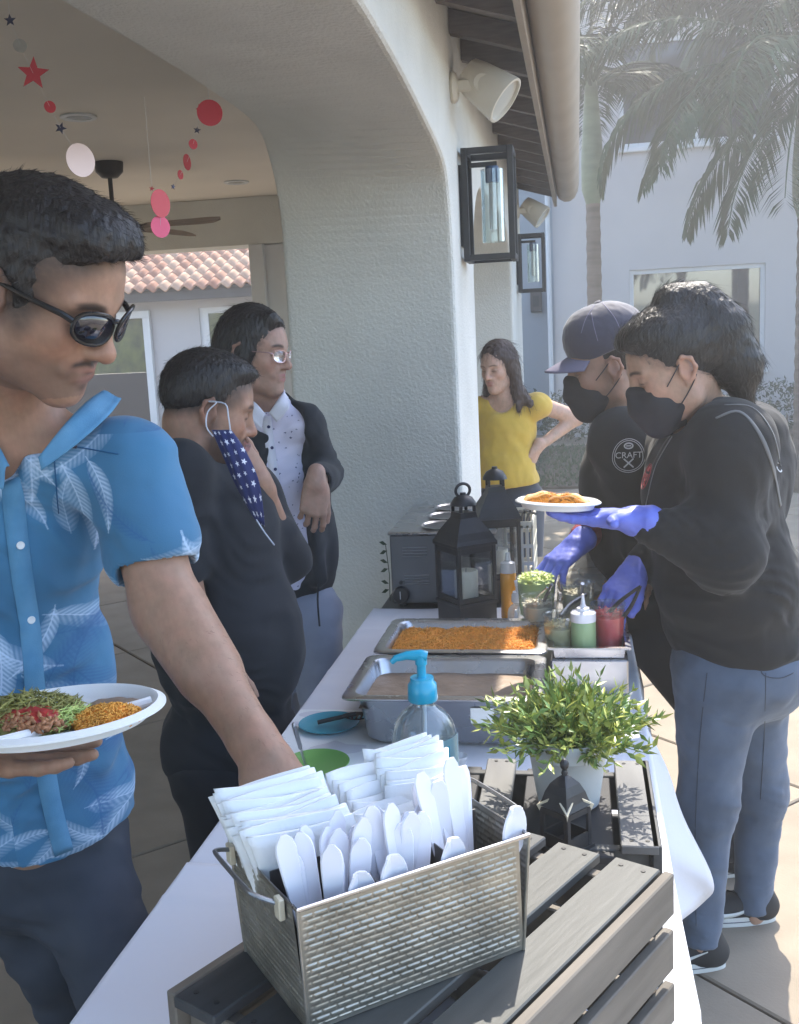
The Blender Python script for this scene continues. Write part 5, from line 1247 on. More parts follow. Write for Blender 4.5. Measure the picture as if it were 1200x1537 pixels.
def skin_paint(c, R, sc=1., base=(.42, .24, .16), lips=(.30, .11, .10), brow=(.03, .02, .018), beard=0., must=0., stubble=(.10, .07, .06), browh=.0045, scalp=None):
    base = np.array(base)
    def f(V):
        L = ((V - c) @ R) / sc; x, y, z = L[:, 0], L[:, 1], L[:, 2]
        C = np.tile(base, (len(V), 1)); q1 = _sk1(V[:, 0], V[:, 1], V[:, 2]); q2 = _sk2(V[:, 0], V[:, 1], V[:, 2]); C = C * (1 + .07 * q1 + .05 * q2)[:, None]; C[:, 1:] *= (1 - .05 * q1)[:, None]
        near = ((x / .135) ** 2 + (y / .115) ** 2 + ((z - .005) / .14) ** 2 < 1) & (x - .02 < .095 + .1 * (z > -.09)) & (z > -.128)
        def blend(C, col, a): return C * (1 - a[:, None]) + np.array(col) * a[:, None]
        def g(px, py, pz, rx, ry, rz, p=2.): return np.exp(-(((x - px) / rx) ** 2 + ((np.abs(y) - py) / ry) ** 2 + ((z - pz) / rz) ** 2) ** (p / 2)) * near
        C = blend(C, base * np.array([1.15, .82, .78]), .45 * g(.06, .042, -.025, .03, .02, .022)); C = blend(C, base * np.array([1.15, .8, .78]), .5 * g(.107, 0, -.03, .015, .014, .014))
        C = blend(C, base * np.array([1.1, .75, .72]), .5 * g(-.015, .088, 0, .03, .01, .035))
        C = blend(C, base * .62, .55 * g(.078, .032, -.003, .02, .018, .012))
        if beard:
            m = np.clip((-.040 - z) / .02, 0, 1) * np.clip((x + .02) / .03, 0, 1) * near; m = np.maximum(m, g(.0, .07, -.03, .02, .03, .03)); C = blend(C, stubble, beard * m)
        if must:
            a = must * np.exp(-((z + .0480 + .12 * np.maximum(np.abs(y) - .012, 0)) / .0050) ** 2 - (np.maximum(np.abs(y) - .025, 0) / .006) ** 2) * (x > .07) * near; C = blend(C, brow, a)
            a = must * .7 * np.exp(-((z + .0835) / .005) ** 2 - (y / .009) ** 2) * (x > .07) * near; C = blend(C, brow, a)
            a = must * .18 * np.exp(-((np.abs(y) - .027) / .004) ** 2 - ((z + .066) / .016) ** 2) * (x > .065) * near; C = blend(C, brow, a)
        a = np.exp(-((z - (-.0555 + .15 * np.maximum(np.abs(y) - .008, 0) * -1)) / .0045) ** 4 - (y / .021) ** 4) * (x > .082) * near
        a = np.maximum(a, np.exp(-((z + .0690) / .0060) ** 4 - (y / .018) ** 4) * (x > .082) * near); C = blend(C, lips, .8 * a)
        bz = .0265 + .004 * np.sin(np.clip((np.abs(y) - .012) / .038, 0, 1) * math.pi); a = np.exp(-((z - bz) / browh) ** 4 - ((np.abs(y) - .032) / .020) ** 6) * (x > .055) * near; C = blend(C, brow, .92 * a)
        a = np.exp(-((z - .0010) / .0018) ** 2 - ((np.abs(y) - .033) / .016) ** 6) * (x > .070) * near; C = blend(C, brow, .85 * a)
        if scalp is not None:
            a = np.clip((z - .05 + (x - .05) * .6) / .01, 0, 1) * near; C = blend(C, scalp, a)
        return C
    return f
def hair_fade(o, Vh, dist=.010, col=(.05, .04, .035), amt=.85):
    from mathutils.kdtree import KDTree
    hv = Vh[::5]; kd = KDTree(len(hv))
    for i, v in enumerate(hv): kd.insert(v, i)
    kd.balance(); at = o.data.attributes['Col']; n = len(o.data.vertices); c = np.zeros(n * 4, np.float32); at.data.foreach_get('color', c); c = c.reshape(-1, 4)
    lo = Vh.min(0) - dist; hi = Vh.max(0) + dist; co = np.zeros(n * 3, np.float32); o.data.vertices.foreach_get('co', co); co = co.reshape(-1, 3)
    for i in np.nonzero(((co > lo) & (co < hi)).all(1))[0]:
        d = kd.find(co[i])[2]
        if d < dist: a = amt * (1 - d / dist) ** 1.0; c[i, :3] = c[i, :3] * (1 - a) + np.array(col) * a
    at.data.foreach_set('color', c.ravel())
def flow_strands(name, parent, m, P, N_, D, L, width, seed=0, lift=.12, gravity=0., jit=.06, seg=6):
    D = D - N_ * (N_ * D).sum(1)[:, None]; D /= np.linalg.norm(D, axis=1)[:, None] + 1e-9; return strands(name, parent, m, P - N_ * .0008, D + N_ * lift, L, width, gravity, seed, seg, jit)
def bvh(o):
    me = o.data; M = world_matrix(o); return BVHTree.FromPolygons([M @ v.co for v in me.vertices], [tuple(p.vertices) for p in me.polygons])
def hit(T, px, py, off=0.):
    d = Vector(ray(px, py)).normalized(); h, n, i, dist = T.ray_cast(Vector(O), d)
    if h is None: return None, None
    if n.dot(d) > 0: n = -n
    return np.array(h) + np.array(n) * off, np.array(n)
def surf_ribbon(T, pix, wd, off, m, nm, parent, th=.001, sub=6):
    """ribbon laid on a surface, following picture points"""
    pp = smoothcurve(pix, sub); rows = []
    pts = [hit(T, x, y, off) for x, y in pp]; pts = [p for p in pts if p[0] is not None]
    if len(pts) < 3: return None
    C = np.array([p[0] for p in pts]); N_ = np.array([p[1] for p in pts]); 
    for i in range(len(C)):
        t = _n(C[min(i + 1, len(C) - 1)] - C[max(i - 1, 0)]); s = _n(np.cross(t, N_[i])); ww = wd[0] + (wd[1] - wd[0]) * i / (len(C) - 1) if isinstance(wd, tuple) else wd
        rows.append([C[i] - s * ww / 2, C[i], C[i] + s * ww / 2])
    o = link(nm, grid_mesh(nm, np.array(rows)), m, parent); solidify(o, th, 0); return o
def text_on(T, txt, px, py, size, m, nm, parent, tilt=0., off=.002, normal=None):
    p, n = hit(T, px, py, off)
    if p is None: return None
    cu = bpy.data.curves.new(nm, 'FONT'); cu.body = txt; cu.size = size; cu.align_x = 'CENTER'; cu.align_y = 'CENTER'; cu.extrude = .0003
    o = bpy.data.objects.new(nm, cu); COL.objects.link(o); dg = bpy.context.evaluated_depsgraph_get(); dg.update(); me = bpy.data.meshes.new_from_object(o.evaluated_get(dg)); bpy.data.objects.remove(o)
    z = _n(n); up = _n(np.array([0, 0, 1.]) - z * z[2]); x = np.cross(up, z); c, s = math.cos(tilt), math.sin(tilt); x, up = x * c + up * s, up * c - x * s
    me.transform(Matrix([[x[0], up[0], z[0], p[0]], [x[1], up[1], z[1], p[1]], [x[2], up[2], z[2], p[2]], [0, 0, 0, 1]])); me.materials.clear()
    return link(nm, me, m, parent)
def strands(name, parent, m, roots, dirs, L, width, gravity=.4, seed=0, seg=5, jit=.25, bend=None):
    r = np.random.RandomState(seed); n = len(roots); P = np.array(roots); D = np.array(dirs) + r.normal(0, jit, (n, 3)); D /= np.linalg.norm(D, axis=1)[:, None]
    LL = (L * r.uniform(.6, 1.15, n))[:, None]; side = np.cross(D, r.normal(size=(n, 3))); side /= np.linalg.norm(side, axis=1)[:, None] + 1e-9; rows = []
    for k in range(seg + 1):
        w_ = width * (1 - (k / seg) ** 2 * .85); rows.append(np.stack([P - side * w_, P + side * w_], 1)); D = D + np.array([0, 0, -gravity / seg]) + (bend if bend is not None else 0) ; D /= np.linalg.norm(D, axis=1)[:, None]; P = P + D * LL / seg
    V = np.stack(rows, 1)  # n, seg+1, 2, 3
    idx = np.arange(n * (seg + 1) * 2).reshape(n, seg + 1, 2); F = np.stack([idx[:, :-1, 0], idx[:, :-1, 1], idx[:, 1:, 1], idx[:, 1:, 0]], -1).reshape(-1, 4)
    return tag(link(name, pydata(name, V.reshape(-1, 3), F, True), m, parent), kind='stuff')
def hair_roots(V, F, n, seed, cond=None):
    r = np.random.RandomState(seed); f = F[r.randint(0, len(F), n)]; P = V[f].mean(1); N_ = np.cross(V[f[:, 1]] - V[f[:, 0]], V[f[:, 2]] - V[f[:, 0]]); N_ /= np.linalg.norm(N_, axis=1)[:, None] + 1e-9
    if cond is not None: k = cond(P); P, N_ = P[k], N_[k]
    return P, N_
def tube_part(pts, r, m, nm, parent, sm=4, n=8):
    b = MB(); b.sm = True; b.tube(smoothcurve(pts, sm) if sm else pts, r, n); return b.put(nm, m, parent)
def legs(S, hip, knees, ankles, rh=.085, rk=.058, ra=.042, k=.04):
    for s, kn, an in zip((0, 1), knees, ankles):
        S.cap(hip[s], kn, rh, rk, k); S.cap(kn, an, rk, ra, k)
def shoe(parent, heel, dirv, L=.27, m='shoe_black', sole='rubber_white', swoosh=False, wd=.045):
    d = _n(dirv); R = frame(d); c = np.array(heel, float); c[2] = 0
    S = Sculpt(); S.frame(c, R)
    S.ell((L * .25, 0, .045), (L * .30, wd * .80, .042), k=.03); S.ell((L * .68, 0, .034), (L * .33, wd * .98, .030), k=.04); S.cap((L * .12, 0, .04), (L * .14, 0, .085), .036, .034, k=.03)
    S.box((L * .5, 0, -.03), (L, .2, .045), .001, k=.004, mode='s'); S.world()
    V, F = S.mesh(.005); o = sculpt_obj('upper', V, F, m, parent)
    b = MB(); b.sm = True; n = 40; poly = []
    for i in range(n):
        a = 2 * math.pi * i / n; x = L * .5 + L * .53 * math.cos(a); y = wd * 1.06 * math.sin(a) * (.86 + .14 * math.cos(a + .2)); poly.append((x, y))
    b.prism(poly, .001, .027, T=lambda v: c + R @ np.array(v)); b.put('sole', sole, parent)
    b = MB(); b.sm = True; b.tube([c + R @ np.array([x, y * 1.012, .014]) for x, y in poly], .0012, 6, closed=True); b.put('sole_line', 'cap_navy', parent)
    return o, c, R
# ================================================================== person 1: man in the blue shirt
def leaf_print(W_=1024):
    r = np.random.RandomState(12); base = np.array([.045, .165, .30]); img = np.ones((W_, W_, 3)) * base
    yy, xx = np.mgrid[0:W_, 0:W_]
    nz = np.sin(xx / 90. + 2 * np.sin(yy / 130.)) * .5 + np.sin(yy / 70. + 1.5 * np.sin(xx / 60.)) * .5; img *= (1 + .14 * nz)[..., None]
    for k in range(170):
        cx, cy = r.randint(0, W_, 2); L = r.uniform(45, 105); an = r.uniform(0, 6.28); w0 = r.uniform(.20, .36); dark = k % 3 == 0
        x0, x1 = max(0, int(cx - L - 5)), min(W_, int(cx + L + 5)); y0, y1 = max(0, int(cy - L - 5)), min(W_, int(cy + L + 5))
        X = xx[y0:y1, x0:x1] - cx; Y_ = yy[y0:y1, x0:x1] - cy; a = (X * math.cos(an) + Y_ * math.sin(an)) / L; b = (-X * math.sin(an) + Y_ * math.cos(an)) / L + .18 * a * a
        wd = w0 * np.clip(1 - a * a, 0, 1) ** .6 * (1 - .35 * a); ab = np.abs(b); st = np.sin((a * 1.0 - ab * .9) * L * .62 + r.uniform(0, 6)); m = (ab < wd) & (np.abs(a) < 1)
        edge = np.clip(1 - ab / (wd + 1e-6), 0, 1); al = m * (np.clip(.68 + .32 * st, 0, 1) * (.35 + .65 * np.minimum(1, edge * 2)) * (np.where(b > 0, 1., .65))) + (np.abs(b) < .018) * (np.abs(a) < 1.15) * .7
        al = np.clip(al * r.uniform(.55, .95), 0, 1)[..., None]; colr = np.array([.02, .10, .25]) if dark else np.array([.58, .72, .90])
        img[y0:y1, x0:x1] = img[y0:y1, x0:x1] * (1 - al * (.75 if dark else .66)) + colr * al * (.75 if dark else .66)
    return img
def speck_print(W_=512):
    r = np.random.RandomState(3); img = np.ones((W_, W_, 3)) * np.array([.60, .58, .72]); yy, xx = np.mgrid[0:W_, 0:W_]
    for k in range(150):
        cx, cy = r.randint(6, W_ - 6, 2); s = r.uniform(2.5, 6); an = r.uniform(0, 3.14); x0, x1, y0, y1 = max(0, cx - 8), cx + 8, max(0, cy - 8), cy + 8
        X = xx[y0:y1, x0:x1] - cx; Y_ = yy[y0:y1, x0:x1] - cy; a = X * math.cos(an) + Y_ * math.sin(an); b = -X * math.sin(an) + Y_ * math.cos(an)
        m = ((a / s) ** 2 + (b / (s * .4)) ** 2 < 1) | (((a - 2) / (s * .35)) ** 2 + ((b + 3) / (s * .35)) ** 2 < 1); img[y0:y1, x0:x1][m] = [.05, .06, .16]
    return img
def star_print(W_=512):
    r = np.random.RandomState(4); img = np.ones((W_, W_, 3)) * np.array([.02, .028, .12]); yy, xx = np.mgrid[0:W_, 0:W_]
    for i in range(9):
        for j in range(9):
            cx = (i + .5 * (j % 2)) * 58 + 25 + r.uniform(-5, 5); cy = j * 58 + 25; R_ = r.uniform(13, 19); x0, x1, y0, y1 = int(max(0, cx - 20)), int(cx + 20), int(max(0, cy - 20)), int(cy + 20)
            if x0 >= W_: continue
            X = xx[y0:y1, x0:x1] - cx; Y_ = yy[y0:y1, x0:x1] - cy; th = np.arctan2(Y_, X) + r.uniform(0, 1); rr = np.hypot(X, Y_)
            k = np.mod(th, 2 * math.pi / 5) - math.pi / 5; img[y0:y1, x0:x1][rr < R_ * (.42 + .58 * (np.abs(k) / (math.pi / 5)) ** 1.6)] = [.7, .72, .8]
    return img
def print_mat(name, img, rough=.8, bump=.3):
    W_ = img.shape[0]; im = bpy.data.images.new(name, W_, W_, float_buffer=True); im.colorspace_settings.name = 'Non-Color'
    px = np.ones((W_, W_, 4), np.float32); px[..., :3] = img; im.pixels.foreach_set(px.ravel()); im.pack()
    m = mat(name, (.5, .5, .5), rough, bump=bump, bscale=500, bdist=.0006, sheen=.15); N = m.node_tree.nodes; L = m.node_tree.links
    t = N.new('ShaderNodeTexImage'); t.image = im; t.extension = 'REPEAT'; a = N.new('ShaderNodeAttribute'); a.attribute_name = 'P2'; L.new(a.outputs['Vector'], t.inputs['Vector']); L.new(t.outputs['Color'], N['Principled BSDF'].inputs['Base Color'])
    return m
def set_p2(o, U):
    at = o.data.attributes.new('P2', 'FLOAT_VECTOR', 'POINT'); v = np.zeros((len(U), 3), np.float32); v[:, :2] = U; at.data.foreach_set('vector', v.ravel())
mat('aloha_plain', (.07, .22, .38), .8, bump=.3, bscale=500, var=.2, vscale=20, vcol2=(.12,.30,.48)); mat('aloha_dark', (.012, .09, .22), .8); mat('meat_light', (.45, .20, .09), .5, var=.4, vscale=80)
print_mat('aloha', leaf_print()); print_mat('speck', speck_print()); print_mat('stars', star_print())

m1 = empty('person', (-.86, 1.72, 0), 'man in a blue leaf print shirt and sunglasses holding a loaded plate', 'person')
hc = J(64, 437, 1.33); f1 = _n((.84, -.08, -.53)); HR = frame(f1, (-.02, -.10, 1)); HS = 1.06
neck1 = J(-2, 655, 1.45)
ft = _n((.5, -.87, 0)); TR = frame(ft)
Th = J(-12, 790, 1.49); Bl = J(2, 1010, 1.50); Hp = J(60, 1290, 1.66)
shL = J(196, 706, 1.47); elL = J(248, 905, 1.42); wrL = J(398, 1140, 1.27)
shR = J(-225, 730, 1.52); elR = J(-190, 1090, 1.36); wrR = J(-55, 1130, 1.17)
S = Sculpt(); head(S, hc, HR, HS, jaw=1.10, fat=.009)
S.frame(hc, HR, HS).cap((-.030, 0, -.045), (-.035, 0, -.07), .060, .060, k=.03).world()
S.cap(hc + HR @ np.array([-.035, 0, -.065]) * HS, neck1, .060, .068, .03); S.cap(neck1, Th, .07, .10, .06)
body_lo = S
S.ell(Th, (.10, .155, .15), R=TR, k=.05); S.ell(Bl, (.08, .12, .16), R=TR, k=.05); S.cap(Bl, Hp, .085, .10, .05)
S.cap(neck1, shL, .055, .055, .05); S.cap(neck1, shR, .055, .055, .05)
S.chain([shL, elL, wrL], [.052, .0475, .0300], k=.02); S.cap(elL + (wrL - elL) * .12, elL + (wrL - elL) * .45, .046, .041, k=.03)
hand(S, wrL, wrL - elL + [.02, -.02, -.02], (.2, -.3, .9), -1, curls=(.3, .4, .3), sc=1.05)
S.chain([shR, elR, wrR], [.052, .045, .029], k=.02)
hand(S, wrR, (1, -.12, .02), (0, .1, -1), 1, curls=((.12, .1, .1), (.08, .08, .1), (.1, .1, .1), (.12, .2, .1)), sc=1.05, thumb=(.9, -.2))
kn1 = [np.array([-.80, 1.60, .48]), np.array([-1.0, 1.72, .48])]; an1 = [np.array([-.80, 1.72, .09]), np.array([-1.02, 1.86, .09])]
legs(S, [Hp + [.06, .0, -.02], Hp + [-.12, .05, -.02]], kn1, an1, .075, .05, .035)
sk1 = skin_paint(hc, HR, HS, base=(.37, .215, .145), beard=.5, must=.95, lips=(.30, .15, .12), stubble=(.15, .10, .08), browh=.0055)
V, F = var_mesh(S, .012, [(.0027, hc - [.17, .17, .17], hc + [.17, .17, .18]), (.0042, (-.64, .9, .75), (-.20, 1.62, 1.36)), (.0035, (-1.0, .95, 1.0), (-.60, 1.24, 1.3))])
bd1 = sculpt_obj('body', V, F, 'skin', m1, sk1)
P, N_ = hair_roots(V, F, 26000, 77, lambda P: (P[:, 0] > -.60) & (P[:, 0] < -.36) & (P[:, 2] < 1.22) & (P[:, 2] > .98) & (P[:, 1] > 1.2))
P, N_ = P[:1500], N_[:1500]; flow_strands('arm_hair', m1, 'hair_dark', P, N_, np.tile(_n(wrL - elL), (len(P), 1)), .011, .00010, 5, .35, .1, .35, 3)
# hair
def hl(S, c, R, sc, fn): S.frame(c, R, sc); fn(S); S.world(); return S
Hs = Sculpt()
def f_(S):
    S.ell((-.022, 0, .048), (.096, .0790, .085), k=.02); S.ell((.020, 0, .094), (.076, .060, .040), k=.03); S.ell((.050, 0, .104), (.036, .050, .027), k=.03); S.ell((-.070, 0, .035), (.040, .060, .070), k=.03)
    for s in (-1, 1): S.ell((-.018, s * .056, .018), (.050, .0215, .048), k=.02); S.cap((.022, s * .061, .012), (.026, s * .061, -.016), .011, .007, k=.015)
    S.ell((.087, 0, .020), (.062, .067, .072), k=.012, mode='s'); S.ell((.079, 0, -.035), (.055, .12, .066), k=.014, mode='s'); S.ell((-.010, 0, -.075), (.085, .2, .055), k=.014, mode='s')
    S.ell((-.012, .085, -.004), (.026, .020, .034), k=.006, mode='s'); S.ell((-.012, -.085, -.004), (.026, .020, .034), k=.006, mode='s')
hl(Hs, hc, HR, HS, f_); nh = Noise(31, .022, 9, .8, stretch=(1, 1, 1)); nh2 = Noise(32, .007, 7, .6)
Vh, Fh = Hs.mesh(.003, post=lambda F, X, Y, Z: F + .0022 * nh(X, Y, Z) + .0008 * nh2(X, Y, Z)); o = sculpt_obj('hair', Vh, Fh, 'hair_dark', m1, smooth_it=1)
P, N_ = hair_roots(Vh, Fh, 5200, 5); Lc = ((P - hc) @ HR) / HS
flow = np.stack([np.where(Lc[:, 2] > .07, .8, -.6), 0 * Lc[:, 0], np.where(Lc[:, 2] > .07, .2, -.8)], 1) @ HR.T
flow_strands('hair_strands', m1, 'hair_dark', P, N_, flow, .014, .0003, 6, .25, .1, .15)
hair_fade(bd1, Vh, .026, (.05, .038, .033), .95)
# sunglasses
def glasses(parent, c, R, sc, m_lens, m_frame, lw=.0225, lh=.0165, x=.099, z=.004, thick=.002, name='sunglasses', gapy=.0335, wire=False, ex=.028):
    T = lambda v: c + R @ (np.array(v) * sc); e = empty(name, T((x, 0, z))); e.parent = parent; e.matrix_parent_inverse = world_matrix(parent).inverted()
    for s in (-1, 1):
        ring = []
        for a in np.linspace(0, 2 * math.pi, 33)[:-1]:
            yy = lw * math.copysign(abs(math.cos(a)) ** .8, math.cos(a)); zz = lh * math.copysign(abs(math.sin(a)) ** .85, math.sin(a)); ya = s * gapy + yy; ring.append(T((x - 2.6 * ya * ya * 2.2 + .002, ya, z + zz - abs(0) + .0018 * (yy * s / lw))))
        cen = T((x + .003 - 2.6 * gapy ** 2 * 2.2, s * gapy, z)); b = MB(); b.sm = True; b.V = [tuple(cen)] + [tuple(p) for p in ring]; b.F = [(0, 1 + i, 1 + (i + 1) % 32) for i in range(32)]; o = b.put('lens', m_lens, e); solidify(o, .0015 * sc, 0)
        b = MB(); b.sm = True; b.tube(ring, thick * sc, 8, closed=True); b.put('rim', m_frame, e)
        y1 = s * (gapy + lw); b = MB(); b.sm = True
        b.tube([T((x - 5.7 * y1 * y1, y1, z + .006)), T((x - 5.7 * y1 * y1 - .012, s * .0665, z + .009)), T((.03, s * .077, z + .008)), T((-.012, s * .0835, .016)), T((-.035, s * .083, -.006))], [thick * 1.5 * sc, thick * 1.5 * sc, thick * 1.2 * sc, thick * 1.1 * sc, thick * sc], 8); b.put('temple_arm', m_frame, e)
    b = MB(); b.sm = True; b.tube(smoothcurve([T((x - .004, -gapy + lw, z + .006)), T((x + .001, 0, z + .010)), T((x - .004, gapy - lw, z + .006))], 5), thick * 1.2 * sc, 8); b.put('bridge', m_frame, e); return e
glasses(m1, hc, HR, HS, 'lens_dark', 'frame_dark', lw=.0270, lh=.0205, x=.106, z=.008, thick=.0026)
# shirt
S = Sculpt()
S.ell(Th, (.128, .178, .165), R=TR, k=.05); S.ell(Bl, (.128, .168, .23), R=TR, k=.06); S.ell(J(36, 1200, 1.56), (.14, .178, .30), R=TR, k=.06)
S.cap(neck1 - [0, 0, .03], shL, .075, .066, .05); S.cap(neck1 - [0, 0, .03], shR, .075, .066, .05)
slv = shL + (elL - shL) * .56; S.cap(shL, slv, .070, .071, .03); slr = shR + (elR - shR) * .55; S.cap(shR, slr, .068, .062, .03)
S.cap(slv + (elL - shL) * .27, slv + (elL - shL) * .8, .060, .060, k=.003, mode='s'); S.box(slv + (elL - shL) * .62, (.09, .09, .060), .002, R=frame((1, 0, 0), elL - shL) if False else np.array([np.cross(_n(elL - shL), [0, 1, 0]) / np.linalg.norm(np.cross(_n(elL - shL), [0, 1, 0])), np.cross(_n(elL - shL), np.cross(_n(elL - shL), [0, 1, 0])) / np.linalg.norm(np.cross(_n(elL - shL), np.cross(_n(elL - shL), [0, 1, 0]))), _n(elL - shL)]).T, k=.002, mode='s')
S.cap(neck1 + [0, -.01, .02], hc + [-.02, .05, -.12], .066, .085, k=.012, mode='s'); S.cap(neck1 + [.035, -.085, -.02], neck1 + [.065, -.14, -.125], .045, .010, k=.012, mode='s')
n1, n2, n3 = Noise(41, .16, 6, 1.3, (1, 1, 1.6)), Noise(42, .06, 6, 1.0), Noise(43, .22, 5, 1.5, (1.5, 1.5, .5))
def shirt_post(F, X, Y, Z):
    F = F + .0050 * n1(X, Y, Z) + .0012 * n2(X, Y, Z) + .0035 * n3(X, Y, Z)
    F = folds(F, X, Y, Z, [(shL + [-.10, -.06, -.12], (.5, 0, 1), .045, .006, .09), (Bl + [.08, -.10, -.02], (.5, 0, 1), .07, .005, .16), (Bl + [.0, -.12, -.22], (-.3, 0, 1), .09, .005, .16), (Th + [-.02, -.12, -.05], (1, 0, .5), .08, .003, .12)])
    hem = .815 + .018 * np.cos((X + .70) * 22) + .085 * np.clip((X + .68) / .1, 0, 1) ** 1.5
    arm = (X > -.60)  # sleeve stays whole
    return np.where(Z < hem, np.maximum(F, hem - Z), F)
V, F = S.mesh(.0042, post=shirt_post); sh1 = sculpt_obj('shirt', V, F, 'aloha', m1)
L = (V - Th) @ TR; ang = np.arctan2(L[:, 1], L[:, 0] + .10); set_p2(sh1, np.stack([L[:, 1] * 1.25 + L[:, 0] * .35, V[:, 2] * 1.35], 1))
T1 = bvh(sh1)
surf_ribbon(T1, [(18, 720), (24, 790), (34, 870), (46, 950), (52, 1030), (62, 1110), (76, 1200), (96, 1280)], .030, .0012, 'aloha_plain', 'placket', m1, .0012)
for (x, y) in ((30, 818), (46, 930), (57, 1145)):
    p, n = hit(T1, x, y, .0035)
    if p is None: continue
    b = MB(); b.sm = True; b.lathe([(.0058, -.0008), (.0060, .0004), (.0050, .0014), (.0035, .0008), (.0002, .0008)], p, 18, R=np.array([np.cross(n, [0, 0, 1]) / np.linalg.norm(np.cross(n, [0, 0, 1])), np.cross(n, np.cross(n, [0, 0, 1])) / np.linalg.norm(np.cross(n, [0, 0, 1])), n]).T); b.put('button', 'button', m1)
surf_ribbon(T1, [(80, 668), (120, 672), (178, 682)], .0016, .0012, 'aloha_dark', 'pocket_seam', m1, .0008)
surf_ribbon(T1, [(80, 668), (84, 720), (88, 770)], .0016, .0012, 'aloha_dark', 'pocket_seam', m1, .0008)
surf_ribbon(T1, [(88, 670), (102, 671), (116, 672)], .0045, .0022, 'cap_navy', 'pocket_tag', m1, .0008)
surf_ribbon(T1, [(92, 670), (102, 671), (112, 672)], .0010, .0032, 'print_white', 'tag_print', m1, .0004)
# collar flaps
def flap(pin, pout, m, nm, parent, up=.0):
    a = smoothcurve(pin, 5); b_ = smoothcurve(pout, 5); n = min(len(a), len(b_)); P = np.zeros((n, 8, 3))
    for i in range(n):
        for j in range(8):
            t = j / 7; P[i, j] = a[i] * (1 - t) + b_[i] * t + np.array([0, -.006, .012]) * math.sin(math.pi * min(1, t * 1.2)) * (1 - t)
    o = link(nm, grid_mesh(nm, P), m, parent); solidify(o, .002, 0); return o
ci = [J(150, 592, 1.53), J(128, 606, 1.45), J(96, 640, 1.385), J(60, 690, 1.355)]; co = [J(182, 598, 1.51), J(164, 622, 1.43), J(118, 664, 1.372), J(62, 706, 1.348)]
flap(ci, co, 'aloha_plain', 'collar', m1)
ci = [J(-75, 600, 1.50), J(-40, 622, 1.40), J(-10, 655, 1.37), J(14, 700, 1.36)]; co = [J(-110, 620, 1.45), J(-80, 680, 1.38), J(-45, 715, 1.36), J(4, 735, 1.352)]
flap(ci, co, 'aloha_plain', 'collar', m1)
# trousers and shoes
S = Sculpt(); S.ell(Hp + [0, 0, .03], (.125, .155, .16), R=TR, k=.05); legs(S, [Hp + [.065, .0, -.03], Hp + [-.12, .05, -.03]], kn1, an1, .098, .078, .060)
nt1 = Noise(51, .12, 6, 1.2, (1, 1, 2.))
V, F = S.mesh(.008, post=lambda F, X, Y, Z: np.maximum(folds(F + .005 * nt1(X, Y, Z), X, Y, Z, [(Hp + [.0, -.1, -.08], (.6, 0, 1), .06, .006, .14), (kn1[0], (0, 0, 1), .05, .006, .1)]), .055 - Z)); sculpt_obj('trousers', V, F, 'trouser', m1)
for s in range(2):
    shoe(m1, an1[s] + [-.03, .06, 0], (.3, -1, 0), .28, 'shoe_black')
# his plate, with food on it
mat('plate_food', (1, 1, 1), .55, attr='Col', bump=.4, bscale=140, bdist=.002)
pc1 = J(84, 1066, 1.14); pr1 = .130; PR = frame(_n((1, 0, .045)), (-.04, .075, 1))
pl = empty('paper_plate', pc1, 'white compartment paper plate of tostada and orange rice held by the man in blue', 'plate')
def comp_plate(c, r, R, e, m='paper_plate', sx=1., sy=1., div=True):
    b = MB(); b.sm = True; n = 64; prof = [(.01, -.0165), (.80, -.0165), (.835, -.013), (.895, -.001), (.93, .0015), (1.0, -.003), (1.0, -.0055), (.93, -.0012), (.885, -.0045), (.825, -.0185), (.79, -.0195), (.01, -.0195)]
    V = []
    for q, z in prof:
        for i in range(n):
            a = 2 * math.pi * i / n; V.append(c + R @ np.array([q * r * sx * math.cos(a), q * r * sy * math.sin(a), z]))
    b.V = [tuple(v) for v in V]; b.F = [(k * n + i, k * n + (i + 1) % n, (k + 1) * n + (i + 1) % n, (k + 1) * n + i) for k in range(len(prof) - 1) for i in range(n)]; b.put('dish', m, e)
    if div:
        for a in (-1.75, -.12 + .6, 2.2):
            bb = MB(); bb.sm = True; bb.tube([c + R @ np.array([.05 * r * math.cos(a) + .25 * r * .6, .05 * r * math.sin(a), -.013]), c + R @ np.array([.5 * r * math.cos(a) + .12 * r, .5 * r * math.sin(a), -.009]), c + R @ np.array([.86 * r * math.cos(a), .86 * r * math.sin(a), -.006])], .006, 8); bb.put('divider', m, e)
comp_plate(pc1, pr1, PR, pl)
def food_pile(parent, nm, c, R, rad, hgt, col, n, size, seed, flat=.5, m=None, kind='bits'):
    r = np.random.RandomState(seed); a = r.uniform(0, 6.28, n); q = np.sqrt(r.rand(n)); x = rad[0] * q * np.cos(a); y = rad[1] * q * np.sin(a); z = hgt * (1 - q ** 2) + r.uniform(-.002, .003, n)
    C = c + np.stack([x, y, z], 1) @ R.T; d = r.normal(size=(n, 3)); d[:, 2] *= flat; d /= np.linalg.norm(d, axis=1)[:, None]; u = np.cross(d, r.normal(size=(n, 3))); u /= np.linalg.norm(u, axis=1)[:, None]; v = np.cross(d, u); l = size[0] * r.uniform(.6, 1.2, n)[:, None]; w_ = size[1]
    V = np.stack([C - d * l, C + u * w_, C + v * w_, C - u * w_, C - v * w_, C + d * l], 1).reshape(-1, 3); i0 = np.arange(n)[:, None] * 6
    F = np.concatenate([i0 + k for k in ([0, 1, 2], [0, 2, 3], [0, 3, 4], [0, 4, 1], [5, 2, 1], [5, 3, 2], [5, 4, 3], [5, 1, 4])])
    return tag(link(nm, pydata(nm, V, F, True), m or col, parent), kind='stuff')
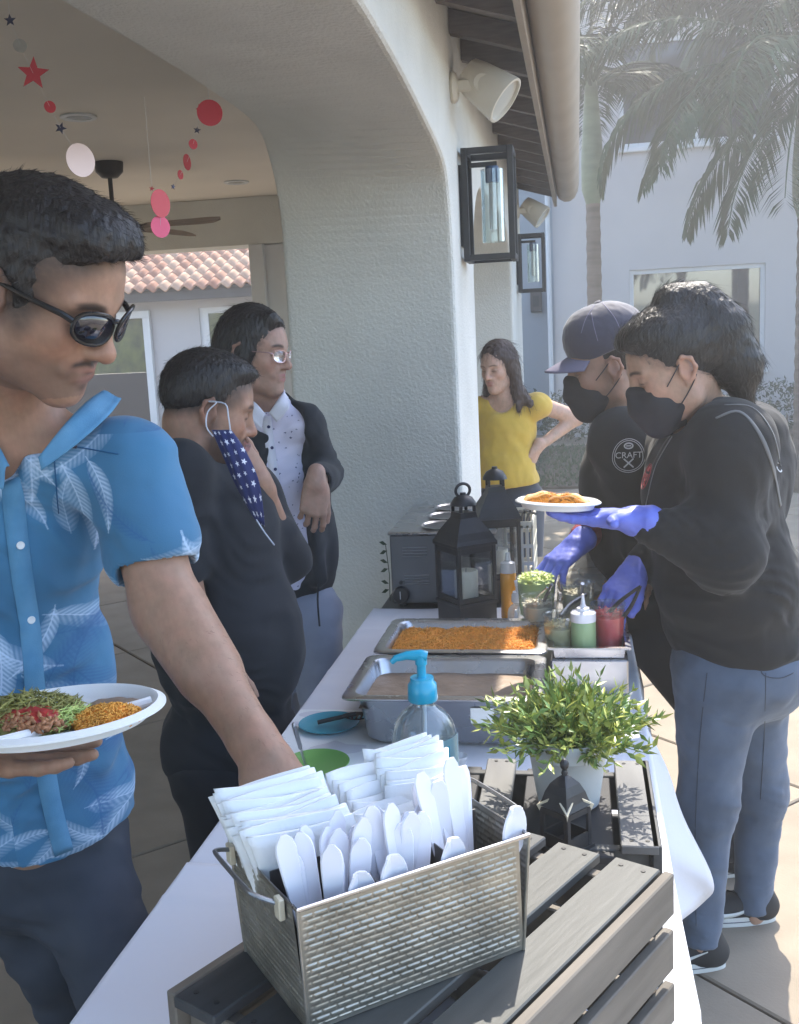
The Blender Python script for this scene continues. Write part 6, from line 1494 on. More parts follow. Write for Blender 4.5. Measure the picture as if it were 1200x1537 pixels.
def mound(parent, nm, c, R, rad, h, m, seed, base=-.018):
    S = Sculpt(); S.ell(c + R @ np.array([0, 0, base]), (rad[0], rad[1], h - base), R=R, k=.01); nz = Noise(seed, .02, 8, 1.2)
    V, F = S.mesh(.0035, post=lambda F, X, Y, Z: np.maximum(F + .0018 * nz(X, Y, Z), -((X - c[0]) * R[0, 2] + (Y - c[1]) * R[1, 2] + (Z - c[2]) * R[2, 2]) + base)); return sculpt_obj(nm, V, F, m, parent)
fo = empty('tostada', pc1 + PR @ np.array([-.03, 0, -.016]), 'tostada piled with avocado, cheese crumbs and red salsa on the held plate', 'food')
c_ = pc1 + PR @ np.array([-.040, -.005, 0]); mound(fo, 'filling', c_, PR, (.075, .070, ), .016, 'avocado', 61); food_pile(fo, 'shreds', c_ + PR @ np.array([0, 0, -.002]), PR, (.072, .066), .020, 'avocado', 700, (.012, .0016), 62, .4)
mound(fo, 'salsa', c_ + PR @ np.array([.020, -.028, .004]), PR, (.045, .030), .010, 'salsa', 63, base=-.006); food_pile(fo, 'meat', c_ + PR @ np.array([.025, -.045, -.006]), PR, (.050, .020), .012, 'meat_light', 260, (.008, .0035), 64)
food_pile(fo, 'cheese_crumbs', c_ + PR @ np.array([.012, .004, .008]), PR, (.030, .014), .008, 'napkin', 90, (.003, .0022), 65)
food_pile(fo, 'cabbage', c_ + PR @ np.array([.062, -.012, -.008]), PR, (.022, .040), .012, 'lettuce', 220, (.013, .0012), 66, .5)
fo = empty('rice_serving', pc1 + PR @ np.array([.075, -.01, -.016]), 'scoop of orange rice on the right side of the held plate', 'food')
c_ = pc1 + PR @ np.array([.070, -.012, -.006]); mound(fo, 'mound', c_, PR, (.040, .042), .010, 'rice_base', 67, base=-.010); food_pile(fo, 'grains', c_ + PR @ np.array([0, 0, -.002]), PR, (.041, .043), .013, 'rice', 1100, (.0035, .0012), 68)
fo = empty('bean_serving', pc1 + PR @ np.array([.045, .06, -.016]), 'smear of brown beans at the back of the held plate', 'food')
mound(fo, 'beans', pc1 + PR @ np.array([.045, .062, -.010]), PR, (.040, .024), .006, 'beans', 69, base=-.006)
nh3 = Noise(33, .014, 7, .4, (1.6, 1.6, .5))
# ================================================================== person 2: man in black with a flag mask
def skin_body(S, hc, HR, HS, paint, parent, zsplit, fine=.0036, coarse=.012, extra=()):
    V, F = var_mesh(S, coarse, [(fine, hc - [.16, .16, .16], hc + [.16, .16, .18])] + [(h, lo, hi) for h, lo, hi in extra]); global last_body; last_body = sculpt_obj('body', V, F, 'skin', parent, paint); return last_body
def bx(p, r): return tuple(np.array(p) - r), tuple(np.array(p) + r)
m2 = empty('person', (-.86, 2.35, 0), 'man in black touching his chin, a star patterned mask hanging from his ear', 'person')
hc = J(315, 615, 2.30); HR = frame(_n((.84, .42, -.30)), (.03, 0, 1)); HS = .97
nk = J(292, 690, 2.34); TR = frame(_n((.93, .30, 0))); Th = J(325, 800, 2.36); Bl = J(345, 960, 2.33); Hp = J(345, 1120, 2.36)
shR = J(268, 712, 2.18); elR = J(270, 880, 2.16); wrR = J(322, 985, 2.10); shL = J(375, 740, 2.55); elL = J(425, 835, 2.48); wrL = J(388, 722, 2.36)
S = Sculpt(); head(S, hc, HR, HS, jaw=1.12, fat=.005); S.cap(hc + HR @ np.array([-.035, 0, -.04]) * HS, nk, .064, .072, .03)
S.ell(Th, (.12, .16, .17), R=TR, k=.05); S.ell(Bl, (.14, .15, .18), R=TR, k=.05); S.cap(nk, shR, .05, .055, .05); S.cap(nk, shL, .05, .055, .05)
S.chain([shR, elR, wrR], [.052, .046, .030], k=.02); hand(S, wrR, (.25, -.1, -1), (-.3, -1, 0), 1, curls=(.3, .35, .3), sc=.95)
S.chain([shL, elL, wrL], [.052, .044, .029], k=.02); hand(S, wrL, J(352, 668, 2.33) - wrL, (.75, -.55, .2), -1, curls=(.7, 1.1, .7), sc=.9, thumb=(.6, .5))
kn = [Hp + [.03, -.10, -.42], Hp + [.03, .12, -.42]]; an = [np.array([Hp[0] - .02, Hp[1] - .1, .09]), np.array([Hp[0] - .02, Hp[1] + .14, .09])]
legs(S, [Hp + [0, -.09, -.03], Hp + [0, .09, -.03]], kn, an, .075, .05, .035)
skin_body(S, hc, HR, HS, skin_paint(hc, HR, HS, base=(.36, .205, .14), beard=.85, must=.8, stubble=(.035, .025, .022)), m2, hc[2] - .16, extra=((.0045, *bx(J(368, 700, 2.34), .13)), (.006, *bx(J(335, 1000, 2.1), .14)), (.006, (-.98, 1.98, 1.02), (-.86, 2.3, 1.25))))
Hs = Sculpt()
def f_(S):
    S.ell((-.022, 0, .049), (.101, .0815, .089), k=.02); S.ell((-.072, 0, .020), (.040, .064, .070), k=.03); S.ell((.02, 0, .10), (.072, .062, .032), k=.03)
    S.ell((.100, 0, .010), (.068, .080, .075), k=.03, mode='s'); S.ell((.035, 0, -.040), (.070, .12, .060), k=.03, mode='s'); S.ell((-.03, 0, -.075), (.12, .2, .058), k=.035, mode='s')
    for s in (-1, 1): S.ell((-.012, s * .088, -.006), (.024, .022, .034), k=.006, mode='s')
hl(Hs, hc, HR, HS, f_); Vh, Fh = Hs.mesh(.0036, post=lambda F, X, Y, Z: F + .0010 * nh2(X, Y, Z) + .0022 * nh3(X, Y, Z)); sculpt_obj('hair', Vh, Fh, 'hair_dark', m2); hair_fade(last_body, Vh, .024, (.04, .03, .027), .9); P, N_ = hair_roots(Vh, Fh, 3500, 14); L_ = ((P - hc) @ HR) / HS; flow_strands('hair_strands', m2, 'hair_dark', P, N_, np.stack([np.where(L_[:, 2] > .1, .8, -.2), 0 * L_[:, 0], np.where(L_[:, 2] > .1, 0, -1.)], 1) @ HR.T, .016, .0004, 4, .2, .1, .2)
# t-shirt
S = Sculpt(); S.ell(Th, (.150, .185, .19), R=TR, k=.05); S.ell(Bl, (.178, .180, .22), R=TR, k=.06); S.ell(Hp + [0, 0, .02], (.168, .175, .14), R=TR, k=.05)
S.cap(nk - [0, 0, .04], shR, .080, .070, .05); S.cap(nk - [0, 0, .04], shL, .080, .070, .05); s2 = shR + (elR - shR) * .75; S.cap(shR, s2, .070, .072, .03); S.chain([shL, elL, elL + (wrL - elL) * .3], [.07, .062, .054], k=.03)
S.cap(s2 + (elR - shR) * .36, s2 + (elR - shR) * .9, .060, .060, k=.003, mode='s'); S.cap(nk + [.01, 0, .02], hc + [-.01, 0, -.06], .072, .08, k=.01, mode='s')
na, nb_ = Noise(71, .17, 6, 1.4, (1, 1, 1.7)), Noise(72, .28, 5, 1.2, (1.6, 1.6, .4))
V, F = S.mesh(.006, post=lambda F, X, Y, Z: np.maximum(folds(F + .004 * na(X, Y, Z) + .004 * nb_(X, Y, Z), X, Y, Z, [(shR + [.05, -.02, -.12], (.8, 0, 1), .05, .005, .12), (Bl + [.05, -.12, .12], (1, 0, .7), .08, .005, .15), (Bl + [0, -.12, -.12], (.4, 0, 1), .07, .005, .15)]), Hp[2] - .10 - Z)); sculpt_obj('shirt', V, F, 'cloth_black', m2)
S = Sculpt(); S.ell(Hp + [0, 0, -.04], (.150, .165, .13), R=TR, k=.05); legs(S, [Hp + [0, -.085, -.05], Hp + [0, .085, -.05]], kn, an, .105, .085, .065)
V, F = S.mesh(.010, post=lambda F, X, Y, Z: np.maximum(F + .005 * na(X, Y, Z), .05 - Z)); sculpt_obj('trousers', V, F, 'cloth_black', m2)
for a_ in an: shoe(m2, a_ + [-.06, 0, 0], (1, .1, 0), .28)
# hanging flag mask: a folded cloth from the ear down past the chin
up_ = [J(318, 645, 2.20), J(338, 690, 2.19), J(357, 735, 2.20), J(384, 782, 2.24)]; lo_m = [J(347, 645, 2.20), J(370, 680, 2.19), J(390, 725, 2.21), J(398, 790, 2.25)]
a = smoothcurve(up_, 6); b_ = smoothcurve(lo_m, 6); P = np.zeros((len(a), 14, 3))
for i in range(len(a)):
    for j in range(14):
        t = j / 13; P[i, j] = a[i] * (1 - t) + b_[i] * t + np.array([0, -1, 0]) * (.016 * math.sin(math.pi * t) + .003 * math.sin(t * 16 + i * .3)) * math.sin(math.pi * min(1, (i + 2) / len(a)))
o = link('face_mask', grid_mesh('face_mask', P), 'stars', m2); solidify(o, .002, 0)
ii, jj = np.meshgrid(np.arange(len(a)) / len(a), np.arange(14) / 13, indexing='ij'); set_p2(o, np.stack([jj.ravel() * .42, ii.ravel() * 1.0], 1))
ear2 = hc + HR @ np.array([-.02, -.09, .02]) * HS
tube_part([J(346, 646, 2.195), J(343, 625, 2.19), J(338, 606, 2.20), ear2], .0016, 'elastic', 'ear_loop', m2); tube_part([J(320, 655, 2.20), J(310, 640, 2.19), J(312, 618, 2.195), J(325, 604, 2.20), ear2], .0016, 'elastic', 'ear_loop', m2)
tube_part([J(385, 780, 2.235), J(398, 800, 2.22), J(412, 818, 2.2)], .0016, 'elastic', 'ear_loop', m2)

# ================================================================== person 3: tall man with glasses and an open black jacket
m3 = empty('person', (-.92, 3.2, 0), 'man in clear glasses with an open black jacket over a speckled white shirt', 'person')
hc = J(385, 530, 3.10); HR = frame(_n((.96, -.20, -.13)), (0, .03, 1)); HS = 1.0
nk = J(398, 604, 3.16); TR = frame(_n((.50, -.86, 0))); Th = J(412, 700, 3.20); Bl = J(420, 810, 3.20); Hp = J(440, 905, 3.22)
shL = J(456, 640, 3.14); elL = J(488, 712, 3.22); wrL = J(474, 724, 2.99); shR = J(345, 640, 3.28); elR = J(345, 770, 3.30); wrR = J(380, 840, 3.1)
S = Sculpt(); head(S, hc, HR, HS, jaw=1.0); S.cap(hc + HR @ np.array([-.035, 0, -.04]) * HS, nk, .054, .060, .03)
S.ell(Th, (.10, .15, .17), R=TR, k=.05); S.ell(Bl, (.11, .14, .16), R=TR, k=.05); S.cap(nk, shR, .035, .035, .05); S.cap(nk, shL, .035, .035, .05)
S.chain([shR, elR, wrR], [.040, .038, .027], k=.02); hand(S, wrR, (.3, -.3, -1), (-1, -.5, 0), 1, sc=.98)
S.chain([shL, elL, wrL], [.036, .034, .027], k=.02); hand(S, wrL, (-.12, -.12, -1), (.35, -.92, .1), 1, curls=((.5, .5, .3), (.55, .6, .3), (.65, .65, .35), (.7, .7, .4)), sc=1.0, thumb=(.35, .3))
kn = [Hp + [.09, -.05, -.42], Hp + [-.08, .02, -.42]]; an = [np.array([Hp[0] + .07, Hp[1] - .05, .09]), np.array([Hp[0] - .10, Hp[1] + .1, .09])]
legs(S, [Hp + [.07, 0, -.03], Hp + [-.09, 0, -.03]], kn, an, .07, .045, .035)
skin_body(S, hc, HR, HS, skin_paint(hc, HR, HS, base=(.40, .245, .185), beard=.12, must=.15, lips=(.34, .13, .13)), m3, hc[2] - .15, extra=((.004, *bx(J(470, 748, 2.97), .12)),))
Hs = Sculpt()
def f_(S):
    S.ell((-.022, 0, .052), (.106, .086, .096), k=.02); S.ell((-.074, 0, .0), (.064, .080, .090), k=.03); S.ell((-.070, 0, -.075), (.052, .070, .070), k=.03); S.ell((-.01, .05, -.01), (.05, .042, .06), k=.02); S.ell((-.01, -.05, -.01), (.05, .042, .06), k=.02)
    S.cap((.055, -.03, .105), (.085, .02, .070), .025, .012, k=.02)
    S.ell((.108, 0, .005), (.066, .074, .088), k=.02, mode='s'); S.ell((.056, 0, -.065), (.052, .12, .075), k=.02, mode='s')
hl(Hs, hc, HR, HS, f_); Vh, Fh = Hs.mesh(.0036, post=lambda F, X, Y, Z: F + .0032 * nh3(X, Y, Z)); sculpt_obj('hair', Vh, Fh, 'hair_dark', m3)
P, N_ = hair_roots(Vh, Fh, 1500, 15); L_ = ((P - hc) @ HR) / HS; D_ = np.stack([-L_[:, 0] * 0 - .5, 0 * L_[:, 0], -.9 + 0 * L_[:, 0]], 1) @ HR.T; k = L_[:, 0] < .05; flow_strands('hair_strands', m3, 'hair_dark', P[k], N_[k], D_[k], .045, .0004, 3, .10); hair_fade(last_body, Vh, .008, (.05, .04, .035), .6)
glasses(m3, hc, HR, HS, 'thin_glass', 'rose_metal', lw=.0225, lh=.0185, x=.102, z=.000, thick=.0011)
# speckled shirt
S = Sculpt(); S.ell(Th, (.118, .155, .18), R=TR, k=.05); S.ell(Bl, (.122, .150, .22), R=TR, k=.05); S.cap(nk - [0, 0, .03], shL, .06, .05, .05); S.cap(nk - [0, 0, .03], shR, .06, .05, .05); S.cap(nk - [0, 0, .05], nk + [.0, 0, .02], .070, .064, .02)
S.cap(nk + [.02, -.02, .0], hc + [0, 0, -.10], .056, .07, k=.006, mode='s'); n5 = Noise(81, .14, 6, 1.3, (1, 1, 1.5))
V, F = S.mesh(.0055, post=lambda F, X, Y, Z: np.maximum(F + .004 * n5(X, Y, Z), Hp[2] - .02 - Z)); sh3 = sculpt_obj('shirt', V, F, 'speck', m3); L = (V - Th) @ TR; set_p2(sh3, np.stack([L[:, 1] * 3.0, L[:, 2] * 3.0], 1)); T3 = bvh(sh3)
surf_ribbon(T3, [(400, 625), (407, 680), (416, 740), (424, 800), (436, 850)], .028, .001, 'white_cotton', 'placket', m3, .001)
for y_ in (640, 672, 704, 740, 776, 812):
    p, n = hit(T3, 401 + (y_ - 625) * .155, y_, .003)
    if p is not None: b = MB(); b.sm = True; b.lathe([(.005, -.001), (.005, .001), (.001, .0012)], p, 12, R=frame((1, .3, 0), n)); b.put('button', 'navy_cotton', m3)
ci = [J(373, 598, 3.10), J(385, 606, 3.04), J(399, 622, 3.03)]; co = [J(366, 606, 3.08), J(376, 626, 3.02), J(392, 645, 3.03)]; flap(ci, co, 'white_cotton', 'collar', m3)
ci = [J(425, 590, 3.10), J(416, 602, 3.04), J(403, 622, 3.03)]; co = [J(433, 596, 3.08), J(434, 612, 3.02), J(416, 634, 3.02)]; flap(ci, co, 'white_cotton', 'collar', m3)
# jacket
S = Sculpt(); S.ell(Th + [.0, .015, 0], (.138, .188, .20), R=TR, k=.05); S.ell(Bl + [.0, .02, -.02], (.138, .185, .26), R=TR, k=.05); S.cap(nk - [0, 0, .03], shL, .072, .068, .05); S.cap(nk - [0, 0, .03], shR, .072, .068, .05)
S.chain([shL, elL], [.066, .056], k=.03); S.cap(elL, elL + (wrL - elL) * .72, .056, .048, .02); S.chain([shR, elR, elR + (wrR - elR) * .8], [.066, .055, .045], k=.03)
S.cap(J(455, 800, 3.14), J(478, 868, 3.14), .045, .025, k=.05)
S.ell(Th + TR @ np.array([.145, .012, -.10]), (.065, .062, .42), R=TR, k=.015, mode='s'); S.cap(nk + [.02, -.03, -.03], hc + [0, 0, -.08], .066, .09, k=.01, mode='s'); S.cap(wrL - (wrL - elL) * .20, wrL, .034, .034, k=.003, mode='s')
n6, n7 = Noise(82, .17, 7, 1.5, (1, 1, 1.6)), Noise(83, .2, 5, 1.3, (1.6, 1.6, .5))
V, F = S.mesh(.0055, post=lambda F, X, Y, Z: np.maximum(folds(F + .0045 * n6(X, Y, Z) + .003 * n7(X, Y, Z), X, Y, Z, [(elL, (elL - shL), .04, .006, .09), (shL + [0, -.05, -.05], (1, 0, 1), .05, .005, .08), (Bl + [.08, -.1, -.05], (1, 0, .3), .06, .005, .14)]), Hp[2] + .02 - .16 * np.clip((X - Hp[0]) / .12, 0, 1) - Z)); ja = sculpt_obj('jacket', V, F, 'cloth_black', m3); Tj = bvh(ja)
for (x, y) in ((441, 623), (452, 745)):
    p, n = hit(Tj, x, y, .002)
    if p is not None: b = MB(); b.sm = True; b.lathe([(.006, -.001), (.006, .002), (.003, .003), (.001, .002)], p, 14, R=frame((1, .3, 0), n)); b.put('snap', 'steel_dull', m3)
tube_part([J(479, 870, 3.12), J(477, 900, 3.10), J(480, 940, 3.10)], .003, 'cloth_black', 'cord', m3)
S = Sculpt(); S.ell(Hp + [0, 0, -.03], (.115, .15, .12), R=TR, k=.05); legs(S, [Hp + [.07, 0, -.05], Hp + [-.09, 0, -.05]], kn, an, .088, .068, .058)
V, F = S.mesh(.009, post=lambda F, X, Y, Z: np.maximum(F + .005 * n6(X, Y, Z), .05 - Z)); sculpt_obj('trousers', V, F, 'denim_light', m3)
for a_ in an: shoe(m3, a_ + [-.02, .05, 0], (.3, -1, 0), .28)

# ================================================================== person 4: woman in yellow
w4 = empty('person', (-.36, 5.25, 0), 'woman in a yellow top with long brown hair and one hand on her hip', 'person')
hc = J(748, 552, 5.20); HR = frame(_n((-.50, -.84, -.18)), (-.04, 0, 1)); HS = .94
nk = J(762, 596, 5.24); TR = frame(_n((-.35, -.93, 0))); Th = J(757, 645, 5.26); Bl = J(755, 700, 5.24); Hp = J(768, 752, 5.27)
shL = J(808, 607, 5.22); elL = J(866, 627, 5.32); wrL = J(807, 672, 5.20); shR = J(706, 612, 5.28); elR = J(692, 690, 5.24); wrR = J(705, 745, 5.1)
S = Sculpt(); head(S, hc, HR, HS, jaw=.94); S.cap(hc + HR @ np.array([-.035, 0, -.04]) * HS, nk, .045, .052, .03)
S.ell(Th, (.09, .14, .15), R=TR, k=.05); S.ell(Bl, (.09, .13, .15), R=TR, k=.05); S.cap(nk, shR, .04, .045, .05); S.cap(nk, shL, .04, .045, .05)
S.chain([shL, elL, wrL], [.043, .036, .023], k=.02); hand(S, wrL, (-.35, .05, -1), (.9, -.3, 0), -1, curls=(.3, .3, .3), sc=.9)
S.chain([shR, elR, wrR], [.043, .036, .023], k=.02); hand(S, wrR, (0, -.2, -1), (-1, 0, 0), 1, sc=.9)
kn = [Hp + [.08, -.03, -.40], Hp + [-.08, -.03, -.40]]; an = [np.array([Hp[0] + .09, Hp[1], .08]), np.array([Hp[0] - .09, Hp[1], .08])]; legs(S, [Hp + [.08, 0, 0], Hp + [-.08, 0, 0]], kn, an, .07, .045, .035)
skin_body(S, hc, HR, HS, skin_paint(hc, HR, HS, base=(.52, .33, .25), beard=0, browh=.003, brow=(.10, .06, .04), lips=(.42, .14, .13)), w4, hc[2] - .14, fine=.0042, extra=((.006, (shL[0] - .03, 5.1, .8), (shL[0] + .35, 5.5, 1.4)),))
Hs = Sculpt()
def f_(S):
    S.ell((-.020, 0, .052), (.102, .088, .094), k=.02); S.ell((-.06, 0, -.03), (.062, .084, .12), k=.04); S.cap((-.02, .072, .02), (-.01, .094, -.14), .035, .030, k=.03); S.cap((-.02, -.072, .02), (.0, -.080, -.13), .032, .028, k=.03); S.cap((-.01, .094, -.14), (.03, .108, -.22), .030, .012, k=.03); S.cap((-.04, .06, -.12), (-.02, .15, -.20), .030, .022, k=.03)
    S.cap((.0, -.08, -.13), (.04, -.06, -.2), .028, .015, k=.03)
    S.ell((.098, 0, -.005), (.064, .062, .088), k=.012, mode='s')
hl(Hs, hc, HR, HS, f_); nh4 = Noise(34, .03, 7, 1.0, (1.6, 1.6, .6)); Vh, Fh = Hs.mesh(.005, post=lambda F, X, Y, Z: F + .004 * nh4(X, Y, Z)); sculpt_obj('hair', Vh, Fh, 'hair_brown', w4)
P, N_ = hair_roots(Vh, Fh, 1500, 25); flow_strands('hair_strands', w4, 'hair_brown', P, N_, np.tile([0, 0, -1.], (len(P), 1)), .06, .0006, 7, .12, .1, .08); hair_fade(last_body, Vh, .008, (.10, .06, .045), .6)
S = Sculpt(); S.ell(Th, (.125, .165, .16), R=TR, k=.05); S.ell(Bl, (.130, .165, .17), R=TR, k=.05); S.ell(Bl + [.02, 0, -.07], (.125, .165, .085), R=TR, k=.04); S.cap(nk - [0, 0, .05], shL, .055, .055, .04); S.cap(nk - [0, 0, .05], shR, .055, .055, .04); S.ell(shL + [.0, 0, -.01], (.068, .062, .062), k=.03); S.ell(shR, (.06, .06, .06), k=.03)
S.cap(nk + [-.03, -.07, -.0], nk + [0, 0, .1], .072, .08, k=.01, mode='s'); n8 = Noise(91, .09, 7, 1.4, (1.3, 1.3, .7)); zh = J(760, 733, 5.15)[2]
V, F = S.mesh(.0065, post=lambda F, X, Y, Z: np.maximum(folds(F + .0035 * n8(X, Y, Z), X, Y, Z, [(Bl, (1, 0, .15), .06, .006, .16)]), zh - Z + .10 * np.clip(X - Bl[0], 0, 1))); sculpt_obj('blouse', V, F, 'yellow_knit', w4)
S = Sculpt(); S.ell(Hp + [0, 0, .02], (.11, .155, .12), R=TR, k=.05); legs(S, [Hp + [.08, 0, 0], Hp + [-.08, 0, 0]], kn, an, .088, .062, .046); V, F = S.mesh(.010, post=lambda F, X, Y, Z: np.maximum(F, .05 - Z)); sculpt_obj('jeans', V, F, 'denim_dark', w4)
for a_ in an: shoe(w4, a_ + [.0, .05, 0], (-.2, -1, 0), .24, wd=.04)

# ================================================================== gloves and masks
def glove(parent, fn, cuff_a, cuff_b, r=.034, seed=1, h=.0028):
    S = Sculpt(); fn(S); S.cap(cuff_a, cuff_b, r - .003, r + .004, .02); nz = Noise(seed, .022, 8, 1.4); V, F = S.mesh(h, post=lambda F, X, Y, Z: F + .0009 * nz(X, Y, Z)); o = sculpt_obj('glove', V, F, 'glove', parent)
    d = _n(np.array(cuff_b) - np.array(cuff_a)); R = frame(d, (.3, .5, 1)); b = MB(); b.sm = True; b.tube([np.array(cuff_b) + d * (r * .1) + R @ np.array([0, (r + .003) * math.cos(a), (r + .003) * math.sin(a)]) for a in np.linspace(0, 2 * math.pi, 24, endpoint=False)], .0022, 6, closed=True); b.put('cuff', 'glove', parent); return o
def face_mask(parent, c, R, sc, fat=0.):
    S = Sculpt(); S.frame(c, R, sc); S.ell((.052, 0, -.058), (.056, .058 + fat, .052), k=.02); S.cap((.106, 0, -.016), (.108, 0, -.050), .013, .017, k=.03); S.cap((.104, 0, -.060), (.074, 0, -.110), .014, .024, k=.03); S.cap((.085, 0, -.100), (.02, 0, -.100), .022, .03, k=.03); S.cap((.07, .05, -.02), (.10, 0, -.012), .006, .006, k=.02); S.cap((.07, -.05, -.02), (.10, 0, -.012), .006, .006, k=.02)
    for s in (-1, 1): S.cap((.02, s * (.056 + fat), -.075), (.06, s * .03, -.108), .010, .012, k=.02)
    S.box((-.058, 0, 0), (.075, .2, .3), .001, k=.004, mode='s'); S.world(); nz = Noise(5, .05, 6, 1.2); V, F = S.mesh(.0036, post=lambda F, X, Y, Z: F + .0006 * nz(X, Y, Z)); sculpt_obj('face_mask', V, F, 'mask_black', parent)
    T = lambda v: c + R @ (np.array(v) * sc)
    for s in (-1, 1):
        tube_part([T((.040, s * (.066 + fat), -.022)), T((.018, s * .078, -.002)), T((-.002, s * .082, .016)), T((-.020, s * .086, .030))], .0014, 'mask_black', 'ear_loop', parent, n=6); tube_part([T((.036, s * (.062 + fat), -.078)), T((.012, s * .078, -.058)), T((-.012, s * .084, -.036)), T((-.026, s * .086, -.02))], .0014, 'mask_black', 'ear_loop', parent, n=6)

# ================================================================== person 5: man in cap
m5 = empty('person', (.26, 3.15, 0), 'server in a dark cap, black mask and black hoodie reaching over the toppings', 'person')
hc = J(910, 549, 3.02); HR = frame(_n((-.96, -.08, -.22)), (0, -.06, 1)); HS = 1.04
nk = J(938, 630, 3.06); TR = frame(_n((-.90, -.42, 0))); Th = J(950, 735, 3.10); Bl = J(965, 840, 3.10); Hp = J(985, 930, 3.08)
shR = J(925, 668, 3.30); elR = J(912, 770, 3.18); wrR = J(866, 818, 2.92); shL = J(935, 668, 2.93); elL = J(975, 810, 2.92); wrL = J(985, 850, 2.80)
hd = J(808, 868, 2.80) - wrR
S = Sculpt(); head(S, hc, HR, HS, jaw=1.0); S.cap(hc + HR @ np.array([-.035, 0, -.04]) * HS, nk, .058, .064, .03)
S.ell(Th, (.11, .15, .17), R=TR, k=.05); S.ell(Bl, (.12, .15, .17), R=TR, k=.05); S.cap(nk, shR, .05, .05, .05); S.cap(nk, shL, .05, .05, .05)
S.chain([shR, elR, wrR], [.05, .042, .028], k=.02); hg = lambda S, g=0.: hand(S, wrR, hd, (-.2, -.35, 1), -1, curls=((.35, .5, .3), (.4, .5, .3), (.45, .5, .3), (.5, .5, .3)), sc=1.0, grow=g, thumb=(.5, .3), spread=.14); hg(S)
S.chain([shL, elL, wrL], [.05, .042, .028], k=.02); hand(S, wrL, (-.4, -.6, -.3), (0, 0, 1), -1, sc=1.)
kn = [np.array([.36, 3.02, .48]), np.array([.36, 3.22, .48])]; an = [np.array([.40, 3.02, .09]), np.array([.40, 3.24, .09])]; legs(S, [Hp + [0, -.09, -.03], Hp + [0, .09, -.03]], kn, an, .075, .05, .035)
skin_body(S, hc, HR, HS, skin_paint(hc, HR, HS, base=(.38, .23, .165), beard=.4), m5, hc[2] - .15, extra=((.005, *bx(wrR, .12)),))
Hs = Sculpt()
def f_(S):
    S.ell((-.030, 0, .040), (.098, .081, .085), k=.02); S.ell((-.075, 0, .0), (.035, .06, .07), k=.03); S.ell((.10, 0, .0), (.075, .09, .09), k=.01, mode='s'); S.ell((.03, 0, -.04), (.065, .12, .06), k=.01, mode='s')
    for s in (-1, 1): S.ell((-.012, s * .088, -.006), (.022, .022, .034), k=.006, mode='s')
hl(Hs, hc, HR, HS, f_); Vh, Fh = Hs.mesh(.0045, post=lambda F, X, Y, Z: F + .0012 * nh2(X, Y, Z)); sculpt_obj('hair', Vh, Fh, 'hair_black', m5)
cp = empty('cap', hc + HR @ np.array([0, 0, .1])); cp.parent = m5; cp.matrix_parent_inverse = world_matrix(m5).inverted()
S = Sculpt(); S.frame(hc, HR, HS); S.ell((-.022, 0, .066), (.108, .089, .100), k=.02); S.ell((.03, 0, .085), (.062, .068, .070), k=.03); S.box((0, 0, -.06), (.3, .3, .098), .002, R=np.array([[.985, 0, .174], [0, 1, 0], [-.174, 0, .985]]), k=.004, mode='s'); S.world()
V, F = S.mesh(.0036, post=lambda F, X, Y, Z: F + .0010 * nh(X, Y, Z)); crown = sculpt_obj('crown', V, F, 'cap_navy', cp)
P = np.zeros((24, 9, 3))
for i in range(24):
    a = -1.15 + 2.3 * i / 23
    for j in range(9):
        t = j / 8; rad = .078 + .070 * t * math.cos(a * .9) ** .5; x = .012 + rad * math.cos(a); y = (.082 + .004 * t) * math.sin(a); P[i, j] = hc + HR @ (np.array([x, y, .047 - .020 * t - 2.6 * y * y]) * HS)
o = link('brim', grid_mesh('brim', P), 'cap_brim', cp); solidify(o, .004 * HS, 0)
b = MB(); b.sm = True; b.lathe([(.010, 0), (.010, .004), (.006, .007), (.001, .008)], hc + HR @ np.array([-.018, 0, .164]) * HS, 14, R=np.array([HR[:, 1], HR[:, 0], HR[:, 2]]).T); b.put('top_button', 'cap_navy', cp)
Tc = bvh(crown)
for st in ([(888, 470), (892, 490), (898, 512)], [(905, 455), (925, 480), (940, 520)], [(893, 458), (880, 478), (873, 500)]): surf_ribbon(Tc, st, .002, .0006, 'cap_brim', 'seam', cp, .0006)
face_mask(m5, hc, HR, HS)
S = Sculpt(); S.ell(Th, (.145, .19, .20), R=TR, k=.05); S.ell(Bl, (.155, .19, .20), R=TR, k=.05); S.ell(Hp + [0, 0, .03], (.15, .185, .10), R=TR, k=.05); S.cap(nk - [0, 0, .03], shR, .085, .075, .05); S.cap(nk - [0, 0, .03], shL, .085, .075, .05); S.chain([shR, elR, elR + (wrR - elR) * .45], [.075, .062, .052], k=.03); S.chain([shL, elL, elL + (wrL - elL) * .7], [.070, .058, .050], k=.09)
S.ell(nk + [.06, .02, .0], (.075, .085, .05), k=.04); S.cap(nk + [-.02, 0, .03], hc + [0, 0, -.05], .068, .085, k=.01, mode='s'); n9 = Noise(95, .19, 7, 1.4, (1, 1, 1.5))
V, F = S.mesh(.006, post=lambda F, X, Y, Z: np.maximum(folds(F + .004 * n9(X, Y, Z), X, Y, Z, [(elR, (elR - shR), .05, .006, .10), (Bl + [0, -.12, 0], (.3, 0, 1), .06, .006, .14), (shL + [-.05, 0, -.1], (1, 0, 1), .05, .005, .1)]), Hp[2] - .03 - Z)); hd5 = sculpt_obj('hoodie', V, F, 'cloth_hoodie', m5); T5 = bvh(hd5)
S = Sculpt(); S.chain([elR + (wrR - elR) * .35, elR + (wrR - elR) * .82], [.046, .040], k=.02); nz = Noise(96, .02, 6); V, F = S.mesh(.004, post=lambda F, X, Y, Z: F + .0015 * nz(X, Y, Z)); sculpt_obj('undersleeve', V, F, 'red_knit', m5)
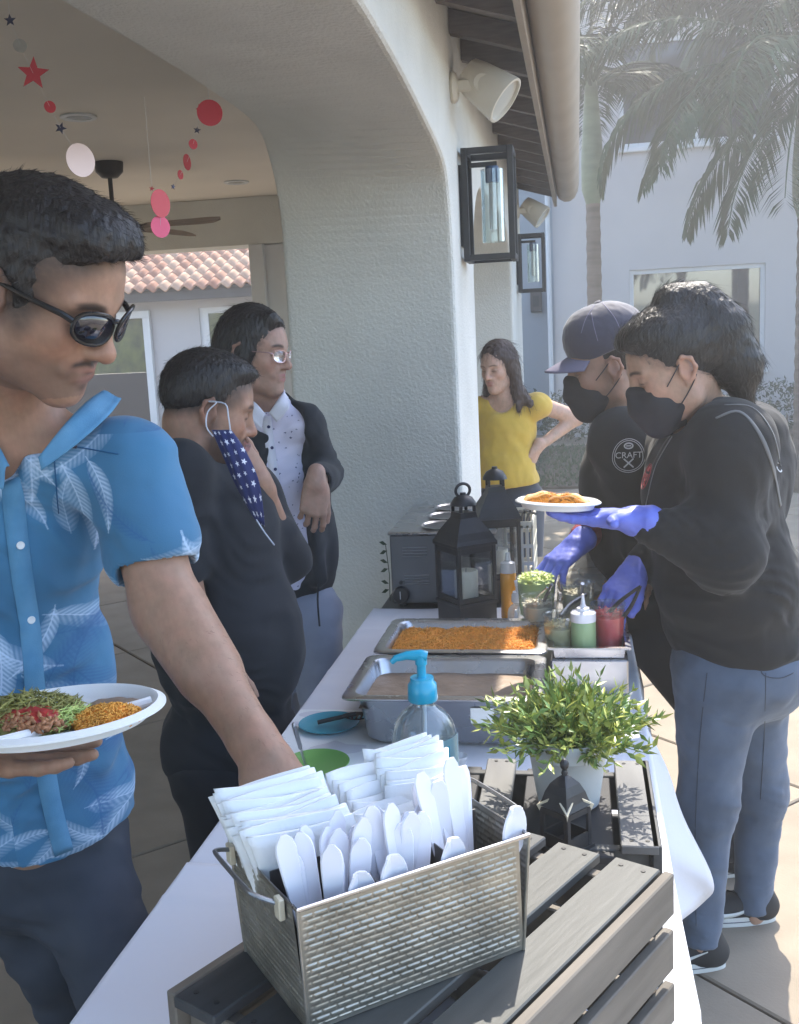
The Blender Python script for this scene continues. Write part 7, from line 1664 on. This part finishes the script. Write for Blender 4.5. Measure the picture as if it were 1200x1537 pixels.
glove(m5, lambda S: hg(S, .0018), wrR, wrR - _n(hd) * .030, .032, 12, .0032)
S = Sculpt(); S.ell(Hp, (.13, .165, .12), R=TR, k=.05); legs(S, [Hp + [0, -.09, -.03], Hp + [0, .09, -.03]], kn, an, .095, .075, .060); V, F = S.mesh(.010, post=lambda F, X, Y, Z: np.maximum(F, .05 - Z)); sculpt_obj('trousers', V, F, 'cloth_black', m5)
for a_ in an: shoe(m5, a_ + [.06, 0, 0], (-1, -.1, 0), .28)
def emblem(T, px, py, r, parent, m, words):
    p, n = hit(T, px, py, .002)
    if p is None: return
    R = frame(np.cross([0, 0, 1.], n) * 1., n) if False else None
    z = _n(n); u = _n(np.array([0, 0, 1.]) - z * z[2]); x = np.cross(u, z); e = empty('chest_emblem', p); e.parent = parent; e.matrix_parent_inverse = world_matrix(parent).inverted()
    Q = lambda a, b_: p + x * a * r + u * b_ * r
    for rr_ in (1., .88): b = MB(); b.sm = True; b.tube([Q(rr_ * math.cos(a), rr_ * math.sin(a) * .95 - .15 + (.25 if math.sin(a) > 0 else 0) * math.sin(a)) for a in np.linspace(0, 2 * math.pi, 36, endpoint=False)], r * .022, 5, closed=True); b.put('ring', m, e)
    b = MB(); b.tube([Q(-.30, -.78), Q(.30, -.22)], r * .05, 6); b.put('spoon_mark', m, e); b = MB(); b.tube([Q(.30, -.78), Q(-.30, -.22)], r * .05, 6); b.put('fork_mark', m, e)
    b = MB(); b.sm = True; b.tube([Q(.26 * math.cos(a), .60 + .17 * math.sin(a)) for a in np.linspace(0, 2 * math.pi, 20, endpoint=False)], r * .05, 6, closed=True); b.put('top_mark', m, e); b = MB(); b.tube([Q(-.15, .60), Q(.15, .60)], r * .045, 6); b.put('top_mark', m, e)
    text_on(T, words, px, py, r * .55, m, 'emblem_text', e, off=.0035)
emblem(T5, 944, 683, .042, m5, 'print_white', 'CRAFT')

# ================================================================== person 6: woman in black hoodie
w6 = empty('person', (.36, 2.6, 0), 'server in a black hoodie, mask and blue jeans, holding out a plate', 'person')
hc = J(1010, 554, 2.50); HR = frame(_n((-.91, -.14, -.36)), (0, 0, 1)); HS = 1.0
nk = J(1055, 640, 2.58); TR = frame(_n((-.88, -.45, 0))); Th = J(1068, 745, 2.62); Bl = J(1090, 870, 2.62); Hp = J(1105, 985, 2.66)
shL = J(1098, 668, 2.44); elL = J(1092, 835, 2.38); wrL = J(955, 782, 2.40); shR = J(1020, 672, 2.78); elR = J(1005, 820, 2.80); wrR = J(950, 862, 2.66)
hdL = J(845, 772, 2.44) - wrL; hdR = J(915, 905, 2.56) - wrR
S = Sculpt(); head(S, hc, HR, HS, jaw=1.05, fat=.006); S.cap(hc + HR @ np.array([-.035, 0, -.04]) * HS, nk, .052, .062, .03)
S.ell(Th, (.12, .15, .17), R=TR, k=.05); S.ell(Bl, (.13, .15, .17), R=TR, k=.05); S.cap(nk, shR, .05, .05, .05); S.cap(nk, shL, .05, .05, .05)
S.chain([shR, elR, wrR], [.05, .04, .026], k=.02); hr = lambda S, g=0.: hand(S, wrR, hdR, (-.4, -.9, .2), 1, curls=((.5, .8, .5), (.55, .9, .5), (.6, .9, .5), (.6, .9, .5)), sc=.98, grow=g, thumb=(.5, .6)); hr(S)
S.chain([shL, elL, wrL], [.05, .042, .027], k=.02); hlh = lambda S, g=0.: hand(S, wrL, hdL, (-.05, .12, -1), -1, curls=((.05, .12, .1), (.02, .05, .05), (.05, .1, .1), (.10, .2, .1)), sc=1.02, grow=g, thumb=(1.25, -.5), spread=.16); hlh(S)
kn = [J(1062, 1205, 2.58), J(1140, 1190, 2.80)]; an = [J(1052, 1420, 2.53), J(1130, 1370, 2.76)]; hips = [Hp + [-.05, -.07, -.03], Hp + [.04, .09, -.03]]
legs(S, hips, kn, an, .085, .05, .034)
skin_body(S, hc, HR, HS, skin_paint(hc, HR, HS, base=(.44, .265, .185), browh=.004), w6, hc[2] - .15, fine=.0032, extra=((.005, *bx(wrR, .13)), (.005, *bx(wrL, .15)), (.006, *bx(an[0], .08)), (.006, *bx(an[1], .08))))
Hs = Sculpt()
def f_(S):
    S.ell((-.024, 0, .052), (.104, .086, .096), k=.02); S.ell((-.075, 0, .03), (.050, .07, .085), k=.03); S.ell((.022, 0, .098), (.078, .068, .040), k=.03)
    S.ell((-.050, 0, .146), (.030, .030, .022), k=.02); S.chain([(-.06, 0, .142), (-.105, .0, .112), (-.135, .01, .040), (-.140, .01, -.050), (-.120, .01, -.130)], [.030, .040, .048, .044, .022], k=.04); S.ell((-.115, 0, .02), (.055, .06, .11), k=.03)
    S.ell((.100, 0, .002), (.064, .078, .078), k=.012, mode='s'); S.ell((.030, 0, -.045), (.072, .12, .065), k=.012, mode='s')
    for s in (-1, 1): S.ell((-.010, s * .092, -.006), (.026, .024, .036), k=.006, mode='s')
hl(Hs, hc, HR, HS, f_); nh5 = Noise(36, .02, 8, .8, (1.4, 1.4, .7)); Vh, Fh = Hs.mesh(.0034, post=lambda F, X, Y, Z: F + .0018 * nh5(X, Y, Z) + .0008 * nh2(X, Y, Z)); sculpt_obj('hair', Vh, Fh, 'hair_black', w6)
P, N_ = hair_roots(Vh, Fh, 9000, 35); L_ = ((P - hc) @ HR) / HS
tail = (L_[:, 0] < -.10); D_ = np.where(tail[:, None], np.array([.35, .1, -1.]), np.array([0., 0, 0])) + (1 - tail[:, None]) * (np.stack([-.9 - 0 * L_[:, 0], 0 * L_[:, 0], .55 - L_[:, 0] * 3], 1) @ HR.T)
flow_strands('hair_strands', w6, 'hair_black', P, N_, D_, .034, .00028, 8, .035, .03, .03); hair_fade(last_body, Vh, .009, (.05, .04, .035), .7)
k = tail & (np.arange(len(P)) % 9 == 0); flow_strands('flyaway_hair', w6, 'hair_black', P[k], N_[k], D_[k], .060, .00016, 9, .28, .5, .14)
face_mask(w6, hc, HR, HS, .006)
S = Sculpt(); S.ell(Th, (.150, .19, .20), R=TR, k=.06); S.ell(Bl, (.168, .195, .18), R=TR, k=.06); S.ell(Hp + [.0, 0, .06], (.165, .19, .11), R=TR, k=.05); S.ell(Th + [.10, .03, .06], (.10, .12, .13), k=.05)
S.cap(nk - [0, 0, .02], shR, .085, .075, .05); S.cap(nk - [0, 0, .02], shL, .085, .080, .05); S.chain([shL, elL, elL + (wrL - elL) * .86], [.080, .060, .044], k=.09); S.chain([shR, elR, elR + (wrR - elR) * .75], [.08, .068, .046], k=.035); S.ell(nk + [.09, .04, -.005], (.10, .10, .060), k=.05)
S.cap(nk + [-.02, -.01, .03], hc + [0, 0, -.06], .066, .085, k=.01, mode='s'); na6, nb6 = Noise(97, .20, 7, 1.5, (1, 1, 1.5)), Noise(98, .05, 6, 1.2)
V, F = S.mesh(.0052, post=lambda F, X, Y, Z: np.maximum(folds(F + .005 * na6(X, Y, Z) + .0010 * nb6(X, Y, Z), X, Y, Z, [(elL, (elL - shL), .05, .007, .11), (elL + (wrL - elL) * .8, (wrL - elL), .03, .005, .07), (shL + [-.06, -.04, -.12], (1, 0, 1), .055, .006, .11), (Bl + [.08, -.1, -.04], (.15, 0, 1), .06, .008, .16), (Th + [.12, -.02, .0], (.8, 0, 1), .06, .005, .12)]), Hp[2] + .00 - .10 * (X - Hp[0]) * -1 - Z)); ho = sculpt_obj('hoodie', V, F, 'cloth_hoodie', w6); T6 = bvh(ho)
for pts, w_ in (([(1075, 628), (1110, 618), (1140, 650), (1160, 700), (1172, 760)], .012), ([(1088, 608), (1130, 612), (1160, 650), (1172, 700)], .006), ([(1002, 640), (985, 665), (968, 700), (955, 740)], .012), ([(1010, 650), (994, 672), (978, 705)], .006)): surf_ribbon(T6, pts, (w_ * .4, w_), .0012, 'stripe_grey', 'stripe', w6, .001)
text_on(T6, 'C', 1168, 703, .035, 'print_white', 'back_letter', w6, off=.003)
emblem(T6, 972, 715, .030, w6, 'print_red', 'CRAFT')
surf_ribbon(T6, [(1010, 655), (985, 700), (970, 760)], .003, .001, 'steel_dull', 'zip', w6, .001)
glove(w6, lambda S: hlh(S, .0018), wrL, wrL - _n(hdL) * .028, .034, 13); glove(w6, lambda S: hr(S, .0018), wrR, wrR - _n(hdR) * .05, .035, 14)
S = Sculpt(); S.ell(Hp + [.01, 0, -.01], (.155, .18, .14), R=TR, k=.06); S.ell(Hp + [.07, .03, -.04], (.11, .12, .13), k=.05); S.chain([hips[0], kn[0], an[0] + [0, 0, .015]], [.108, .066, .047], k=.05); S.chain([hips[1], kn[1], an[1] + [0, 0, .015]], [.108, .066, .047], k=.05)
nd, nd2 = Noise(99, .10, 7, 1.5, (1, 1, 2.2)), Noise(100, .03, 6, 1.)
V, F = S.mesh(.006, post=lambda F, X, Y, Z: np.maximum(folds(F + .0035 * nd(X, Y, Z) + .0008 * nd2(X, Y, Z), X, Y, Z, [(kn[0] + [.02, 0, 0], (.2, 0, 1), .035, .0045, .09), (kn[1] + [.02, 0, 0], (.2, 0, 1), .035, .0045, .09), (an[0] + [0, 0, .06], (.1, 0, 1), .026, .005, .07), (an[1] + [0, 0, .06], (.1, 0, 1), .026, .005, .07), (hips[0] + [-.05, -.05, -.1], (.8, 0, 1), .04, .004, .1)]), np.where(X + Y * .5 < (an[0][0] + an[1][0]) / 2 + .5 * (an[0][1] + an[1][1]) / 2, an[0][2] + .012, an[1][2] + .012) - Z)); je = sculpt_obj('jeans', V, F, 'denim', w6); Tj6 = bvh(je)
for pts in ([(1062, 1010), (1052, 1100), (1046, 1200), (1044, 1300), (1046, 1390)], [(1150, 1010), (1148, 1100), (1142, 1200)], [(1150, 985), (1165, 990), (1190, 992)]): surf_ribbon(Tj6, pts, .0022, .0008, 'denim_dark', 'seam', w6, .0008)
surf_ribbon(Tj6, [(1145, 975), (1144, 1010), (1170, 1018), (1192, 1010)], .003, .0008, 'denim_dark', 'pocket_seam', w6, .0008)
for a_ in an:
    up, c, R = shoe(w6, a_ + [.055, .01, 0], (-1, -.10, 0), .255)
    Tu = bvh(up); sw = [(.045, .064), (.10, .040), (.15, .034), (.185, .040), (.215, .060)]; wd_ = [.003, .012, .018, .022, .012]; rows = []
    pp = smoothcurve([(x, z, w_) for (x, z), w_ in zip(sw, wd_)], 6)
    for x, z, w_ in pp:
        row = []
        for dz in (-.5, 0, .5):
            q = c + R @ np.array([x, .15, z + dz * w_ * .8]); h, n, i, d = Tu.ray_cast(Vector(q), Vector(R @ np.array([0, -1., 0]))); row.append(np.array(h) + np.array(n) * .0012 if h is not None else None)
        if all(r_ is not None for r_ in row): rows.append(row)
    if len(rows) > 3: o = link('side_mark', grid_mesh('side_mark', np.array(rows)), 'rubber_white', w6); solidify(o, .001, 0)
    pl_ = [c + R @ np.array([.10 + .018 * k, (-1) ** k * .016, .085 - .008 * k]) for k in range(6)]; tube_part(pl_, .0022, 'shoe_black', 'laces', w6, 2, 6)
# her plate with tacos
pc6 = J(838, 750, 2.44); P6 = frame(_n((1, 0, -.05)), (.02, .03, 1)); pl6 = empty('paper_plate', pc6, 'white paper plate of folded tacos held out over the toppings by a gloved hand', 'plate')
comp_plate(pc6, .098, P6, pl6, sx=1., sy=.85, div=False)
def taco(c, R, seed, label):
    e = empty('taco', c, label, 'taco', 'folded tacos on the held out plate'); P = np.zeros((20, 10, 3))
    for i in range(20):
        a = math.pi * i / 19
        for j in range(10):
            t = (j / 9 - .5) * 2; r_ = .046 * math.sin(a) ** .5 if False else .046; hgt = .032 * math.sin(a) * (1 - .2 * abs(t)); P[i, j] = c + R @ np.array([.050 * math.cos(a), t * (.014 + .012 * (hgt / .032)), hgt * (abs(t) ** .8) + .002 + .002 * math.sin(a * 7 + seed)])
    o = link('tortilla', grid_mesh('tortilla', P), 'tortilla', e); solidify(o, .0022, 0)
    food_pile(e, 'cheese', c + R @ np.array([.004, -.012, .004]), R, (.042, .022), .024, 'orange_food', 620, (.009, .0012), seed, .6); food_pile(e, 'meat', c + R @ np.array([.022, -.010, .002]), R, (.022, .012), .012, 'meat', 110, (.005, .003), seed + 1); return e
taco(pc6 + P6 @ np.array([-.030, .005, -.014]), P6 @ rotz(.15), 3, 'folded taco with orange cheese, the one farther from the glove'); taco(pc6 + P6 @ np.array([.022, -.015, -.014]), P6 @ rotz(-.25), 5, 'folded taco with orange cheese, the one nearer the glove')
# ------------------------------------------------------------------ scattering volume, added to imitate veiling lens glare
m = bpy.data.materials.new('glare_scatter'); m.use_nodes = True; N = m.node_tree.nodes; N.clear(); pv = N.new('ShaderNodeVolumePrincipled'); ou = N.new('ShaderNodeOutputMaterial')
pv.inputs['Color'].default_value = (1, .98, .94, 1); pv.inputs['Density'].default_value = .012; pv.inputs['Anisotropy'].default_value = .35; m.node_tree.links.new(pv.outputs[0], ou.inputs['Volume'])
o = MB().box((-14, -6, -1.1), (14, 24, 7.6)).put('glare_volume', m); tag(o, kind='stuff')
